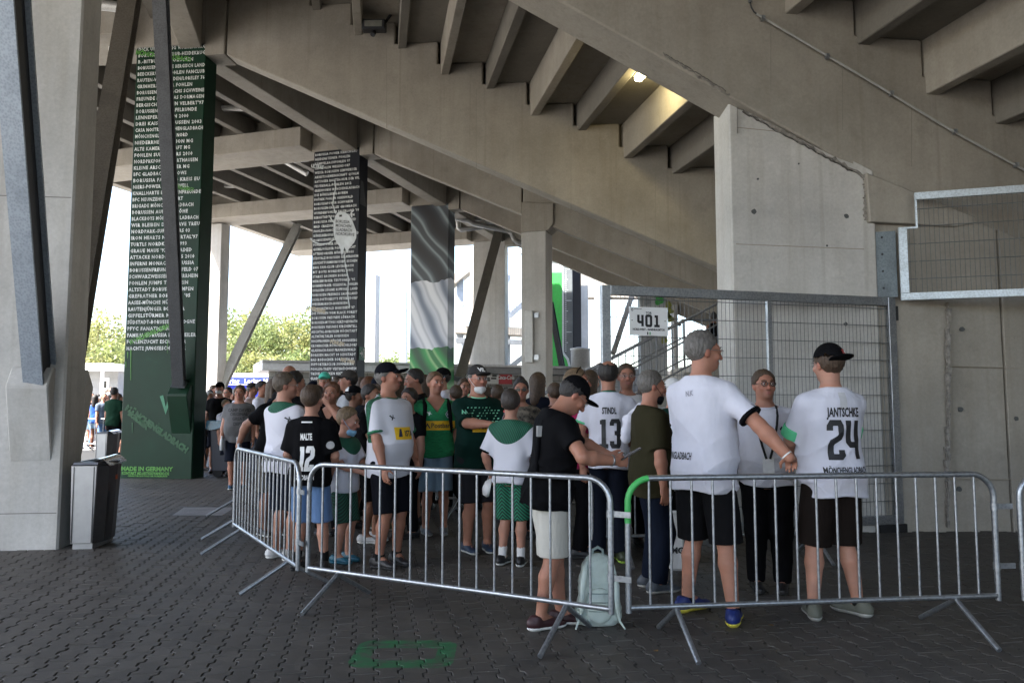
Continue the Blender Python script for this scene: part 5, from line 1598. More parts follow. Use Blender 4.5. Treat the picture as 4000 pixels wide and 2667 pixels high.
def strands(o, hp, Hm, HS, rnd, style):
    """short locks growing out of the hair mass, so that it does not end in a clean shell"""
    me = o.data
    if not me.vertices: return
    n_ = len(me.vertices)
    co = np.empty(n_ * 3, np.float32); me.vertices.foreach_get('co', co); co = co.reshape(-1, 3)
    no = np.empty(n_ * 3, np.float32); me.vertices.foreach_get('normal', no); no = no.reshape(-1, 3)
    q = ((co - hp) @ Hm) / HS + np.array([0, 0, 1.57]); qn = no @ Hm
    outer = ((q - np.array([0, .018, 1.712])) * qn).sum(1) > .03
    idx = np.flatnonzero(outer)
    if len(idx) == 0: return
    k = 900 if style != 'stubble' else 300
    pick = idx[rnd.integers(0, len(idx), k)]
    ln = {'short': .020, 'stubble': .008, 'messy': .034, 'long': .05, 'bun': .022, 'receding': .016}[style]
    vs, fs = [], []
    crown = np.array([0, .05, 1.80])
    for i in pick:
        p, n = q[i], qn[i]
        d = p - crown; d = d - n * (d @ n)
        d = d / (np.linalg.norm(d) + 1e-6)
        if style in ('long',): d = np.array([0, .1, -1.0]) - n * (-n[2])
        d = d + n * rnd.uniform(.12, .45) + rnd.normal(size=3) * .22
        d /= np.linalg.norm(d) + 1e-6
        s_ = np.cross(d, n); s_ /= np.linalg.norm(s_) + 1e-6
        L = ln * rnd.uniform(.6, 1.3); w_ = rnd.uniform(.0022, .0045)
        b_ = p - n * .003
        m_ = len(vs)
        vs += [b_ - s_ * w_, b_ + s_ * w_, b_ + d * L]
        fs.append((m_, m_ + 1, m_ + 2))
    vs = (np.array(vs) - np.array([0, 0, 1.57])) * HS @ Hm.T + hp
    bm = bmesh.new(); bm.from_mesh(me)
    bv = [bm.verts.new(tuple(p)) for p in vs]
    for a, b, c in fs: bm.faces.new((bv[a], bv[b], bv[c]))
    bm.to_mesh(me); bm.free()
PEOPLE = []
def person(label, px, py_feet, Y, h=1.80, yaw=0, v=.010, girth=1.0, belly=0.0, sex='m', child=False,
           lean=0, twist=0, side=0, head=(0, 0, 0), hl=None, hr=None, pl=None, prr=None, hand=('relaxed', 'relaxed'),
           feet=None, skin=None, hair='short', hcol=None, top=None, sleeve=.62, hem=.855, bottom=None, blen='shorts', shoe=None, sole=None, sock=None, sockh=.15,
           cap=None, capback=False, captilt=0, glasses=None, mask=None, loose=.021, cuff=None, collar=None, loc=None, group='people queueing', sleeve_r=.066, bare=False, face=True, bald=False, cuffw=.024, hipshift=0, z0=0.0, wr=.0125, noseed=0):
    global PEOPLE
    v *= 1.28
    skin = skin or SKIN; hcol = hcol or HB; top = top or WSH; bottom = bottom or BLKP; shoe = shoe or SHOE; sole = sole or SOLD
    if isinstance(h, tuple):                       # (photo row of the top of the head, allowance for hair or cap)
        h = at_Y(px, h[0], Y).z - z0 - h[1]
    S = h / 1.80
    hs = (1.80 / h) ** .75 if child else 1.0      # children have larger heads
    if loc is None:
        a, _ = ray(px, 1750)
        loc = (a * Y, Y, z0)
    t = thing('person', label, 'person', loc, R(yaw), group)
    rnd = np.random.default_rng(len(PEOPLE) + 11 + noseed)
    g = girth
    shw = (.188 if sex == 'm' else .165) * (1 + .5 * (g - 1))
    hipw = (.170 if sex == 'm' else .180) * g
    waist = (.158 if sex == 'm' else .135) * g + .05 * belly
    ch = (.176 if sex == 'm' else .155) * g
    prof = [(.84, hipw * .93, .108 * g, .01), (.93, hipw, .122 * g, .012), (1.02, (hipw + waist) / 2, .114 * g + .05 * belly, .004 - .04 * belly),
            (1.10, waist, .106 * g + .075 * belly, -.004 - .06 * belly), (1.20, (waist + ch) / 2, .108 * g + .05 * belly, -.006 - .035 * belly),
            (1.30, ch, .115 * g + .012 * belly, -.006), (1.39, ch * 1.02, .112 * g, .0), (1.45, ch * .90, .094 * g, .010), (1.495, ch * .58, .072, .018), (1.53, .062, .058, .022)]
    prof = [(a * S, b * S, c * S, d * S) for a, b, c, d in prof]
    piv = np.array([hipshift * S, 0, .93 * S])
    Mu = rotz(R(twist)) @ roty(R(side)) @ rotx(R(lean))     # facing -Y: positive lean tips the chest forward
    def U(p):
        p = np.array(p, float) * S
        return piv + Mu @ (p - np.array([0, 0, .93 * S]))
    fr = (piv - Mu @ np.array([0, 0, .93 * S]), Mu)
    Dn = lambda q: Mu @ np.array(q, float)
    # legs
    feet = feet or ((-.105, 0, 8), (.105, 0, -8))
    legs = []
    for i, s_ in enumerate((-1, 1)):
        hip = np.array([s_ * .088 * g * S + hipshift * S, 0.0, .90 * S])
        fx, fy, fa = feet[i][:3]
        lift = feet[i][3] if len(feet[i]) > 3 else 0
        fd = rotz(R(fa)) @ np.array([0, -1, 0])
        ank = np.array([fx * S, fy * S, (.085 + lift) * S])
        kn, ank = ik(hip, ank, .425 * S, .40 * S, fd + np.array([0, -.2, 0]))
        legs.append((hip, kn, ank, fd))
    # arms
    arms = []
    trap = [(U((s_ * .05, .022, 1.478)), U((s_ * (shw - .02), .012, 1.428))) for s_ in (-1, 1)]
    for i, s_ in enumerate((-1, 1)):
        sh = U((s_ * (shw - .004), .008, 1.415))
        tgt = (hr, hl)[i]; pole = (prr, pl)[i]
        if tgt is None: tgt = (s_ * (shw + .05 + .1 * (g - 1)), -.06, .86)
        tg = np.array(tgt, float) * S
        pole = pole or (s_ * .6, .8, -.1)
        el, wr_ = ik(sh, tg, .285 * S, .255 * S, pole)
        arms.append((sh, el, wr_))
    # ---------------- head
    Hm = Mu @ rotz(R(head[0])) @ roty(R(head[2])) @ rotx(R(head[1]))
    nb = U((0, .02, 1.50)); hp = nb + Hm @ (np.array([0, -.012, .07]) * S)       # head pivot at top of neck
    HS = S * hs * 1.06
    def H(p):      # head-local: origin at skull centre height 1.70, z up, -y face
        return hp + Hm @ ((np.array(p, float) - np.array([0, .0, 1.57])) * HS)
    lo = np.min([l[2] for l in legs] + [a[2] for a in arms] + [a[1] for a in arms] + [l[1] for l in legs] + [H((0, 0, 1.7))], axis=0) - .28 * S
    hi = np.max([l[2] for l in legs] + [a[2] for a in arms] + [a[1] for a in arms] + [l[1] for l in legs] + [H((0, 0, 1.7))], axis=0) + .28 * S
    lo[2] = 0.0; hi[2] = H((0, 0, 1.83))[2] + .02
    lo[0] = min(lo[0], -.3 * S); hi[0] = max(hi[0], .3 * S)
    B = Field(lo, hi, v)
    B.torso(fr, prof, k=.02, S=S)
    if sex == 'f':
        for s_ in (-1, 1): B.ell(U((s_ * .075, -.095, 1.29)), (.065 * S, .055 * S, .065 * S), .04)
    for i, (hip, kn, ank, fd) in enumerate(legs):
        B.cone(hip, kn, .088 * g * S, .055 * S * (1 + .6 * (g - 1)), .03)
        mid = kn + (ank - kn) * .30 - fd * .012 * S
        B.cone(kn, mid, .052 * S * (1 + .5 * (g - 1)), .057 * S * (1 + .6 * (g - 1)), .02)
        B.cone(mid, ank, .056 * S * (1 + .6 * (g - 1)), .036 * S, .02)
        B.cone(ank + fd * .01, ank + fd * .11 * S - np.array([0, 0, .045 * S]), .036 * S, .032 * S, .02)
    for a_, b_ in trap: B.cone(a_, b_, .047 * S, .050 * S, .04)
    fine = max(.0085, .58 * v) / S
    for i, (sh, el, wr_) in enumerate(arms):
        s_ = (-1, 1)[i]
        B.ell(sh, (.054 * S * g ** .5,) * 3, .04)
        ak = 1.12 if sex == 'm' and not child else 1.0
        B.cone(sh, el, .051 * ak * S * g ** .7, .040 * ak * S * g ** .4, .03)
        m_ = el + (wr_ - el) * .28
        B.cone(el, m_, .040 * ak * S, .043 * ak * S * g ** .5, .02)
        B.cone(m_, wr_, .043 * ak * S * g ** .5, .028 * ak * S, .02)
        f = nrm(wr_ - el)
        pose = hand[i]
        if isinstance(pose, tuple): pose, fdir, pn = pose; f = nrm(fdir); n_ = np.array(pn, float)
        else: n_ = Dn((-s_ * 1.0, .15, 0))
        n_ = nrm(n_ - f * (n_ @ f)); sd = np.cross(f, n_)
        if sd @ (Dn((0, -1, 0)) if abs(f[2]) > .5 else np.array([0, 0, 1.0])) < 0: sd = -sd      # thumb side
        if isinstance(hand[i], tuple) and len(hand[i]) > 3: sd = sd * hand[i][3]
        Mh = np.stack([sd, n_, f], 1)
        palm = wr_ + f * .05 * S
        B.ell(palm, (.040 * S, .018 * S, .055 * S), .012, Mh)
        cl = {'relaxed': (18, 26), 'grip': (58, 62), 'flat': (4, 6), 'fist': (80, 90)}[pose]
        for j, (o_, ln) in enumerate(((.029, .072), (.010, .080), (-.010, .074), (-.028, .058))):
            p0 = palm + f * .042 * S + sd * o_ * S
            a1 = R(cl[0] + 3 * j)
            d1 = f * math.cos(a1) + n_ * math.sin(a1)
            p1 = p0 + d1 * ln * .52 * S
            a2 = a1 + R(cl[1])
            d2 = f * math.cos(a2) + n_ * math.sin(a2)
            p2 = p1 + d2 * ln * .48 * S
            B.cone(p0, p1, (fine + .0008) * S, fine * S, .006)
            B.cone(p1, p2, fine * S, (fine - .001) * S, .004)
        p0 = palm - f * .025 * S + sd * .032 * S + n_ * .008 * S
        p1 = p0 + (sd * .55 + f * .75 + n_ * .35) * .042 * S
        p2 = p1 + (sd * (.1 if pose in ('grip', 'fist') else .35) + f * .8 + n_ * (.8 if pose in ('grip', 'fist') else .35)) * .030 * S
        B.cone(p0, p1, .0125 * S, (fine + .002) * S, .01)
        B.cone(p1, p2, (fine + .0015) * S, fine * S, .005)
    # neck and head
    neck_r = (.058 if sex == 'm' else .048) * (1 + .6 * (g - 1))
    B.cone(U((0, .022, 1.47)), H((0, .012, 1.62)), (neck_r + .006) * S, neck_r * S, .03)
    hM = Hm
    e = lambda c, r, k=.015, **kw: B.ell(H(c), tuple(x * HS for x in r), k * HS, hM, **kw)
    cheek = 1 + .35 * (g - 1)
    e((0, .014, 1.708), (.0755, .096, .094))
    e((0, -.022, 1.640), (.060 * cheek, .074, .078), .03)
    e((0, -.068, 1.594), (.026 * cheek, .026, .022), .03)
    e((0, -.075, 1.705), (.050, .022, .030), .02)          # brow
    for s_ in (-1, 1):
        e((s_ * .033, -.106, 1.688), (.020, .016, .013), .012, sub=True)
        e((s_ * .033, -.086, 1.688), (.0145, .0135, .0125), .003)
        e((s_ * .045, -.065, 1.655), (.022, .022, .022), .02)     # cheekbone
        e((s_ * .0765, .012, 1.672), (.009, .022, .032), .006)     # ear
        e((s_ * .084, .018, 1.678), (.006, .016, .024), .004)
    B.cone(H((0, -.096, 1.690)), H((0, -.118, 1.652)), .0095 * HS, .0140 * HS, .010 * HS)
    for s_ in (-1, 1): e((s_ * .012, -.104, 1.648), (.009, .012, .008), .006)
    e((0, -.092, 1.622), (.024, .012, .0065), .005)
    e((0, -.090, 1.610), (.020, .012, .0075), .005)
    body = field_obj('body', B, skin, t)
    me_ = body.data
    co_ = np.empty(len(me_.vertices) * 3, np.float32); me_.vertices.foreach_get('co', co_); co_ = co_.reshape(-1, 3)
    q_ = ((co_ - hp) @ Hm) / HS + np.array([0, 0, 1.57])
    gs = lambda c, r: np.exp(-(((q_ - np.array(c)) / np.array(r)) ** 2).sum(1))
    red_ = np.clip(.8 * gs((0, -.118, 1.652), (.025, .03, .022)) + .55 * (gs((.045, -.08, 1.652), (.028, .04, .025)) + gs((-.045, -.08, 1.652), (.028, .04, .025))) + .7 * (gs((.084, .015, 1.675), (.018, .04, .045)) + gs((-.084, .015, 1.675), (.018, .04, .045))), 0, 1)
    lip_ = np.clip(gs((0, -.10, 1.616), (.026, .02, .010)) * 1.3, 0, 1)
    bd_ = np.clip((gs((0, -.075, 1.605), (.062, .05, .034)) + gs((0, -.10, 1.636), (.03, .02, .010))) * (.75 if sex == 'm' and not child else 0) * rnd.uniform(.3, 1.0), 0, 1)
    bd_ = bd_ * (1 - lip_)
    tint = np.ones((len(co_), 4), np.float32)
    tint[:, :3] *= 1 - red_[:, None] * np.array([.0, .26, .24])
    tint[:, :3] *= 1 - lip_[:, None] * np.array([.22, .48, .42])
    tint[:, :3] *= 1 - bd_[:, None] * np.array([.50, .42, .34])
    tint[:, :3] *= rnd.uniform(.88, 1.1)
    at_ = me_.color_attributes.new('tint', 'FLOAT_COLOR', 'POINT'); at_.data.foreach_set('color', tint.ravel())
    # ---------------- face details
    if face:
        for s_ in (-1, 1):
            c = H((s_ * .033, -.0885, 1.687))
            fx = [V(hM @ np.array(q, float)) for q in ((1, 0, 0), (0, 0, 1), (0, -1, 0))]
            ey = MB().lathe([(.0105 * HS, -.002 * HS), (.0098 * HS, .006 * HS), (.006 * HS, .0105 * HS)], c, 10, fx).build('eye', EYEW, t, True)
            MB().lathe([(.0064 * HS, .0098 * HS), (.0060 * HS, .0124 * HS), (.002 * HS, .013 * HS)], c, 8, fx).build('iris', EYED, ey, True)
            MB().tube([H((s_ * .022, -.0985, 1.6945)), H((s_ * .034, -.1025, 1.6985)), H((s_ * .046, -.0965, 1.6945))], .0028 * HS, 6).build('eyelid', LIP, t, True)
            MB().tube([H((s_ * .014, -.101, 1.709)), H((s_ * .034, -.099, 1.7155)), H((s_ * .053, -.086, 1.710))], .0036 * HS, 6).build('eyebrow', hcol, t, True)
        MB().tube([H((-.023, -.0965, 1.6165)), H((-.008, -.1035, 1.6175)), H((.008, -.1035, 1.6175)), H((.023, -.0965, 1.6165))], .0045 * HS, 6, rr=[.002 * HS, .0048 * HS, .0048 * HS, .002 * HS]).build('mouth', LIP, t, True)
    # ---------------- hair
    hv = v
    def headfield(extra=.05, down=.0):
        c = [H((x, y, z)) for x in (-.1, .1) for y in (-.14, .13) for z in (1.55 - down, 1.83)]
        return Field(np.min(c, 0) - extra, np.max(c, 0) + extra, hv)
    def loc_h(X, Y, Z):
        x, y, z = X - hp[0], Y - hp[1], Z - hp[2]
        q = [x * hM[0, i] + y * hM[1, i] + z * hM[2, i] for i in range(3)]
        return q[0] / HS, q[1] / HS, q[2] / HS + 1.57
    if hair:
        F_ = headfield(down=.35 if hair == 'long' else .05)
        th = {'short': .012, 'stubble': .006, 'messy': .018, 'long': .017, 'bun': .012, 'receding': .009}[hair]
        F_.ell(H((0, .018, 1.712)), tuple((r + th) * HS for r in (.0775, .096, .093)), 0, hM)
        if hair == 'messy':
            for k_ in range(26):
                d_ = rnd.normal(size=3); d_[2] = abs(d_[2]); d_ = nrm(d_)
                F_.ell(H((d_[0] * .075, .018 + d_[1] * .095, 1.715 + d_[2] * .09)), (.022 * HS,) * 3, .012)
        if hair == 'long':
            F_.cone(H((0, .055, 1.70)), H((0, .088, 1.47)), .088 * HS, .065 * HS, .02)
            for s_ in (-1, 1): F_.cone(H((s_ * .055, .03, 1.70)), H((s_ * .075, .04, 1.50)), .045 * HS, .03 * HS, .02)
        if hair == 'bun':
            F_.ell(H((0, .10, 1.76)), (.05 * HS,) * 3, .015)
            F_.cone(H((.0, .03, 1.80)), H((0, .0, 1.80)), .04 * HS, .04 * HS, .02)
        rec = hair == 'receding'
        def keep(X, Y, Z):
            x, y, z = loc_h(X, Y, Z)
            k1 = -((z - 1.658) + np.where(y < 0, 1.65, .72) * y - (.03 * np.exp(-((np.abs(x) - .085) / .03) ** 2 - ((y - .012) / .03) ** 2)) * 1.0)
            if cap is not None: k1 = np.maximum(k1, z - 1.728)
            if hair == 'long': k1 = np.minimum(k1, np.maximum(-(y + .012), -(z - 1.30)) + np.maximum(0, .02 - np.abs(x)) * 0)
            nz = .007 * np.sin(95 * x + 40 * z + 3 * np.sin(60 * y)) * np.sin(75 * y + 30 * x) + .004 * np.sin(190 * x - 80 * y)
            k1 = k1 + nz
            if rec or bald:
                r_ = np.sqrt((x / .06) ** 2 + ((y - (.03 if bald else -.05)) / .075) ** 2)
                k1 = np.maximum(k1, np.where(z > 1.74, (1 - r_) * .05, -1))
            return (k1 * HS).astype(np.float32)
        x_, y_, z_ = loc_h(F_.ax[0][:, None, None], F_.ax[1][None, :, None], F_.ax[2][None, None, :])
        F_.d += (.0045 * HS * np.sin(120 * x_ + 25 * z_ + 4 * np.sin(50 * y_)) * np.sin(100 * y_ + 40 * z_ + 3 * np.sin(70 * x_))).astype(np.float32)
        F_.carve(keep)
        ho_ = field_obj('hair', F_, hcol, t)
        if v < .019: strands(ho_, hp, Hm, HS, rnd, hair)
    if cap is not None:
        F_ = headfield(.09)
        ctl = rotx(R(captilt))
        Mc = hM @ ctl
        F_.ell(H((0, .014, 1.722)), (.090 * HS, .110 * HS, .101 * HS), 0, Mc)
        def keep(X, Y, Z):
            x, y, z = loc_h(X, Y, Z)
            return ((1.722 - .16 * (y + .02) * (1 if not capback else -.3) - z) * HS).astype(np.float32)
        F_.carve(keep)
        dy = 1 if capback else -1
        F_.ell(H((0, .014 + dy * .130, 1.728 if not capback else 1.712)), (.078 * HS, .078 * HS, .0105 * HS), .006, hM @ rotx(R(-14 * dy * -1)))
        cp_ = field_obj('cap', F_, cap, t)
        PEOPLE_CAP[t.name] = cp_
    if glasses:
        mb = MB(); ml = MB()
        gm = GLASSM
        for s_ in (-1, 1):
            lp = [H((s_ * .034 + .023 * math.cos(a) * 1.0, -.1115 + .010 * abs(s_ * .034 + .023 * math.cos(a)) / .057, 1.686 + .0155 * math.sin(a) * 1.1)) for a in np.linspace(0, 2 * math.pi, 13)[:-1]]
            mb.tube(lp, (.0036 if glasses is True else .0018) * HS, 5, closed=True)
            mb.tube([H((s_ * .057, -.103, 1.690)), H((s_ * .078, -.06, 1.690)), H((s_ * .082, .015, 1.690))], .0018 * HS, 5)
            if glasses == 'sun':
                MB().prism([V(p) for p in lp], V(hM @ np.array([0, .004, 0]))).build('lens', EYED, t, True)
        mb.tube([H((-.011, -.1115, 1.690)), H((.011, -.1115, 1.690))], .0018 * HS, 5)
        mb.build('glasses', gm if glasses != 'wire' else plain('wire frame', (.3, .3, .3), .3, .8), t, True)
    if mask:
        mcol, where = mask
        F_ = headfield(.03)
        zc = 1.630 if where == 'on' else 1.588
        F_.ell(H((0, -.046, zc)), ((.064 if where == 'on' else .058) * cheek * HS, (.072 if where == 'on' else .058) * HS, (.052 if where == 'on' else .042) * HS), 0, hM)
        F_.cone(H((0, -.095, zc + .012)), H((0, -.085, zc - .034)), .014 * HS, .012 * HS, .02)
        F_.carve(lambda X, Y, Z: ((lambda q: np.maximum(q[1] + .035, np.abs(q[2] - zc) - .045) * HS)(loc_h(X, Y, Z))).astype(np.float32))
        field_obj('face_mask', F_, mcol, t)
        for s_ in (-1, 1):
            MB().tube([H((s_ * .058, -.075, zc + .02)), H((s_ * .078, -.03, 1.65)), H((s_ * .088, .02, 1.70))], .0022 * HS, 5).build('mask_strap', mcol, t, True)
    # ---------------- top
    wfn = wrinkle(S, len(PEOPLE) + noseed, wr)
    if not bare:
        pts = [U((x, y, z)) for x in (-.3, .3) for y in (-.3, .25) for z in (hem - .03, 1.56)] + [a[1] for a in arms]
        TF = Field(np.min(pts, 0) - .09, np.max(pts, 0) + .09, v)
        pf = [list(r) for r in prof]
        lp_ = []
        for r in pf:
            zz = r[0] / S
            lo_ = loose + .016 * np.clip((1.22 - zz) / .3, 0, 1) + (.004 if zz > 1.4 else 0)
            lp_.append((r[0], r[1] + lo_ * S, r[2] + (lo_ + .004) * S, r[3]))
        lp_[0] = ((hem - .02) * S, *lp_[0][1:])
        lp_ = [lp_[0]] + [r for r in lp_[1:] if r[0] > lp_[0][0] + .01]
        TF.torso(fr, lp_, k=0, zlo=hem * S, S=S, post=wfn)
        if sex == 'f':
            for s_ in (-1, 1): TF.ell(U((s_ * .075, -.100, 1.29)), (.075 * S, .062 * S, .075 * S), .05)
        cuffs = []
        for i, (sh, el, wr_) in enumerate(arms):
            if sleeve <= 0: continue
            end = sh + (el - sh) * min(sleeve, 1.0)
            sr = sleeve_r * S * g ** .5
            TF.cone(trap[i][0], trap[i][1], .056 * S, .058 * S, .05)
            TF.cone(sh, end, sr * .93, sr * 1.10, .055, flat=True)
            if sleeve > 1:
                TF.cone(el, el + (wr_ - el) * (sleeve - 1), sr * .95, sr * .8, .02, flat=True)
            cuffs.append((sh, end, sr * 1.10))
        # neck opening
        o_, M_ = fr
        def neck(X, Y, Z):
            x, y, z = X - o_[0], Y - o_[1], Z - o_[2]
            q = [x * M_[0, i] + y * M_[1, i] + z * M_[2, i] for i in range(3)]
            f1 = q[2] - (1.512 + .26 * (q[1] / S - .0)) * S
            if collar == 'v':
                f1 = np.maximum(f1, np.where(q[1] < 0, (q[2] - 1.36 * S) - 1.35 * np.abs(q[0]), -1) )
            return f1.astype(np.float32)
        TF.carve(neck)
        topo = field_obj('shirt', TF, top, t)
        if cuff is not None:
            for (sh, end, sr) in cuffs:
                d_ = nrm(end - sh)
                CF = Field(end - .16, end + .16, v)
                CF.cone(end - d_ * (cuffw + .004) * S, end + d_ * .001, sr + .0065, sr + .0065, 0, flat=True, clip=lambda X, Y, Z, e=end, d=d_: -(((X - e[0]) * d[0] + (Y - e[1]) * d[1] + (Z - e[2]) * d[2]) + cuffw * S))
                field_obj('cuff', CF, cuff, t)
        if collar is not None and collar not in ('v',):
            rr_ = neck_r + .014
            loop = [U((rr_ * 1.12 * math.cos(a), .02 + rr_ * 1.15 * math.sin(a), 1.513 + .26 * (.02 + rr_ * 1.15 * math.sin(a)))) for a in np.linspace(0, 2 * math.pi, 25)[:-1]]
            MB().tube(loop, .009 * S, 7, closed=True).build('collar', collar, t, True)
    else:
        topo = body
    # ---------------- trousers or shorts
    pts = [l[0] for l in legs] + [l[1] for l in legs] + ([l[2] for l in legs] if blen == 'long' else []) + [piv + np.array([0, 0, .15 * S])]
    PF = Field(np.min(pts, 0) - .22 * S, np.max(pts, 0) + .22 * S, v)
    bl = [(r[0], r[1] + .010 * S, r[2] + .010 * S, r[3]) for r in prof[:4]]
    PF.torso((piv - np.array([0, 0, .93 * S]), np.eye(3)), bl, k=0, zhi=1.03 * S, S=S, post=wrinkle(S, len(PEOPLE) + 90, .002))
    wz = wrinkle(S, len(PEOPLE) + 31, .0055)
    for (hip, kn, ank, fd) in legs:
        gg = S * (1 + .75 * (g - 1))
        if blen == 'long':
            PF.cone(hip, kn, .102 * gg, .084 * gg, .03)
            PF.cone(kn, ank + (kn - ank) * .04 - np.array([0, 0, .02 * S]), .083 * gg, .072 * S, .025, flat=True)
        else:
            fr_ = {'shorts': .92, 'long shorts': 1.0, 'hot': .45}[blen]
            e_ = hip + (kn - hip) * fr_
            PF.cone(hip, e_, .108 * gg, .106 * gg, .03, flat=True)
    PF.d += wz(PF.ax[0][:, None, None], PF.ax[1][None, :, None], PF.ax[2][None, None, :]).astype(np.float32) * (.9 if blen == 'long' else .6)
    boto = field_obj('trousers' if blen == 'long' else 'shorts', PF, bottom, t)
    # ---------------- socks and shoes
    for (hip, kn, ank, fd) in legs:
        up = nrm(kn - ank)
        if sock is not None:
            SF = Field(ank - .12, ank + .22, v)
            SF.cone(ank - up * .02, ank + up * (sockh - .085) * S, .042 * S, .048 * S, 0, flat=True)
            field_obj('sock', SF, sock, t)
        base = ank - np.array([0, 0, .085 * S])
        sx = np.cross(fd, (0, 0, 1.0))
        Ms = np.stack([sx, -fd, np.array([0, 0, 1.0])], 1)
        def P(x, y, z): return base + Ms @ (np.array([x, y, z]) * S)
        F_ = Field(base - .26, base + np.array([.26, .26, .14]), v)
        for c, r in (((0, .045, .052), (.040, .062, .052)), ((0, -.03, .050), (.044, .095, .046)), ((0, -.125, .034), (.046, .078, .030))):
            F_.ell(P(*c), tuple(q * S for q in r), .02, Ms)
        F_.cone(P(0, .035, .05), P(0, .028, .10), .043 * S, .041 * S, .02, flat=True)
        bz = base[2]
        SO = Field(base - .26, base + np.array([.26, .26, .06]), v)
        SO.d = F_.d[:, :, :SO.d.shape[2]].copy() if F_.d.shape[:2] == SO.d.shape[:2] else SO.d
        SO.d = SO.d - .007
        SO.carve(lambda X, Y, Z: (np.abs(Z - bz - .014 * S) - .0135 * S).astype(np.float32) + X * 0 + Y * 0)
        F_.carve(lambda X, Y, Z: (bz + .020 * S - Z) + X * 0 + Y * 0)
        so_ = field_obj('shoe', F_, shoe, t)
        field_obj('sole', SO, sole, so_)
    info = dict(t=t, S=S, U=U, H=H, arms=arms, legs=legs, top=topo, bottom=boto, body=body, fr=fr, hM=hM, HS=HS, Mu=Mu)
    PEOPLE.append(info)
    return info
PEOPLE_CAP = {}
def bvh_of(o):
    me = o.data
    return BVHTree.FromPolygons([v.co for v in me.vertices], [tuple(p.vertices) for p in me.polygons])
def text_mesh(txt, size, bold, sx=1.0, width=None):
    c = bpy.data.curves.new('t', 'FONT'); c.body = txt; c.size = size; c.align_x = 'CENTER'; c.offset = bold; c.resolution_u = 2
    o = bpy.data.objects.new('t', c)
    me = bpy.data.meshes.new_from_object(o)
    if width: sx = width / max(1e-6, max(v.co.x for v in me.vertices) - min(v.co.x for v in me.vertices))
    vs = [(v.co.x * sx, v.co.y) for v in me.vertices]; fs = [tuple(p.vertices) for p in me.polygons]
    bpy.data.objects.remove(o); bpy.data.meshes.remove(me); bpy.data.curves.remove(c)
    return vs, fs
def stick(info, shapes, centre, xdir, ydir, mat, name='lettering', target=None, off=.004, maxlen=.02):
    """lays flat shapes (2-D verts, faces) on a garment: person-local centre and axes, pressed along x cross y"""
    tgt = target or info['top']
    key = tgt.name
    if key not in BV: BV[key] = bvh_of(tgt)
    bv = BV[key]
    bm = bmesh.new()
    for vs, fs in (shapes if isinstance(shapes, list) else [shapes]):
        bvs = [bm.verts.new((x, y, 0)) for x, y in vs]
        for f in fs:
            try: bm.faces.new([bvs[i] for i in f])
            except ValueError: pass
    bmesh.ops.triangulate(bm, faces=bm.faces)
    for _ in range(3):
        ed = [e for e in bm.edges if e.calc_length() > maxlen]
        if not ed: break
        bmesh.ops.subdivide_edges(bm, edges=ed, cuts=1)
        bmesh.ops.triangulate(bm, faces=bm.faces)
    x, y = V(xdir).normalized(), V(ydir).normalized()
    z = x.cross(y).normalized()
    c = V(centre)
    dead = []
    for v_ in bm.verts:
        p = c + x * v_.co.x + y * v_.co.y
        hit, nn, _, dist = bv.ray_cast(p + z * .35, -z, .7)
        if hit is None: dead.append(v_); continue
        v_.co = hit + nn * off if nn.dot(z) > 0 else hit + z * off
    bmesh.ops.delete(bm, geom=dead, context='VERTS')
    me = bpy.data.meshes.new(name); bm.to_mesh(me); bm.free()
    me.materials.append(mat)
    o = bpy.data.objects.new(name, me); COL.objects.link(o)
    adopt(o, info['t'], True)
    KIDS.setdefault(info['t'].name, []).append(o)
    return o
BV = {}
def rect(w_, h_, x=0, y=0):
    return [(x - w_ / 2, y - h_ / 2), (x + w_ / 2, y - h_ / 2), (x + w_ / 2, y + h_ / 2), (x - w_ / 2, y + h_ / 2)], [(0, 1, 2, 3)]
def poly(pts): return list(pts), [tuple(range(len(pts)))]
def on_back(info, z): return info['U']((0, .12, z)), info['Mu'] @ np.array([-1, 0, 0]), info['Mu'] @ np.array([0, 0, 1])
def on_front(info, x, z): return info['U']((x, -.12, z)), info['Mu'] @ np.array([1, 0, 0]), info['Mu'] @ np.array([0, 0, 1])
# ================================================================== who stands where
def W(yaw, h, dx, dy, z):
    """world offset from a person's feet -> that person's own coordinates (1.80 m figure)"""
    q = rotz(R(-yaw)) @ np.array([dx, dy, 0.0])
    return (q[0] * 1.8 / h, q[1] * 1.8 / h, z * 1.8 / h)
def yoke_mat(name, base, yoke, line, S, z0=1.40, xw=.155):
    m, n, b = new_mat(name)
    tc = n.nodes.new("ShaderNodeTexCoord"); sp = n.nodes.new("ShaderNodeSeparateXYZ"); lk(n, tc.outputs['Object'], sp.inputs[0])
    def mt(op, a, c=None):
        q = n.nodes.new("ShaderNodeMath"); q.operation = op
        for i, s_ in ((0, a), (1, c)):
            if s_ is None: continue
            if isinstance(s_, (int, float)): q.inputs[i].default_value = s_
            else: lk(n, s_, q.inputs[i])
        return q.outputs[0]
    ax = mt('ABSOLUTE', sp.outputs[0])
    zz = mt('ADD', sp.outputs[2], mt('MULTIPLY', ax, -.18))
    mask = mt('GREATER_THAN', mt('SUBTRACT', sp.outputs[2], mt('MULTIPLY', mt('MULTIPLY', ax, ax), 2.6 / S)), (z0 - .005) * S)
    st = mt('GREATER_THAN', mt('SINE', mt('MULTIPLY', mt('ADD', sp.outputs[0], mt('MULTIPLY', sp.outputs[2], .35)), 300 / S)), .2)
    yc = mixc(n, st, yoke, line)
    lk(n, mixc(n, mask, base, yc), b.inputs['Base Color'])
    b.inputs['Roughness'].default_value = .8
    bump(n, b, tex_noise(n, tc.outputs['Object'], 7, 2, .5), .35, .02)
    return m
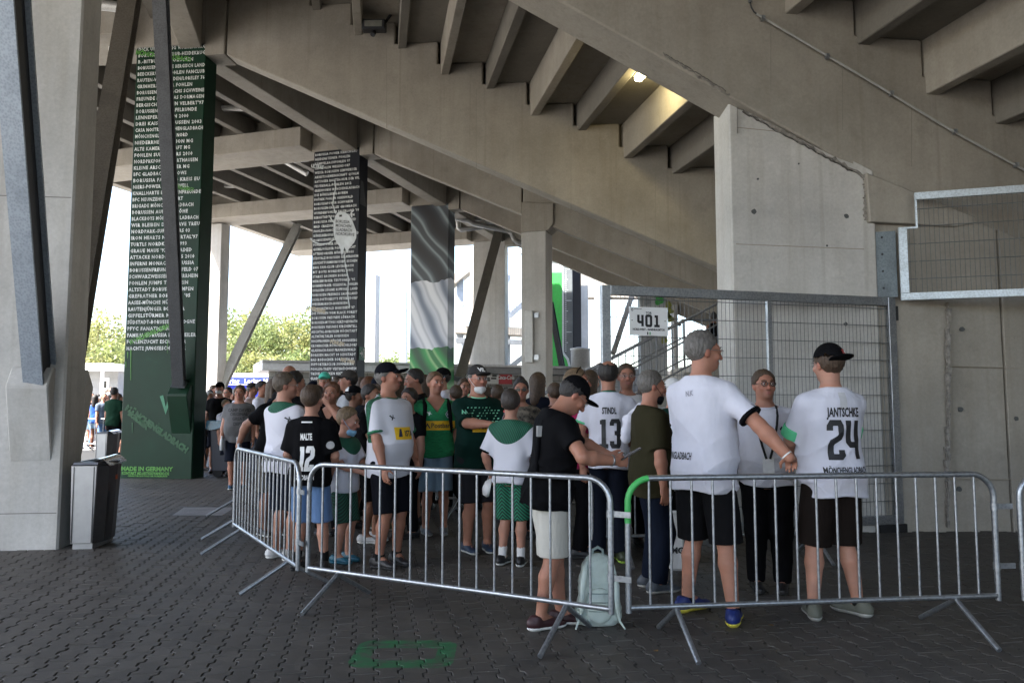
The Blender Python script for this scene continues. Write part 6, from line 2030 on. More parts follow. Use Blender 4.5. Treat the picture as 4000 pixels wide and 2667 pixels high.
def chevron_mat(name, c1, c2, S, f=150):
    m, n, b = new_mat(name)
    tc = n.nodes.new("ShaderNodeTexCoord"); sp = n.nodes.new("ShaderNodeSeparateXYZ"); lk(n, tc.outputs['Object'], sp.inputs[0])
    def mt(op, a, c=None):
        q = n.nodes.new("ShaderNodeMath"); q.operation = op
        for i, s_ in ((0, a), (1, c)):
            if s_ is None: continue
            if isinstance(s_, (int, float)): q.inputs[i].default_value = s_
            else: lk(n, s_, q.inputs[i])
        return q.outputs[0]
    ax = mt('ABSOLUTE', mt('SUBTRACT', mt('ABSOLUTE', sp.outputs[0]), .09 * S))
    st = mt('GREATER_THAN', mt('SINE', mt('MULTIPLY', mt('ADD', sp.outputs[2], mt('MULTIPLY', ax, 1.1)), f / S)), .25)
    lk(n, mixc(n, st, c1, c2), b.inputs['Base Color'])
    b.inputs['Roughness'].default_value = .8
    return m
def sleeve_stripe_mat(name, base, band, S):
    m, n, b = new_mat(name)
    tc = n.nodes.new("ShaderNodeTexCoord"); sp = n.nodes.new("ShaderNodeSeparateXYZ"); lk(n, tc.outputs['Object'], sp.inputs[0])
    def mt(op, a, c):
        q = n.nodes.new("ShaderNodeMath"); q.operation = op
        for i, s_ in ((0, a), (1, c)):
            if isinstance(s_, (int, float)): q.inputs[i].default_value = s_
            else: lk(n, s_, q.inputs[i])
        return q.outputs[0]
    ay = n.nodes.new("ShaderNodeMath"); ay.operation = 'ABSOLUTE'; lk(n, sp.outputs[1], ay.inputs[0])
    mask = mt('MULTIPLY', mt('LESS_THAN', ay.outputs[0], .034 * S), mt('GREATER_THAN', sp.outputs[2], 1.12 * S))
    t = tex_noise(n, tc.outputs['Object'], 30, 2)
    lk(n, mixc(n, mask, base, ramp(n, t, [(.4, tuple(c * .5 for c in band)), (.6, band)])), b.inputs['Base Color'])
    b.inputs['Roughness'].default_value = .8
    bump(n, b, tex_noise(n, tc.outputs['Object'], 7, 2, .5), .35, .02)
    return m
def heather(name, c1, c2, scale=(1, 1, 9)):
    m, n, b = new_mat(name)
    t = tex_noise(n, coords(n, scale), 14, 4, .7)
    lk(n, ramp(n, t, [(.38, c1), (.62, c2)]), b.inputs['Base Color'])
    b.inputs['Roughness'].default_value = .85
    bump(n, b, tex_noise(n, coords(n), 7, 2, .5), .35, .02)
    return m
MINT = plain('mint print', (.22, .62, .40), .6); YEL = plain('yellow print', (.80, .48, .015), .6); NAVYP = plain('navy print', (.012, .016, .05), .6)
DGP = plain('dark green print', (.01, .10, .06), .6)
def back_print(p, name, num, mat, zname, znum, hnum, wd, capn, wname, wnum, club=None, clubz=.97, wclub=.3, edge=None):
    """name over number over club name; heights and widths in metres"""
    x, y = p['Mu'] @ np.array([-1, 0, 0]), p['Mu'] @ np.array([0, 0, 1])
    if name: stick(p, text_mesh(name, capn / .70, .003, width=wname), p['U']((0, .12, zname)), x, y, mat)
    sx = wnum / ((len(num) * .6 + (len(num) - 1) * .14) * hnum)
    if num: stick(p, digits(num, hnum, wd, .14, sx), p['U']((0, .12, znum)), x, y, mat, off=.005)
    if club: stick(p, text_mesh(club, .058, .0015, width=wclub), p['U']((0, .12, clubz)), x, y, edge or mat)
def puma(p, c, xd, yd, mat, s=.03):
    stick(p, [poly([(-1 * s, .5 * s), (-.6 * s, .75 * s), (-.1 * s, .2 * s), (.5 * s, .1 * s), (1.0 * s, -.35 * s), (.3 * s, -.15 * s), (-.2 * s, -.2 * s)]), poly([(-.2 * s, -.21 * s), (.25 * s, -.16 * s), (.0, -.8 * s), (-.35 * s, -.85 * s)]), poly([(.05 * s, .22 * s), (.35 * s, .15 * s), (.3 * s, .85 * s), (.12 * s, .9 * s)])], c, xd, yd, mat, 'emblem')
# ---- the man with the phone
h = 1.68; yw = 104
phone_man = person('person in black t-shirt and beige shorts leaning on the barrier with a phone', 2142, 0, 5.24, h, yw, .0066, lean=8, head=(4, 34, 0), girth=1.1,
    hr=W(yw, h, .42, -.22, 1.10), prr=(-1, .3, -.9), hl=W(yw, h, .45, -.10, 1.10), pl=(.6, .5, -.9), hand=('grip', 'grip'), feet=((-.06, .08, 10), (.03, -.10, -5, .0)),
    skin=SKIN2, hair='short', hcol=HD, top=BSH, bottom=cloth('beige shorts', (.52, .50, .45)), shoe=plain('burgundy shoe', (.030, .006, .009), .5), sole=SOLW, cap=BSH, glasses='wire', hem=.83, loose=.036, sock=None, hipshift=0)
hw = phone_man['arms'][0][2]
q = phone_man['t'].matrix_basis @ V(0 * np.array([0, 0, 0]))
def world(p, q): return Matrix.LocRotScale(p['t'].location, p['t'].rotation_euler, (1, 1, 1)) @ V(q)
wp_ = world(phone_man, hw)
ph = thing('phone', 'dark smartphone held by the person leaning on the barrier', 'phone', wp_)
MB().box(wp_ + V((.10, .0, .045)), (.15, .075, .009), (V((.86, 0, .5)).normalized(), V((0, 1, 0)), V((-.5, 0, .86)).normalized())).build('case', plain('phone black', (.01, .01, .012), .2), ph, bevel=.002)
a_ = phone_man['arms'][0]
MB().tube([a_[2] + (a_[1] - a_[2]) * .10 + .031 * (np.array(V(nrm(a_[1] - a_[2])).orthogonal().normalized()) * math.cos(k) + np.cross(nrm(a_[1] - a_[2]), np.array(V(nrm(a_[1] - a_[2])).orthogonal().normalized())) * math.sin(k)) for k in np.linspace(0, 6.283, 13)[:-1]], .008, 6, closed=True).build('wristwatch', plain('watch grey', (.2, .2, .2), .3, .6), phone_man['t'], True)
U_ = phone_man['U']
MB().tube([U_((-.10, .135, 1.44)), U_((-.10, .155, 1.30)), U_((-.12, .15, 1.10)), U_((-.14, .12, .90))], .016, 6).build('bag_strap', BLKP, phone_man['t'], True)
MB().box(U_((-.10, .158, 1.36)), (.04, .03, .07)).build('strap_buckle', plain('buckle grey', (.25, .25, .25), .4), phone_man['t'], True)
# ---- tall man in white with a hand on the rail
yw = 134
tall = person('tall grey haired person in white jersey, from behind, hand on the rail', 2748, 0, 5.46, (1301, .01), yw, .0066, head=(-30, 4, 0), girth=1.03, belly=.4,
    hr=W(yw, 1.93, .47, -.42, 1.075), prr=(-.8, .8, .2), hl=W(yw, 1.93, .10, .38, 1.12), pl=(.1, -.2, -1), hand=(('grip', (.2, -.55, -.15), (0, 0, -1)), 'relaxed'),
    skin=SKIN2, hair='short', hcol=HG, top=WSH, cuff=BSH, bottom=cloth('faded black shorts', (.007, .007, .008)), blen='long shorts', shoe=plain('royal blue shoe', (.009, .022, .13), .5), sole=plain('yellow sole', (.55, .48, .06), .6), sock=SOCKB, sockh=.10, glasses='wire', hem=.80, loose=.03, feet=((-.20, .02, 25), (.17, -.04, -12)), sleeve=.75)
stick(tall, text_mesh('MÖNCHENGLADBACH', .068, .0016, width=.31), tall['U']((.13, .14, 1.00)), (-1, 0, 0), (0, 0, 1), INK)
stick(tall, text_mesh('N.K', .05, .0016, .7), tall['U']((.0, .12, 1.40)), (-1, 0, .12), (.12, 0, 1), plain('grey pen', (.25, .25, .3), .6))
puma(tall, tall['arms'][0][0] + (tall['arms'][0][1] - tall['arms'][0][0]) * .45 + np.array([-.06, .04, 0]), np.array([.5, -.8, 0]), (0, 0, 1), INK, .03)
wv = tall['arms'][0]
MB().tube([wv[2] + (wv[1] - wv[2]) * .08 + .033 * (np.array(V(nrm(wv[1] - wv[2])).orthogonal().normalized()) * math.cos(k) + np.cross(nrm(wv[1] - wv[2]), np.array(V(nrm(wv[1] - wv[2])).orthogonal().normalized())) * math.sin(k)) for k in np.linspace(0, 6.283, 13)[:-1]], .007, 6, closed=True).build('wristband', WHITEP, tall['t'], True)
# ---- number 24
yw = 193
j24 = person('person in white jersey lettered JANTSCHKE 24 and a backwards black cap', 3245, 0, 5.48, (1343, .03), yw, .0066, head=(-2, 2, 0), girth=1.08, belly=.3,
    hr=(-.06, -.30, 1.10), hl=(.06, -.30, 1.06), prr=(-1, .5, -.2), pl=(1, .5, -.2), skin=SKIN, hair='short', hcol=HB, top=WSH, cuff=plain('mint cuff', (.10, .52, .25), .7), bottom=cloth('dark brown shorts', (.013, .0095, .008)), blen='long shorts',
    shoe=plain('grey green shoe', (.10, .105, .085), .7), sole=plain('grey sole', (.3, .3, .28), .7), sock=SOCKB, sockh=.12, cap=BSH, capback=True, glasses='wire', hem=.80, loose=.03, feet=((-.17, 0, 22), (.17, 0, -22)), sleeve=.9, cuffw=.075)
back_print(j24, 'JANTSCHKE', '24', INK, 1.335, 1.055, .262, .040, .060, .245, .235, 'MÖNCHENGLADBACH', .965, .32)
stick(j24, rect(.055, .11), j24['U']((.0, .12, 1.44)), (-1, 0, 0), (0, 0, 1), plain('pale grey print', (.5, .5, .52), .7))
cp_ = PEOPLE_CAP[j24['t'].name]
stick(j24, [poly([(-.028, -.012), (.0, -.02), (.03, -.006), (.034, .016), (.01, .022), (-.03, .014)])], j24['H']((-.055, .11, 1.755)), j24['hM'] @ np.array([-.85, -.5, 0]), j24['hM'] @ np.array([0, 0, 1]), plain('red emblem', (.35, .02, .02), .6), 'emblem', target=cp_)
stick(j24, [poly([(-.010, -.006), (.012, -.008), (.016, .006), (-.006, .010)])], j24['H']((-.055, .11, 1.755)), j24['hM'] @ np.array([-.85, -.5, 0]), j24['hM'] @ np.array([0, 0, 1]), WHITEP, 'emblem', target=cp_, off=.006)
# ---- staff member
yw = -14
staff = person('person in white polo with black lanyard and glasses, talking between two white jerseys', 2992, 0, 6.25, (1454, .0), yw, .0066, head=(16, -4, 0), girth=1.2, belly=.6,
    hr=(-.16, .20, 1.0), hl=(.17, .18, .98), skin=SKIN2, hair='short', hcol=HB, top=cloth('white polo', (.58, .58, .64)), collar=WSH, bottom=BLKP, blen='long', glasses=True, hem=.86)
def on_surf(info, x, z, off=.008, y0=-.6):
    """point on the front of a garment at body coordinates x, z"""
    key = info['top'].name
    if key not in BV: BV[key] = bvh_of(info['top'])
    a = V(info['U']((x, y0, z))); d = V(info['Mu'] @ np.array([0, 1.0, 0]))
    hit, nn, _, _ = BV[key].ray_cast(a, d, 1.0)
    return (hit - d * off) if hit is not None else V(info['U']((x, -.13, z)))
for s_ in (-1, 1):
    pts = [V(staff['U']((s_ * .072, .05, 1.525))), V(staff['U']((s_ * .088, -.03, 1.512)))] + [on_surf(staff, s_ * x_, z_) for x_, z_ in ((.088, 1.44), (.078, 1.36), (.060, 1.27), (.040, 1.18), (.014, 1.09))]
    MB().tube(pts, .010, 6).build('lanyard', BLACK, staff['t'], True)
bc_ = on_surf(staff, .0, 1.04, .012)
MB().box(bc_, (.085, .008, .12)).build('badge_card', plain('badge card', (.55, .55, .55), .3), staff['t'], True)
S = staff['S']
stick(staff, [poly([(0, -.022), (.016, 0), (0, .022), (-.016, 0)])], staff['U']((.115, -.15, 1.33)), (1, 0, 0), (0, 0, 1), NAVYP, 'emblem')
# ---- olive t-shirt
yw = 98
olive = person('person in olive t-shirt with black face mask under the chin, facing right', 2545, 0, 6.25, (1457, .0), yw, .0066, head=(4, 6, 0), girth=1.12, belly=.55, hcol=HG, skin=SKIN2,
    hr=(-.25, -.02, .82), hl=(.2, -.25, 1.0), top=cloth('olive cotton', (.030, .027, .014)), bottom=cloth('dark blue jeans', (.006, .009, .018)), blen='long', shoe=plain('slate shoe', (.05, .06, .075), .6), sole=plain('grey sole', (.3, .3, .28), .7), mask=(cloth('black mask', (.008, .009, .012)), 'chin'), sleeve=.85, hem=.78, loose=.03)
stick(olive, rect(.30, .085), olive['U']((-.06, -.2, 1.26)), (.9, -.45, 0), (0, 0, 1), INK, 'chest_band')
stick(olive, text_mesh('BORUSSIA', .075, .004, .9), olive['U']((-.03, -.2, 1.235)), (.9, -.45, 0), (0, 0, 1), WHITEP, off=.007)
tw_ = thing('towel', 'white cloth draped over the far shoulder of the person in olive', 'cloth', world(olive, olive['U']((.15, 0, 1.5))))
pts = [np.array(world(olive, olive['U'](q_))) for q_ in ((.10, .19, 1.26), (.13, .15, 1.40), (.15, .04, 1.495), (.14, -.08, 1.47), (.12, -.19, 1.34), (.10, -.26, 1.16))]
F_ = Field(np.min(pts, 0) - .12, np.max(pts, 0) + .12, .012)
for a_, b_ in zip(pts[:-1], pts[1:]): F_.cone(a_, b_, .050, .050, .02)
F_.d += (.009 * np.sin(60 * F_.ax[1][None, :, None] + 25 * F_.ax[2][None, None, :]) * np.sin(38 * F_.ax[0][:, None, None] + 20 * F_.ax[2][None, None, :])).astype(np.float32)
o_ = field_obj('cloth', F_, WSH, tw_)
o_.location = -tw_.location
# ---- number 13
yw = 176
s13 = person('balding person in white jersey lettered STINDL 13, seen from behind', 2378, 0, 7.35, (1417, .0), yw, .010, hcol=HD, hair='short', bald=True, head=(-6, 0, 0), skin=SKIN2,
    hr=(-.20, -.25, 1.05), hl=(.16, -.25, 1.05), top=WSH, bottom=NVY, blen='long', shoe=plain('black lime shoe', (.03, .04, .02), .5), sole=plain('lime sole', (.35, .55, .08), .6), collar=plain('green collar', (.012, .10, .06), .7), cuff=MATS['mint cuff'], hem=.84)
back_print(s13, 'STINDL', '13', INK, 1.335, 1.03, .262, .040, .058, .135, .205, 'MÖNCHENGLADBACH', .95, .31, DGP)
for i in range(3):
    l_ = s13['legs'][0]
    pp_ = [l_[0] + (l_[2] - l_[0]) * tt + np.array([-.095 * (1 - .35 * tt), .03 - .03 * i, 0]) for tt in (.35, .6, .9)]
    MB().tube(pp_, .006, 4).build('stripe', WHITEP, s13['t'], True)
# ---- others at the gate
person('person with an open mouth and wire glasses facing the camera behind jersey 13', 2452, 0, 8.2, (1429, 0), 12, .010, hcol=HB, skin=SKIN2, top=cloth('white t-shirt', (.68, .68, .69)), bottom=NVY, blen='long', glasses='wire', head=(-12, 0, 0), hl=(.2, -.2, .95))
wm_ = person('person with long light brown hair and raised sunglasses, in a magenta shirt', 2262, 0, 7.6, (1449, 0), 78, .010, sex='f', hair='long', hcol=HF, skin=SKIN2, top=cloth('magenta shirt', (.30, .012, .07)), bottom=BLKP, blen='long', sleeve=.55)
MB().tube([wm_['H']((s_ * .085, y_, z_)) for s_, y_, z_ in ((-1, .02, 1.72), (-.85, -.01, 1.79), (-.3, -.03, 1.825), (.3, -.03, 1.825), (.85, -.01, 1.79), (1, .02, 1.72))], .006, 6).build('sunglasses', EYED, wm_['t'], True)
stick(wm_, [poly([(-.12, -.10), (-.10, -.12), (.12, .08), (.10, .10)])], wm_['U']((-.1, -.15, 1.22)), (.9, -.4, 0), (0, 0, 1), YEL, 'sash')
wc = person('person in dark green shirt with a white cap worn backwards, beyond the olive t-shirt', 2632, 0, 7.3, (1476, .03), 172, .010, hair='short', top=DGS, bottom=BLKP, blen='long', cap=cloth('white cap', (.6, .6, .6)), capback=True)
for i in range(4):
    stick(wc, rect(.008, .05), wc['H']((.03 - .02 * i, .13, 1.70)), (-1, 0, 0), (0, 0, 1), INK, 'stripe', target=PEOPLE_CAP[wc['t'].name])
tb = thing('tote_bag', 'white printed bag hanging beside the dark jeans', 'bag', at_Y(2640, 2100, 6.7))
c = at_Y(2642, 2110, 6.7)
MB().box(c, (.13, .06, .50)).build('cloth', cloth('white bag', (.6, .6, .6)), tb, bevel=.02)
MB().tube([c + V((-.05, 0, .25)), c + V((-.03, 0, .42)), c + V((.03, 0, .42)), c + V((.05, 0, .25))], .008, 6).build('handle', WSH, tb)
text_obj('lettering', 'MG', .07, INK, tb, frame(c + V((-.05, -.034, -.1)), (1, 0, 0), UP), 'LEFT', .003)
# ---- boy in the middle
h = 1.40; yw = 160
Sb = 1.42 / 1.8
boy = person('child in white jersey with dark green yoke and patterned shorts, seen from behind', 1998, 0, 7.2, (1539, .0), yw, .010, child=True, hcol=hairm('dark brown hair', (.03, .022, .018)), head=(8, 0, 0),
    hl=(.28, -.10, .93), hr=(-.10, -.25, 1.15), top=yoke_mat('boy jersey', (.60, .60, .67), (.004, .036, .022), (.010, .13, .07), Sb), cuff=BSH, bottom=chevron_mat('boy shorts', (.005, .03, .02), (.012, .20, .11), Sb), blen='long shorts', sock=SOCKW, sockh=.20, shoe=SHOE, sole=SOLW, hem=.86, loose=.03, sleeve=.9, sleeve_r=.075)
stick(boy, text_mesh('MÖNCHENGLADBACH', .05, .001, .7), boy['U']((0, .1, .95)), (-1, 0, 0), (0, 0, 1), INK)
c = world(boy, boy['arms'][1][2]) + V((-.03, -.03, -.12))
mk = thing('face_mask', 'white cup shaped face mask dangling from the child\'s hand', 'face mask', c)
MB().lathe([(.01, .045), (.06, .03), (.085, -.01), (.082, -.03)], c, 14, (V((0, 1, .2)).normalized(), V((.2, 0, 1)).normalized(), V((-1, -.2, 0)).normalized())).build('shell', cloth('mask white', (.68, .68, .68)), mk)
MB().tube([c + V((0, .05, .05)), c + V((.02, .02, .14)), c + V((0, -.05, .05))], .002, 5).build('strap', WHITEP, mk)
# ---- man opening a bottle
yw = 22
kap = person('person in dark green jersey with mint dashes and dark cap, opening a bottle', 1865, 0, 7.85, (1425, .03), yw, .010, girth=1.12, belly=.5, head=(6, 2, 0), skin=SKIN2, hcol=HG,
    hr=(-.02, -.42, 1.25), prr=(-1, -.1, -.8), hl=(.10, -.42, 1.17), pl=(1, .0, -.8), hand=(('grip', (.9, -.3, .1), (.2, .2, -1)), ('grip', (-.9, -.3, .1), (-.2, .3, 0))), top=DGS, collar=MINT,
    bottom=cloth('charcoal shorts', (.016, .016, .019)), blen='long shorts', cap=cloth('charcoal cap', (.035, .033, .033)), glasses='wire', mask=(cloth('white mask', (.66, .66, .66)), 'chin'), shoe=plain('navy sports shoe', (.012, .03, .07), .5), sole=SOLW, hem=.82, loose=.028, sleeve=.95)
rg_ = random.Random(5)
sh_ = []
for r_ in range(9):
    for c_ in range(9):
        if rg_.random() < .62:
            x_, y_ = (c_ - 4) * .038 + (r_ % 2) * .019, (r_ - 4) * .027
            w2 = rg_.choice((.012, .018, .026))
            sh_.append(poly([(x_ - w2 / 2, y_ - .006), (x_ + w2 / 2 - .004, y_ - .004), (x_ + w2 / 2, y_ + .006), (x_ - w2 / 2 + .004, y_ + .004)]))
stick(kap, sh_, kap['U']((.0, -.2, 1.30)), (1, 0, 0), (0, 0, 1), MINT, 'dash_pattern')
stick(kap, rect(.26, .10), kap['U']((.01, -.2, 1.22)), (1, 0, 0), (0, 0, 1), YEL, 'sponsor_panel', off=.007)
stick(kap, text_mesh('Postbank', .06, .001, .9), kap['U']((.04, -.2, 1.20)), (1, 0, 0), (0, 0, 1), NAVYP, off=.010)
stick(kap, [poly([(-.02, -.02), (.0, .025), (.02, -.02), (.008, -.02), (0, 0), (-.008, -.02)]), poly([(.01, -.02), (.03, .025), (.05, -.02), (.038, -.02), (.03, 0), (.022, -.02)])], kap['arms'][0][0] + np.array([-.02, -.1, -.05]), (.9, 0, 0), (0, 0, 1), MINT, 'emblem')
stick(kap, text_mesh('VfL', .05, .003, 1.1), kap['H']((0, -.1, 1.755)), kap['hM'] @ np.array([1, 0, 0]), kap['hM'] @ np.array([0, 0, 1]), WHITEP, target=PEOPLE_CAP[kap['t'].name])
def bottle(c, label, col, hgt=.20, r_=.032, cap_=None, wrap=None):
    t = thing('bottle', label, 'bottle', c)
    m = plain(label.split()[0] + ' bottle ' + str(len(MATS)), col, .12, 0, .05)
    MB().lathe([(r_ * .9, 0), (r_, .01), (r_, hgt * .60), (r_ * .8, hgt * .74), (r_ * .36, hgt * .86), (r_ * .36, hgt * .95)], c, 14).build('body', m, t)
    MB().lathe([(r_ * .42, hgt * .94), (r_ * .42, hgt * 1.02)], c, 12).build('bottle_cap', cap_ or WHITEP, t)
    if wrap: MB().lathe([(r_ * 1.03, hgt * .22), (r_ * 1.03, hgt * .55)], c, 14).build('wrapper', wrap, t)
    return t
c = world(kap, kap['arms'][0][2]) + V((.14, -.04, -.13))
bottle(c, 'dark bottle with a silver label held by the person in the dark cap', (.06, .012, .008), .26, .036, plain('red cap', (.4, .02, .02), .4), plain('silver label', (.6, .6, .65), .3, .3))
sg_w = person('person with dark hair and large sunglasses in a patterned top, behind the child', 2035, 0, 8.7, (1483, .01), 0, .010, sex='f', hair='bun', hcol=HD, skin=SKIN2, glasses='sun', top=heather('patterned blouse', (.02, .018, .015), (.20, .17, .13), (1, 1, 1)), bottom=BLKP, blen='long', sleeve=.25, girth=1.1)
# ---- green jersey
yw = 14; Sg = 1.82 / 1.8
gre = person('person in bright green jersey with a yellow chest panel, one hand on the hip', 1700, 0, 8.9, (1459, 0), yw, .010, head=(18, -3, 0), skin=SKIN2, hcol=hairm('sandy hair', (.11, .06, .03)),
    hr=(-.235, -.03, 1.05), prr=(-1, .6, .1), hand=(('relaxed', (.2, .1, -1), (.9, .4, 0)), 'relaxed'), hl=(.25, -.02, .88), top=heather('green jersey', (.008, .14, .050), (.016, .27, .095)), collar='v', bottom=LDENIM, blen='long shorts', shoe=plain('grey trainer', (.14, .15, .17), .7), sole=plain('grey sole', (.3, .3, .28), .7), hem=.86, loose=.03, sleeve=.8, sleeve_r=.072)
stick(gre, rect(.36, .105), gre['U']((.03, -.2, 1.215)), (1, 0, .0), (0, 0, 1), YEL, 'sponsor_panel')
stick(gre, text_mesh('Postbank', .078, .001, .92), gre['U']((.06, -.2, 1.19)), (1, 0, 0), (0, 0, 1), NAVYP, off=.007)
stick(gre, [poly([(-.03, -.03), (.0, .03), (.035, -.03), (.02, -.03), (.0, .005), (-.015, -.03)])], gre['U']((-.11, -.2, 1.215)), (1, 0, 0), (0, 0, 1), NAVYP, 'emblem', off=.007)
stick(gre, [poly([(0, -.045), (.030, 0), (0, .045), (-.030, 0)])], gre['U']((.12, -.2, 1.34)), (1, 0, 0), (0, 0, 1), WHITEP, 'emblem')
stick(gre, [poly([(0, -.036), (.024, 0), (0, .036), (-.024, 0)])], gre['U']((.12, -.2, 1.34)), (1, 0, 0), (0, 0, 1), NAVYP, 'emblem', off=.006)
stick(gre, text_mesh('B', .035, .001), gre['U']((.12, -.2, 1.328)), (1, 0, 0), (0, 0, 1), WHITEP, off=.008)
puma(gre, gre['U']((-.09, -.2, 1.35)), (1, 0, 0), (0, 0, 1), WHITEP, .028)
bp = thing('backpack', 'black backpack worn by the person in the green jersey', 'backpack', world(gre, gre['U']((0, .2, 1.2))))
for s_ in (-1, 1):
    pts = [world(gre, gre['U']((s_ * x_, y_, z_))) for x_, y_, z_ in ((.12, .10, 1.47), (.135, .0, 1.50), (.135, -.11, 1.44), (.145, -.155, 1.32), (.165, -.12, 1.16), (.18, .02, 1.08))]
    MB().tube(pts, .020, 7, rr=[.02, .024, .024, .024, .014, .012]).build('strap', BLKP, bp)
pc = world(gre, gre['U']((.0, .22, 1.24)))
MB().lathe([(.10, -.24), (.16, -.2), (.175, .0), (.16, .17), (.10, .23)], pc, 14).build('pack', BLKP, bp)
c = world(gre, gre['arms'][1][2]) + V((.03, -.05, -.18))
bg_ = thing('shoulder_bag', 'black bag with a clear bottle hanging between the green jersey and the dark cap', 'bag', c)
MB().lathe([(.06, -.30), (.10, -.24), (.11, 0), (.09, .16), (.04, .2)], c + V((.03, -.02, .0)), 14).build('pouch', BLKP, bg_)
MB().tube([c + V((.03, 0, .18)), c + V((.0, .02, .5)), c + V((-.05, .04, .80))], .014, 6).build('strap', BLKP, bg_)
bottle(c + V((.02, -.11, .05)), 'clear water bottle in the side of the black bag', (.30, .34, .38), .24, .035)
# ---- stout man in white with green stripes
yw = 52; Sw = 1.8 / 1.8
wht = person('stout person in black cap and white jersey with green sleeve stripes, looking right', 1520, 0, 7.15, (1415, .03), yw, .009, head=(22, -4, 0), girth=1.05, belly=.45, skin=SKIN2, hcol=HG,
    hr=(-.22, -.16, .90), prr=(-.9, .9, 0), hl=(.24, -.1, .95), top=sleeve_stripe_mat('striped jersey', (.60, .60, .66), (.010, .11, .055), Sw), cuff=plain('green cuff', (.012, .16, .07), .7), collar=MATS['green collar'], bottom=cloth('black navy shorts', (.006, .0065, .010)), blen='long shorts', cap=cloth('black navy cap', (.006, .0065, .010)), shoe=SHOE, sole=SOLD, sock=SOCKB, sockh=.13, hem=.80, loose=.024, sleeve=.85)
stick(wht, rect(.20, .11), wht['U']((.0, -.3, 1.19)), (1, 0, 0), (0, 0, 1), YEL, 'sponsor_panel')
stick(wht, [poly([(-.04, -.03), (-.02, .04), (.0, .04), (.0, -.03)])], wht['U']((-.03, -.3, 1.19)), (1, 0, 0), (0, 0, 1), NAVYP, 'emblem', off=.007)
stick(wht, text_mesh('ISTA', .07, .002, .8), wht['U']((.055, -.3, 1.165)), (1, 0, 0), (0, 0, 1), NAVYP, off=.007)
puma(wht, wht['U']((-.1, -.2, 1.33)), (1, 0, 0), (0, 0, 1), INK, .03)
stick(wht, [poly([(0, -.03), (.02, 0), (0, .03), (-.02, 0)])], wht['H']((0, -.1, 1.765)), wht['hM'] @ np.array([1, 0, 0]), wht['hM'] @ np.array([0, 0, 1]), WHITEP, 'emblem', target=PEOPLE_CAP[wht['t'].name])
cs_ = person('dark haired person in black t-shirt with a camera strap, looking left', 1625, 0, 9.7, (1446, 0), -68, .011, hcol=HD, skin=SKIN2, top=BSH, bottom=BLKP, hr=(-.05, -.30, 1.15), hl=(.1, -.3, 1.15), shoe=SHOE, sole=SOLD, head=(0, 12, 0))
cc_ = world(cs_, (0, -.32, 1.2))
cmr = thing('camera', 'black camera held up by the dark haired person in black', 'camera', cc_)
MB().box(cc_, (.13, .08, .09)).lathe([(.035, 0), (.04, .06)], cc_ + V((-.02, -.04, 0)), 12, (V((1, 0, 0)), V((0, 0, 1)), V((0, -1, 0)))).build('body', BLACK, cmr)
person('person with black cap and pale blue chin mask, facing left by the flag column', 1722, 0, 11.8, (1437, .03), -72, .012, hcol=HD, top=WSH, bottom=NVY, cap=BSH, mask=(cloth('pale blue mask', (.22, .42, .60)), 'chin'))
# ---- children at the left barrier
Sc = 1.32 / 1.8; yw = 66
kid = person('child with a blue chin mask and bottle, in white jersey and green shorts', 1345, 0, 7.35, (1612, 0), yw, .009, child=True, hcol=HF, head=(10, 14, 0), hr=(-.14, -.36, 1.10), hl=(.08, -.36, 1.10), hand=('grip', 'grip'), top=yoke_mat('kid jersey', (.60, .60, .67), (.004, .036, .022), (.010, .13, .07), Sc, 1.36), bottom=chevron_mat('kid shorts', (.006, .028, .02), (.01, .09, .055), Sc), blen='long shorts', mask=(MATS['pale blue mask'], 'chin'), shoe=plain('petrol shoe', (.01, .09, .14), .5), sole=plain('petrol sole', (.02, .12, .17), .5), hem=.84, loose=.03, sleeve=.8, sleeve_r=.075)
puma(kid, kid['arms'][0][0] + np.array([-.06, -.05, -.03]), (0.3, -1, 0), (0, 0, 1), INK, .025)
stick(kid, rect(.055, .06), kid['arms'][0][0] + np.array([-.08, -.01, -.12]), (.1, -1, 0), (0, 0, 1), plain('red patch', (.35, .015, .02), .6), 'patch')
bottle(world(kid, (kid['arms'][0][2] + kid['arms'][1][2]) / 2) + V((.09, -.03, -.10)), 'small clear bottle with a blue cap in the child\'s hands', (.35, .42, .5), .20, .030, plain('blue cap', (.02, .06, .4), .4))
yw = 174
m12 = person('child in black jersey lettered MALTE 12 and denim shorts, seen from behind', 1216, 0, 7.0, (1522, 0), yw, .009, child=True, hcol=HB, head=(-8, 0, 0), hr=(-.16, -.2, .98), hl=(.18, -.2, .98), top=BSH, bottom=DENIM, blen='long shorts', shoe=SHOE, sole=SOLD, sock=SOCKB, sockh=.2, hem=.84, loose=.035, sleeve=.85, sleeve_r=.078, feet=((-.17, .03, 15), (.13, 0, -5)))
back_print(m12, 'MALTE', '12', WHITEP, 1.30, 1.0, .205, .036, .055, .105, .135, 'GLADBACH', .91, .17)
stick(m12, rect(.10, .012), m12['U']((0, .12, 1.475)), (-1, 0, 0), (0, 0, 1), WHITEP, 'collar_print')
stick(m12, [poly([(.035 * math.cos(a), .035 * math.sin(a)) for a in np.linspace(0, 6.28, 13)[:-1]])], m12['arms'][0][0] + np.array([-.05, .08, -.15]), (-.8, -.6, 0), (0, 0, 1), plain('badge grey', (.35, .35, .36), .6), 'patch')
Sh = 1.78 / 1.8
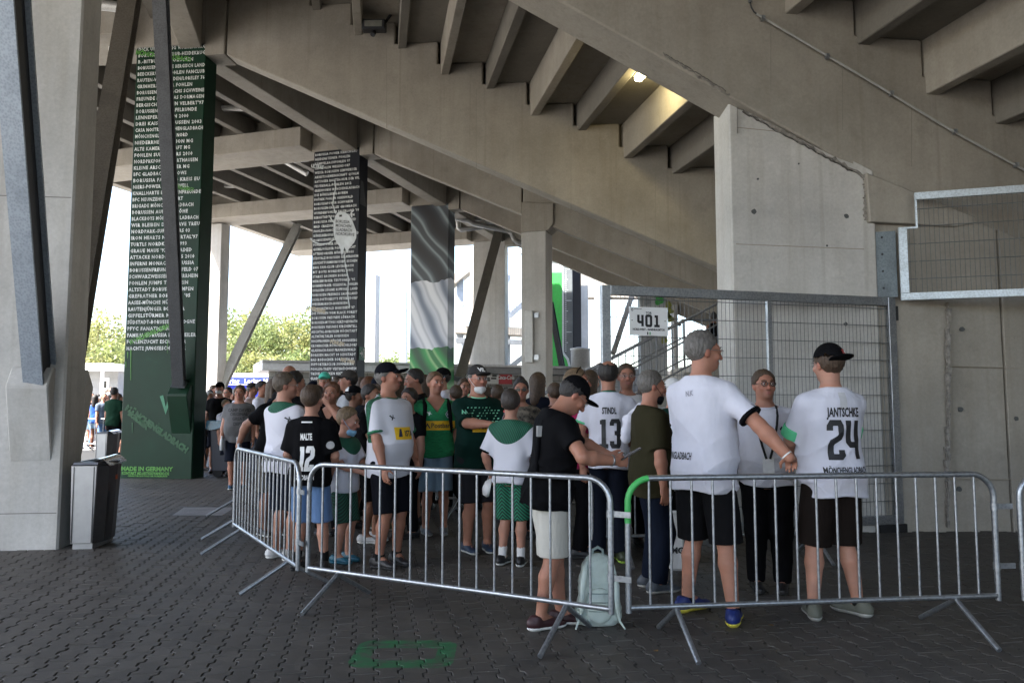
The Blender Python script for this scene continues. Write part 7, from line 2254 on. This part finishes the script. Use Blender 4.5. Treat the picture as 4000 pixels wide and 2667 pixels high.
w19 = person('person with ash brown hair in a white jersey with green yoke, left barrier', 1112, 0, 7.5, (1463, 0), 148, .009, hcol=hairm('ash brown hair', (.075, .055, .038)), head=(-38, 0, 0), girth=1.05, top=yoke_mat('home jersey', (.60, .60, .67), (.004, .036, .022), (.010, .13, .07), Sh), bottom=NVY, blen='long shorts', glasses='wire', shoe=plain('white trainer', (.6, .6, .6), .6), sole=SOLW, hem=.84, loose=.03, hl=(.1, -.28, 1.1))
puma(w19, w19['U']((-.17, .1, 1.36)), (-1, .3, 0), (0, 0, 1), INK, .03)
stick(w19, text_mesh('MÖNCHENGLADBACH', .055, .001, .8), w19['U']((0, .12, .955)), (-1, 0, 0), (0, 0, 1), INK)
wh = person('person with reddish brown hair in a black top, hand raised to the mouth', 1290, 0, 8.9, (1497, .01), -4, .010, sex='f', hair='messy', hcol=HR, top=BSH, bottom=BLKP, blen='long', hl=(.03, -.20, 1.545), pl=(1, -.4, -1), hand=('relaxed', ('grip', (-.6, -.1, .75), (0, .9, .3))), sleeve=.35, collar='v')
bend = person('person in black shirt bending over the barrier behind the white jersey', 1068, 0, 8.85, 1.80, 38, .010, lean=20, head=(10, 8, 0), hcol=HD, hair=None, cap=BSH, capback=True, hr=W(38, 1.8, -.38, -.02, 1.04), prr=(-.9, .5, .3), hl=(.2, -.3, 1.0), top=BSH, bottom=cloth('khaki shorts', (.11, .10, .085)), blen='long shorts', shoe=SHOE, sole=SOLW)
puma(bend, bend['H']((.02, .1, 1.75)), bend['hM'] @ np.array([-1, 0, 0]), bend['hM'] @ np.array([0, 0, 1]), WHITEP, .04) if False else stick(bend, [poly([(-.03, 0), (-.01, .03), (.03, .012), (.02, -.02)])], bend['H']((-.03, -.1, 1.76)), bend['hM'] @ np.array([1, 0, 0]), bend['hM'] @ np.array([0, 0, 1]), WHITEP, 'emblem', target=PEOPLE_CAP[bend['t'].name])
gt = person('person in grey printed t-shirt and navy shorts, standing near the wheeled bin', 930, 0, 13.6, (1510, 0), 8, .012, girth=1.15, belly=.6, hcol=HB, skin=SKIN2, hair='messy', hr=(-.27, -.10, .86), top=cloth('grey marl', (.115, .115, .12)), bottom=NVY, blen='long shorts', shoe=plain('blue shoe', (.01, .06, .12), .5), sole=SOLW, hem=.82, loose=.03)
for i, (s_, z_) in enumerate((('CAMP DAVID', 1.36), ('ORIGINAL', 1.29), ('GREAT', 1.21), ('DEPT', 1.12))):
    stick(gt, text_mesh(s_, .075, .003, .85), gt['U']((.03, -.2, z_)), (1, 0, 0), (0, 0, 1), plain('dark grey print', (.03, .03, .032), .7))
bottle(world(gt, gt['arms'][0][2]) + V((.03, -.06, -.2)), 'crumpled clear bottle in the hand of the person in the grey t-shirt', (.4, .42, .44), .24, .034)
pr_ = person('person in black polo with backwards black cap, reading papers in profile', 1385, 0, 9.4, (1505, .03), 96, .010, skin=SKIN3, hcol=HD, cap=BSH, capback=True, hr=(-.10, -.42, 1.13), hl=(.10, -.42, 1.13), hand=('grip', 'grip'), top=cloth('black polo', (.012, .012, .014)), bottom=BLKP, collar=BSH)
stick(pr_, rect(.05, .05), pr_['H']((-.09, .1, 1.77)), pr_['hM'] @ np.array([-.2, -1, 0]), pr_['hM'] @ np.array([0, 0, 1]), WHITEP, 'emblem', target=PEOPLE_CAP[pr_['t'].name])
c = world(pr_, (pr_['arms'][0][2] + pr_['arms'][1][2]) / 2) + V((.12, 0, .03))
pa_ = thing('papers', 'white papers held open by the person in the black polo', 'papers', c)
MB().box(c, (.22, .30, .004), (V((.92, 0, .38)).normalized(), V((0, 1, 0)), V((-.38, 0, .92)).normalized())).build('sheet', plain('paper', (.6, .6, .6), .7), pa_)
# ---- people further back
person('bearded person in grey cap and white shirt facing left, below the black column', 1352, 0, 10.6, (1446, .03), -78, .012, hcol=HD, cap=cloth('grey cap', (.05, .045, .042)), top=cloth('pale shirt', (.5, .52, .56)), bottom=NVY, blen='long', collar=WSH)
person('person in a mint green cap facing the camera, below the black column', 1262, 0, 12.6, (1454, .03), 4, .013, sex='f', hair='long', hcol=HF, cap=cloth('mint cap', (.06, .45, .34)), top=BSH, bottom=BLKP, blen='long')
person('person in a navy cap half hidden left of the mint cap', 1216, 0, 12.9, (1488, .03), -40, .013, cap=NVY, hcol=HD, top=NVY, bottom=BLKP)
person('person with long auburn hair seen from behind, in a black top', 1440, 0, 10.3, (1476, .01), 168, .012, sex='f', hair='long', hcol=HR, top=BSH, bottom=BLKP, blen='long')
person('person with straight brown hair between the grey cap and the auburn hair', 1405, 0, 12.0, (1478, .01), -150, .013, sex='f', hair='long', hcol=HB, top=NVY, bottom=BLKP, blen='long')
nvc = person('person in navy cap and dark green shirt with a dark backpack, turned away', 1490, 0, 9.2, (1466, .03), 118, .011, hcol=HB, skin=SKIN2, cap=NVY, top=cloth('bottle green cotton', (.016, .030, .024)), bottom=cloth('dark grey shorts', (.02, .02, .022)), blen='long shorts', shoe=plain('olive shoe', (.06, .07, .03), .6), sole=SOLW)
c = world(nvc, nvc['U']((0, .20, 1.22)))
b2 = thing('backpack', 'dark backpack with a blue capped bottle on the back of the navy cap wearer', 'backpack', c)
MB().lathe([(.10, -.26), (.17, -.22), (.18, .0), (.16, .18), (.09, .25)], c, 14).build('pack', cloth('dark backpack', (.014, .015, .02)), b2)
for s_ in (-1, 1):
    MB().tube([world(nvc, nvc['U']((s_ * x_, y_, z_))) for x_, y_, z_ in ((.11, .14, 1.44), (.13, .0, 1.50), (.13, -.12, 1.42), (.15, -.10, 1.2), (.17, .06, 1.08))], .02, 6).build('strap', BLKP, b2)
bottle(c + V((-.12, -.15, -.02)), 'small water bottle with blue cap in the dark backpack', (.35, .4, .5), .2, .03, MATS['blue cap'])
person('bald person behind the white jersey with the green yoke', 1128, 0, 10.9, (1433, 0), 160, .012, hair=None, skin=SKIN2, top=BSH, bottom=BLKP)
person('dark haired person in black, just behind the grey brown haired person', 1152, 0, 9.8, (1456, .01), 140, .012, hcol=HD, hair='messy', top=BSH, bottom=BLKP)
person('person in black standing behind the child with the bottle', 1450, 0, 8.4, 1.66, 70, .012, hcol=HD, top=BSH, bottom=BLKP, blen='long shorts', skin=SKIN3, hr=(-.1, -.35, 1.08), shoe=plain('white grey shoe', (.4, .4, .4), .6), sole=SOLW)
person('person in black deep in the queue, left of the bare pier', 1900, 0, 11.0, 1.70, 150, .013, hcol=HB, top=BSH, bottom=BLKP, blen='long')
person('person in dark clothes between the black t-shirt and the stout person', 1592, 0, 8.7, 1.62, -30, .012, hcol=HD, top=BSH, bottom=BLKP, blen='long', hair='messy')
# ---- on the landing above
pz = mb_n * .3 * slope
a_, h_ = ray(2788, 1225)
Ys = (pz + 1.70 - CAM_H) / h_
person('person with dark hair and bare shoulders up on the stairs behind the gate', 2788, 0, 14.9, 1.70, 165, .012, sex='f', hair='bun', hcol=HD, skin=SKIN3, top=BLKP, bottom=BLKP, blen='long', sleeve=0, loc=(a_ * Ys, Ys, pz), group=None)
# ---- outside, left of the green column
far = [
 (366, 1544, 25.5, 178, dict(sex='f', hair='long', hcol=HD, skin=SKIN3, top=cloth('blue top', (.012, .07, .30)), sleeve=0, bottom=LDENIM, blen='hot', shoe=MATS['white trainer'], sole=SOLW), 'person with dark ponytail, blue top and denim shorts, seen from behind'),
 (440, 1516, 20.5, 172, dict(hcol=HD, top=cloth('dark green t-shirt', (.008, .03, .018)), bottom=BLKP, skin=SKIN3), 'person in dark green shirt and black shorts beside the silver bin and green column'),
 (398, 1536, 24.5, 60, dict(hcol=hairm('white hair', (.4, .4, .4)), top=cloth('blue grey shirt', (.10, .13, .18)), bottom=DENIM, blen='long'), 'white haired person in blue grey shirt in the sunlit plaza'),
 (352, 1540, 27.0, 120, dict(hair=None, top=NVY, bottom=DENIM, blen='long'), 'bald person in navy and blue jeans left of the blue top'),
 (424, 1515, 27.5, 20, dict(hcol=HB, top=WSH, bottom=NVY, glasses='sun'), 'person in sunglasses and white behind the dark green shirt'),
 (412, 1536, 26.0, -60, dict(hcol=HG, top=cloth('pale blue shirt', (.35, .42, .55)), bottom=LDENIM, cap=MATS['white cap']), 'person in a white cap and pale blue shirt in the plaza'),
 (459, 1540, 22.5, 150, dict(hcol=HB, top=cloth('turquoise shirt', (.02, .35, .42)), bottom=LDENIM), 'person in turquoise at the edge of the green column'),
]
for px, top_, Y, yw, kw_, lab in far:
    person(lab, px, 0, Y, (top_, 0), yw, .018, group='people in the sunlit plaza', face=False, **kw_)
farr = [
 (850, 1494, 16.8, 5, dict(cap=BSH, mask=(MATS['white mask'], 'on'), hcol=HD, top=BSH, bottom=NVY), 'person in black cap and white mask outside, right of the green column'),
 (812, 1528, 17.4, 70, dict(hcol=MATS['white hair'], skin=SKIN3, top=heather('checked shirt', (.02, .02, .02), (.6, .6, .6), (1, 1, 1)), bottom=NVY), 'white haired person in a black and white top beside the green column'),
 (882, 1512, 19.0, -20, dict(hcol=HD, glasses='sun', top=BSH, bottom=NVY), 'person in sunglasses behind the masked person'),
 (905, 1522, 19.5, 20, dict(cap=cloth('straw hat', (.45, .36, .22)), hcol=HB, top=WSH, bottom=NVY), 'person in a straw hat outside'),
 (925, 1514, 18.2, 80, dict(hcol=HG, skin=SKIN2, top=WSH, bottom=NVY), 'grey haired person just behind the grey t-shirt'),
 (880, 1560, 15.9, 60, dict(hcol=HF, cap=None, top=WSH, bottom=NVY), 'fair haired person in white jersey beside the wheeled bin'),
 (982, 1496, 17.5, 80, dict(cap=MATS['grey cap'], hcol=HG, top=cloth('pale pink shirt', (.55, .42, .40)), bottom=NVY), 'person in grey cap and pale shirt right of the grey t-shirt'),
 (1020, 1488, 15.5, 75, dict(hcol=HD, glasses='sun', skin=SKIN2, top=WSH, bottom=NVY), 'dark haired person with sunglasses and white t-shirt in the sun'),
 (962, 1520, 20.0, 10, dict(hcol=HB, sex='f', hair='long', top=cloth('rose shirt', (.45, .2, .2)), bottom=NVY), 'long haired person in rose far behind the grey cap'),
]
for px, top_, Y, yw, kw_, lab in farr:
    person(lab, px, 0, Y, (top_, .02), yw, .016, group='people in the sunlit plaza', face=Y < 17, **kw_)
# a thicker crowd far out, copied from the figures above
base_ = [p['t'] for p in PEOPLE[-16:]]
rr_ = random.Random(4)
for i in range(25):
    src = base_[i if i < 16 else i - 16]
    c_ = copy_tree(src)
    if i < 16:
        Y = rr_.uniform(22, 36); px = rr_.uniform(805, 1120); place = 'far before the blue stall'
    else:
        Y = rr_.uniform(30, 36); px = rr_.uniform(335, 455); place = 'far before the grey kiosk'
    c_.location = ((px - 2000) / FPX * Y, Y, 0)
    c_.rotation_euler = (0, 0, rr_.uniform(0, 6.28))
    what = src['label'].split(',')[0].split(' behind')[0].split(' beside')[0].split(' left ')[0].split(' right ')[0].split(' in the')[0].split(' just')[0].split(' outside')[0].split(' at the')[0].split(' far')[0]
    c_['label'] = what + ' ' + place
    c_['group'] = 'distant crowd ' + place
# dark clothed figures filling the depth of the queue, copies of the plain ones
plain_ = [p['t'] for p in PEOPLE if any(w_ in p['t']['label'] for w_ in ('auburn hair seen', 'straight brown hair', 'in black deep', 'just behind the ash', 'standing behind the child', 'between the black t-shirt', 'in navy cap half', 'bald person behind'))]
spots_ = ((1165, 11.4, 20, 'right of the bald person'), (1245, 10.6, 150, 'behind the child in black jersey 12'), (1320, 11.6, 200, 'behind the person with raised hand'), (1468, 12.2, 30, 'behind the auburn hair'), (1555, 10.8, 160, 'behind the stout person in white'), (1600, 12.4, 10, 'left of the flag column foot'), (1660, 11.0, 170, 'behind the green jersey'), (1780, 10.6, 200, 'between the green jersey and the dark cap'), (1815, 12.5, 20, 'in front of the kiosk hatch'), (1945, 10.4, 175, 'behind the sunglasses and the dark cap'), (2105, 10.2, 150, 'right of the sunglasses wearer'), (2165, 9.4, 190, 'left of the magenta shirt'), (2310, 9.6, 140, 'behind jersey 13 and magenta shirt'), (2520, 9.0, 170, 'behind the olive t-shirt'), (1080, 12.5, 100, 'behind the bending person'))
for i, (px, Y, yw, where) in enumerate(spots_):
    c_ = copy_tree(plain_[(i * 3 + 1) % len(plain_)])
    c_.location = ((px - 2000) / FPX * Y, Y, 0)
    c_.rotation_euler = (0, 0, R(yw))
    c_['label'] = 'dark clothed person deep in the queue, ' + where
    c_['group'] = 'people deep in the queue'

# ================================================================== mint backpack on the ground
c = at_ground(2345, 2462); c.y += .10
bpk = thing('backpack', 'pale mint backpack standing on the paving against the barrier', 'backpack', c)
bpk.scale = (.84, .84, .93)
MINTB = cloth('mint nylon', (.46, .54, .51), .6, .05); MINTD = cloth('mint webbing', (.26, .33, .32), .6, .05)
F_ = Field((-.22, -.18, 0), (.22, .18, .56), .008)
F_.ell((0, .02, .13), (.165, .10, .13), .04); F_.ell((0, .03, .27), (.160, .095, .22), .05); F_.cone((-.10, .02, .09), (.10, .02, .09), .085, .085, .05); F_.ell((0, .03, .42), (.115, .075, .08), .05)
F_.carve(lambda X, Y, Z: (.004 - Z) + X * 0 + Y * 0)
F_.d += (.004 * np.sin(30 * F_.ax[0][:, None, None] + 6 * np.sin(20 * F_.ax[2][None, None, :])) * np.sin(38 * F_.ax[2][None, None, :] + 3 * F_.ax[1][None, :, None])).astype(np.float32)
field_obj('pack', F_, MINTB, bpk)
F_ = Field((-.16, -.2, .0), (.16, .0, .34), .008)
F_.ell((0, -.075, .16), (.115, .045, .125), .03)
F_.carve(lambda X, Y, Z: (.03 - Z) + X * 0 + Y * 0)
field_obj('pocket', F_, MINTB, bpk)
for s_ in (-1, 1):
    MB().tube([(s_ * .05, .05, .46), (s_ * .10, -.06, .43), (s_ * .13, -.11, .30), (s_ * .14, -.10, .14), (s_ * .16, -.06, .05), (s_ * .19, -.13, .015)], .018, 7, rr=[.02, .026, .026, .02, .010, .007]).build('strap', MINTB, bpk, True)
    F_ = Field((s_ * .16 - .09, -.1, .0), (s_ * .16 + .09, .12, .22), .008)
    F_.ell((s_ * .155, .02, .10), (.03, .06, .085), .02)
    field_obj('side_pocket', F_, MINTD, bpk)
MB().tube([(-.045, .03, .46), (-.04, .02, .53), (0, .015, .55), (.04, .02, .53), (.045, .03, .46)], .011, 7).build('grab_handle', MINTD, bpk, True)
for z_ in (.13, .19, .25):
    MB().tube([(-.09, -.115 + .05 * abs(z_ - .17), z_), (0, -.124 + .05 * abs(z_ - .17), z_), (.09, -.115 + .05 * abs(z_ - .17), z_)], .005, 5).build('webbing', MINTD, bpk, True)
# small litter on the paving
for i, (x, y) in enumerate(((870, 2010), (2290, 2420), (3010, 2440), (3550, 2255), (2560, 2540))):
    c = at_ground(x, y, .004)
    lf_ = thing('dry_leaf', ('dry leaf near the cover plate', 'dry leaf beside the phone holder\'s shoe', 'dry leaf between the blue shoe and the grey green shoe', 'dry leaf by the wall behind the right barrier', 'dry leaf in front of the mint backpack')[i], 'leaf', c)
    pts_ = [c + V((math.cos(a) * .022 * (1 + .3 * math.cos(2 * a + i)), math.sin(a) * .013, .002 + .003 * math.sin(2 * a))) for a in np.linspace(0, 6.283, 9)[:-1]]
    MB().add(pts_, [tuple(range(8))]).build('blade', plain('dry leaf', (.16, .09, .03), .8), lf_)
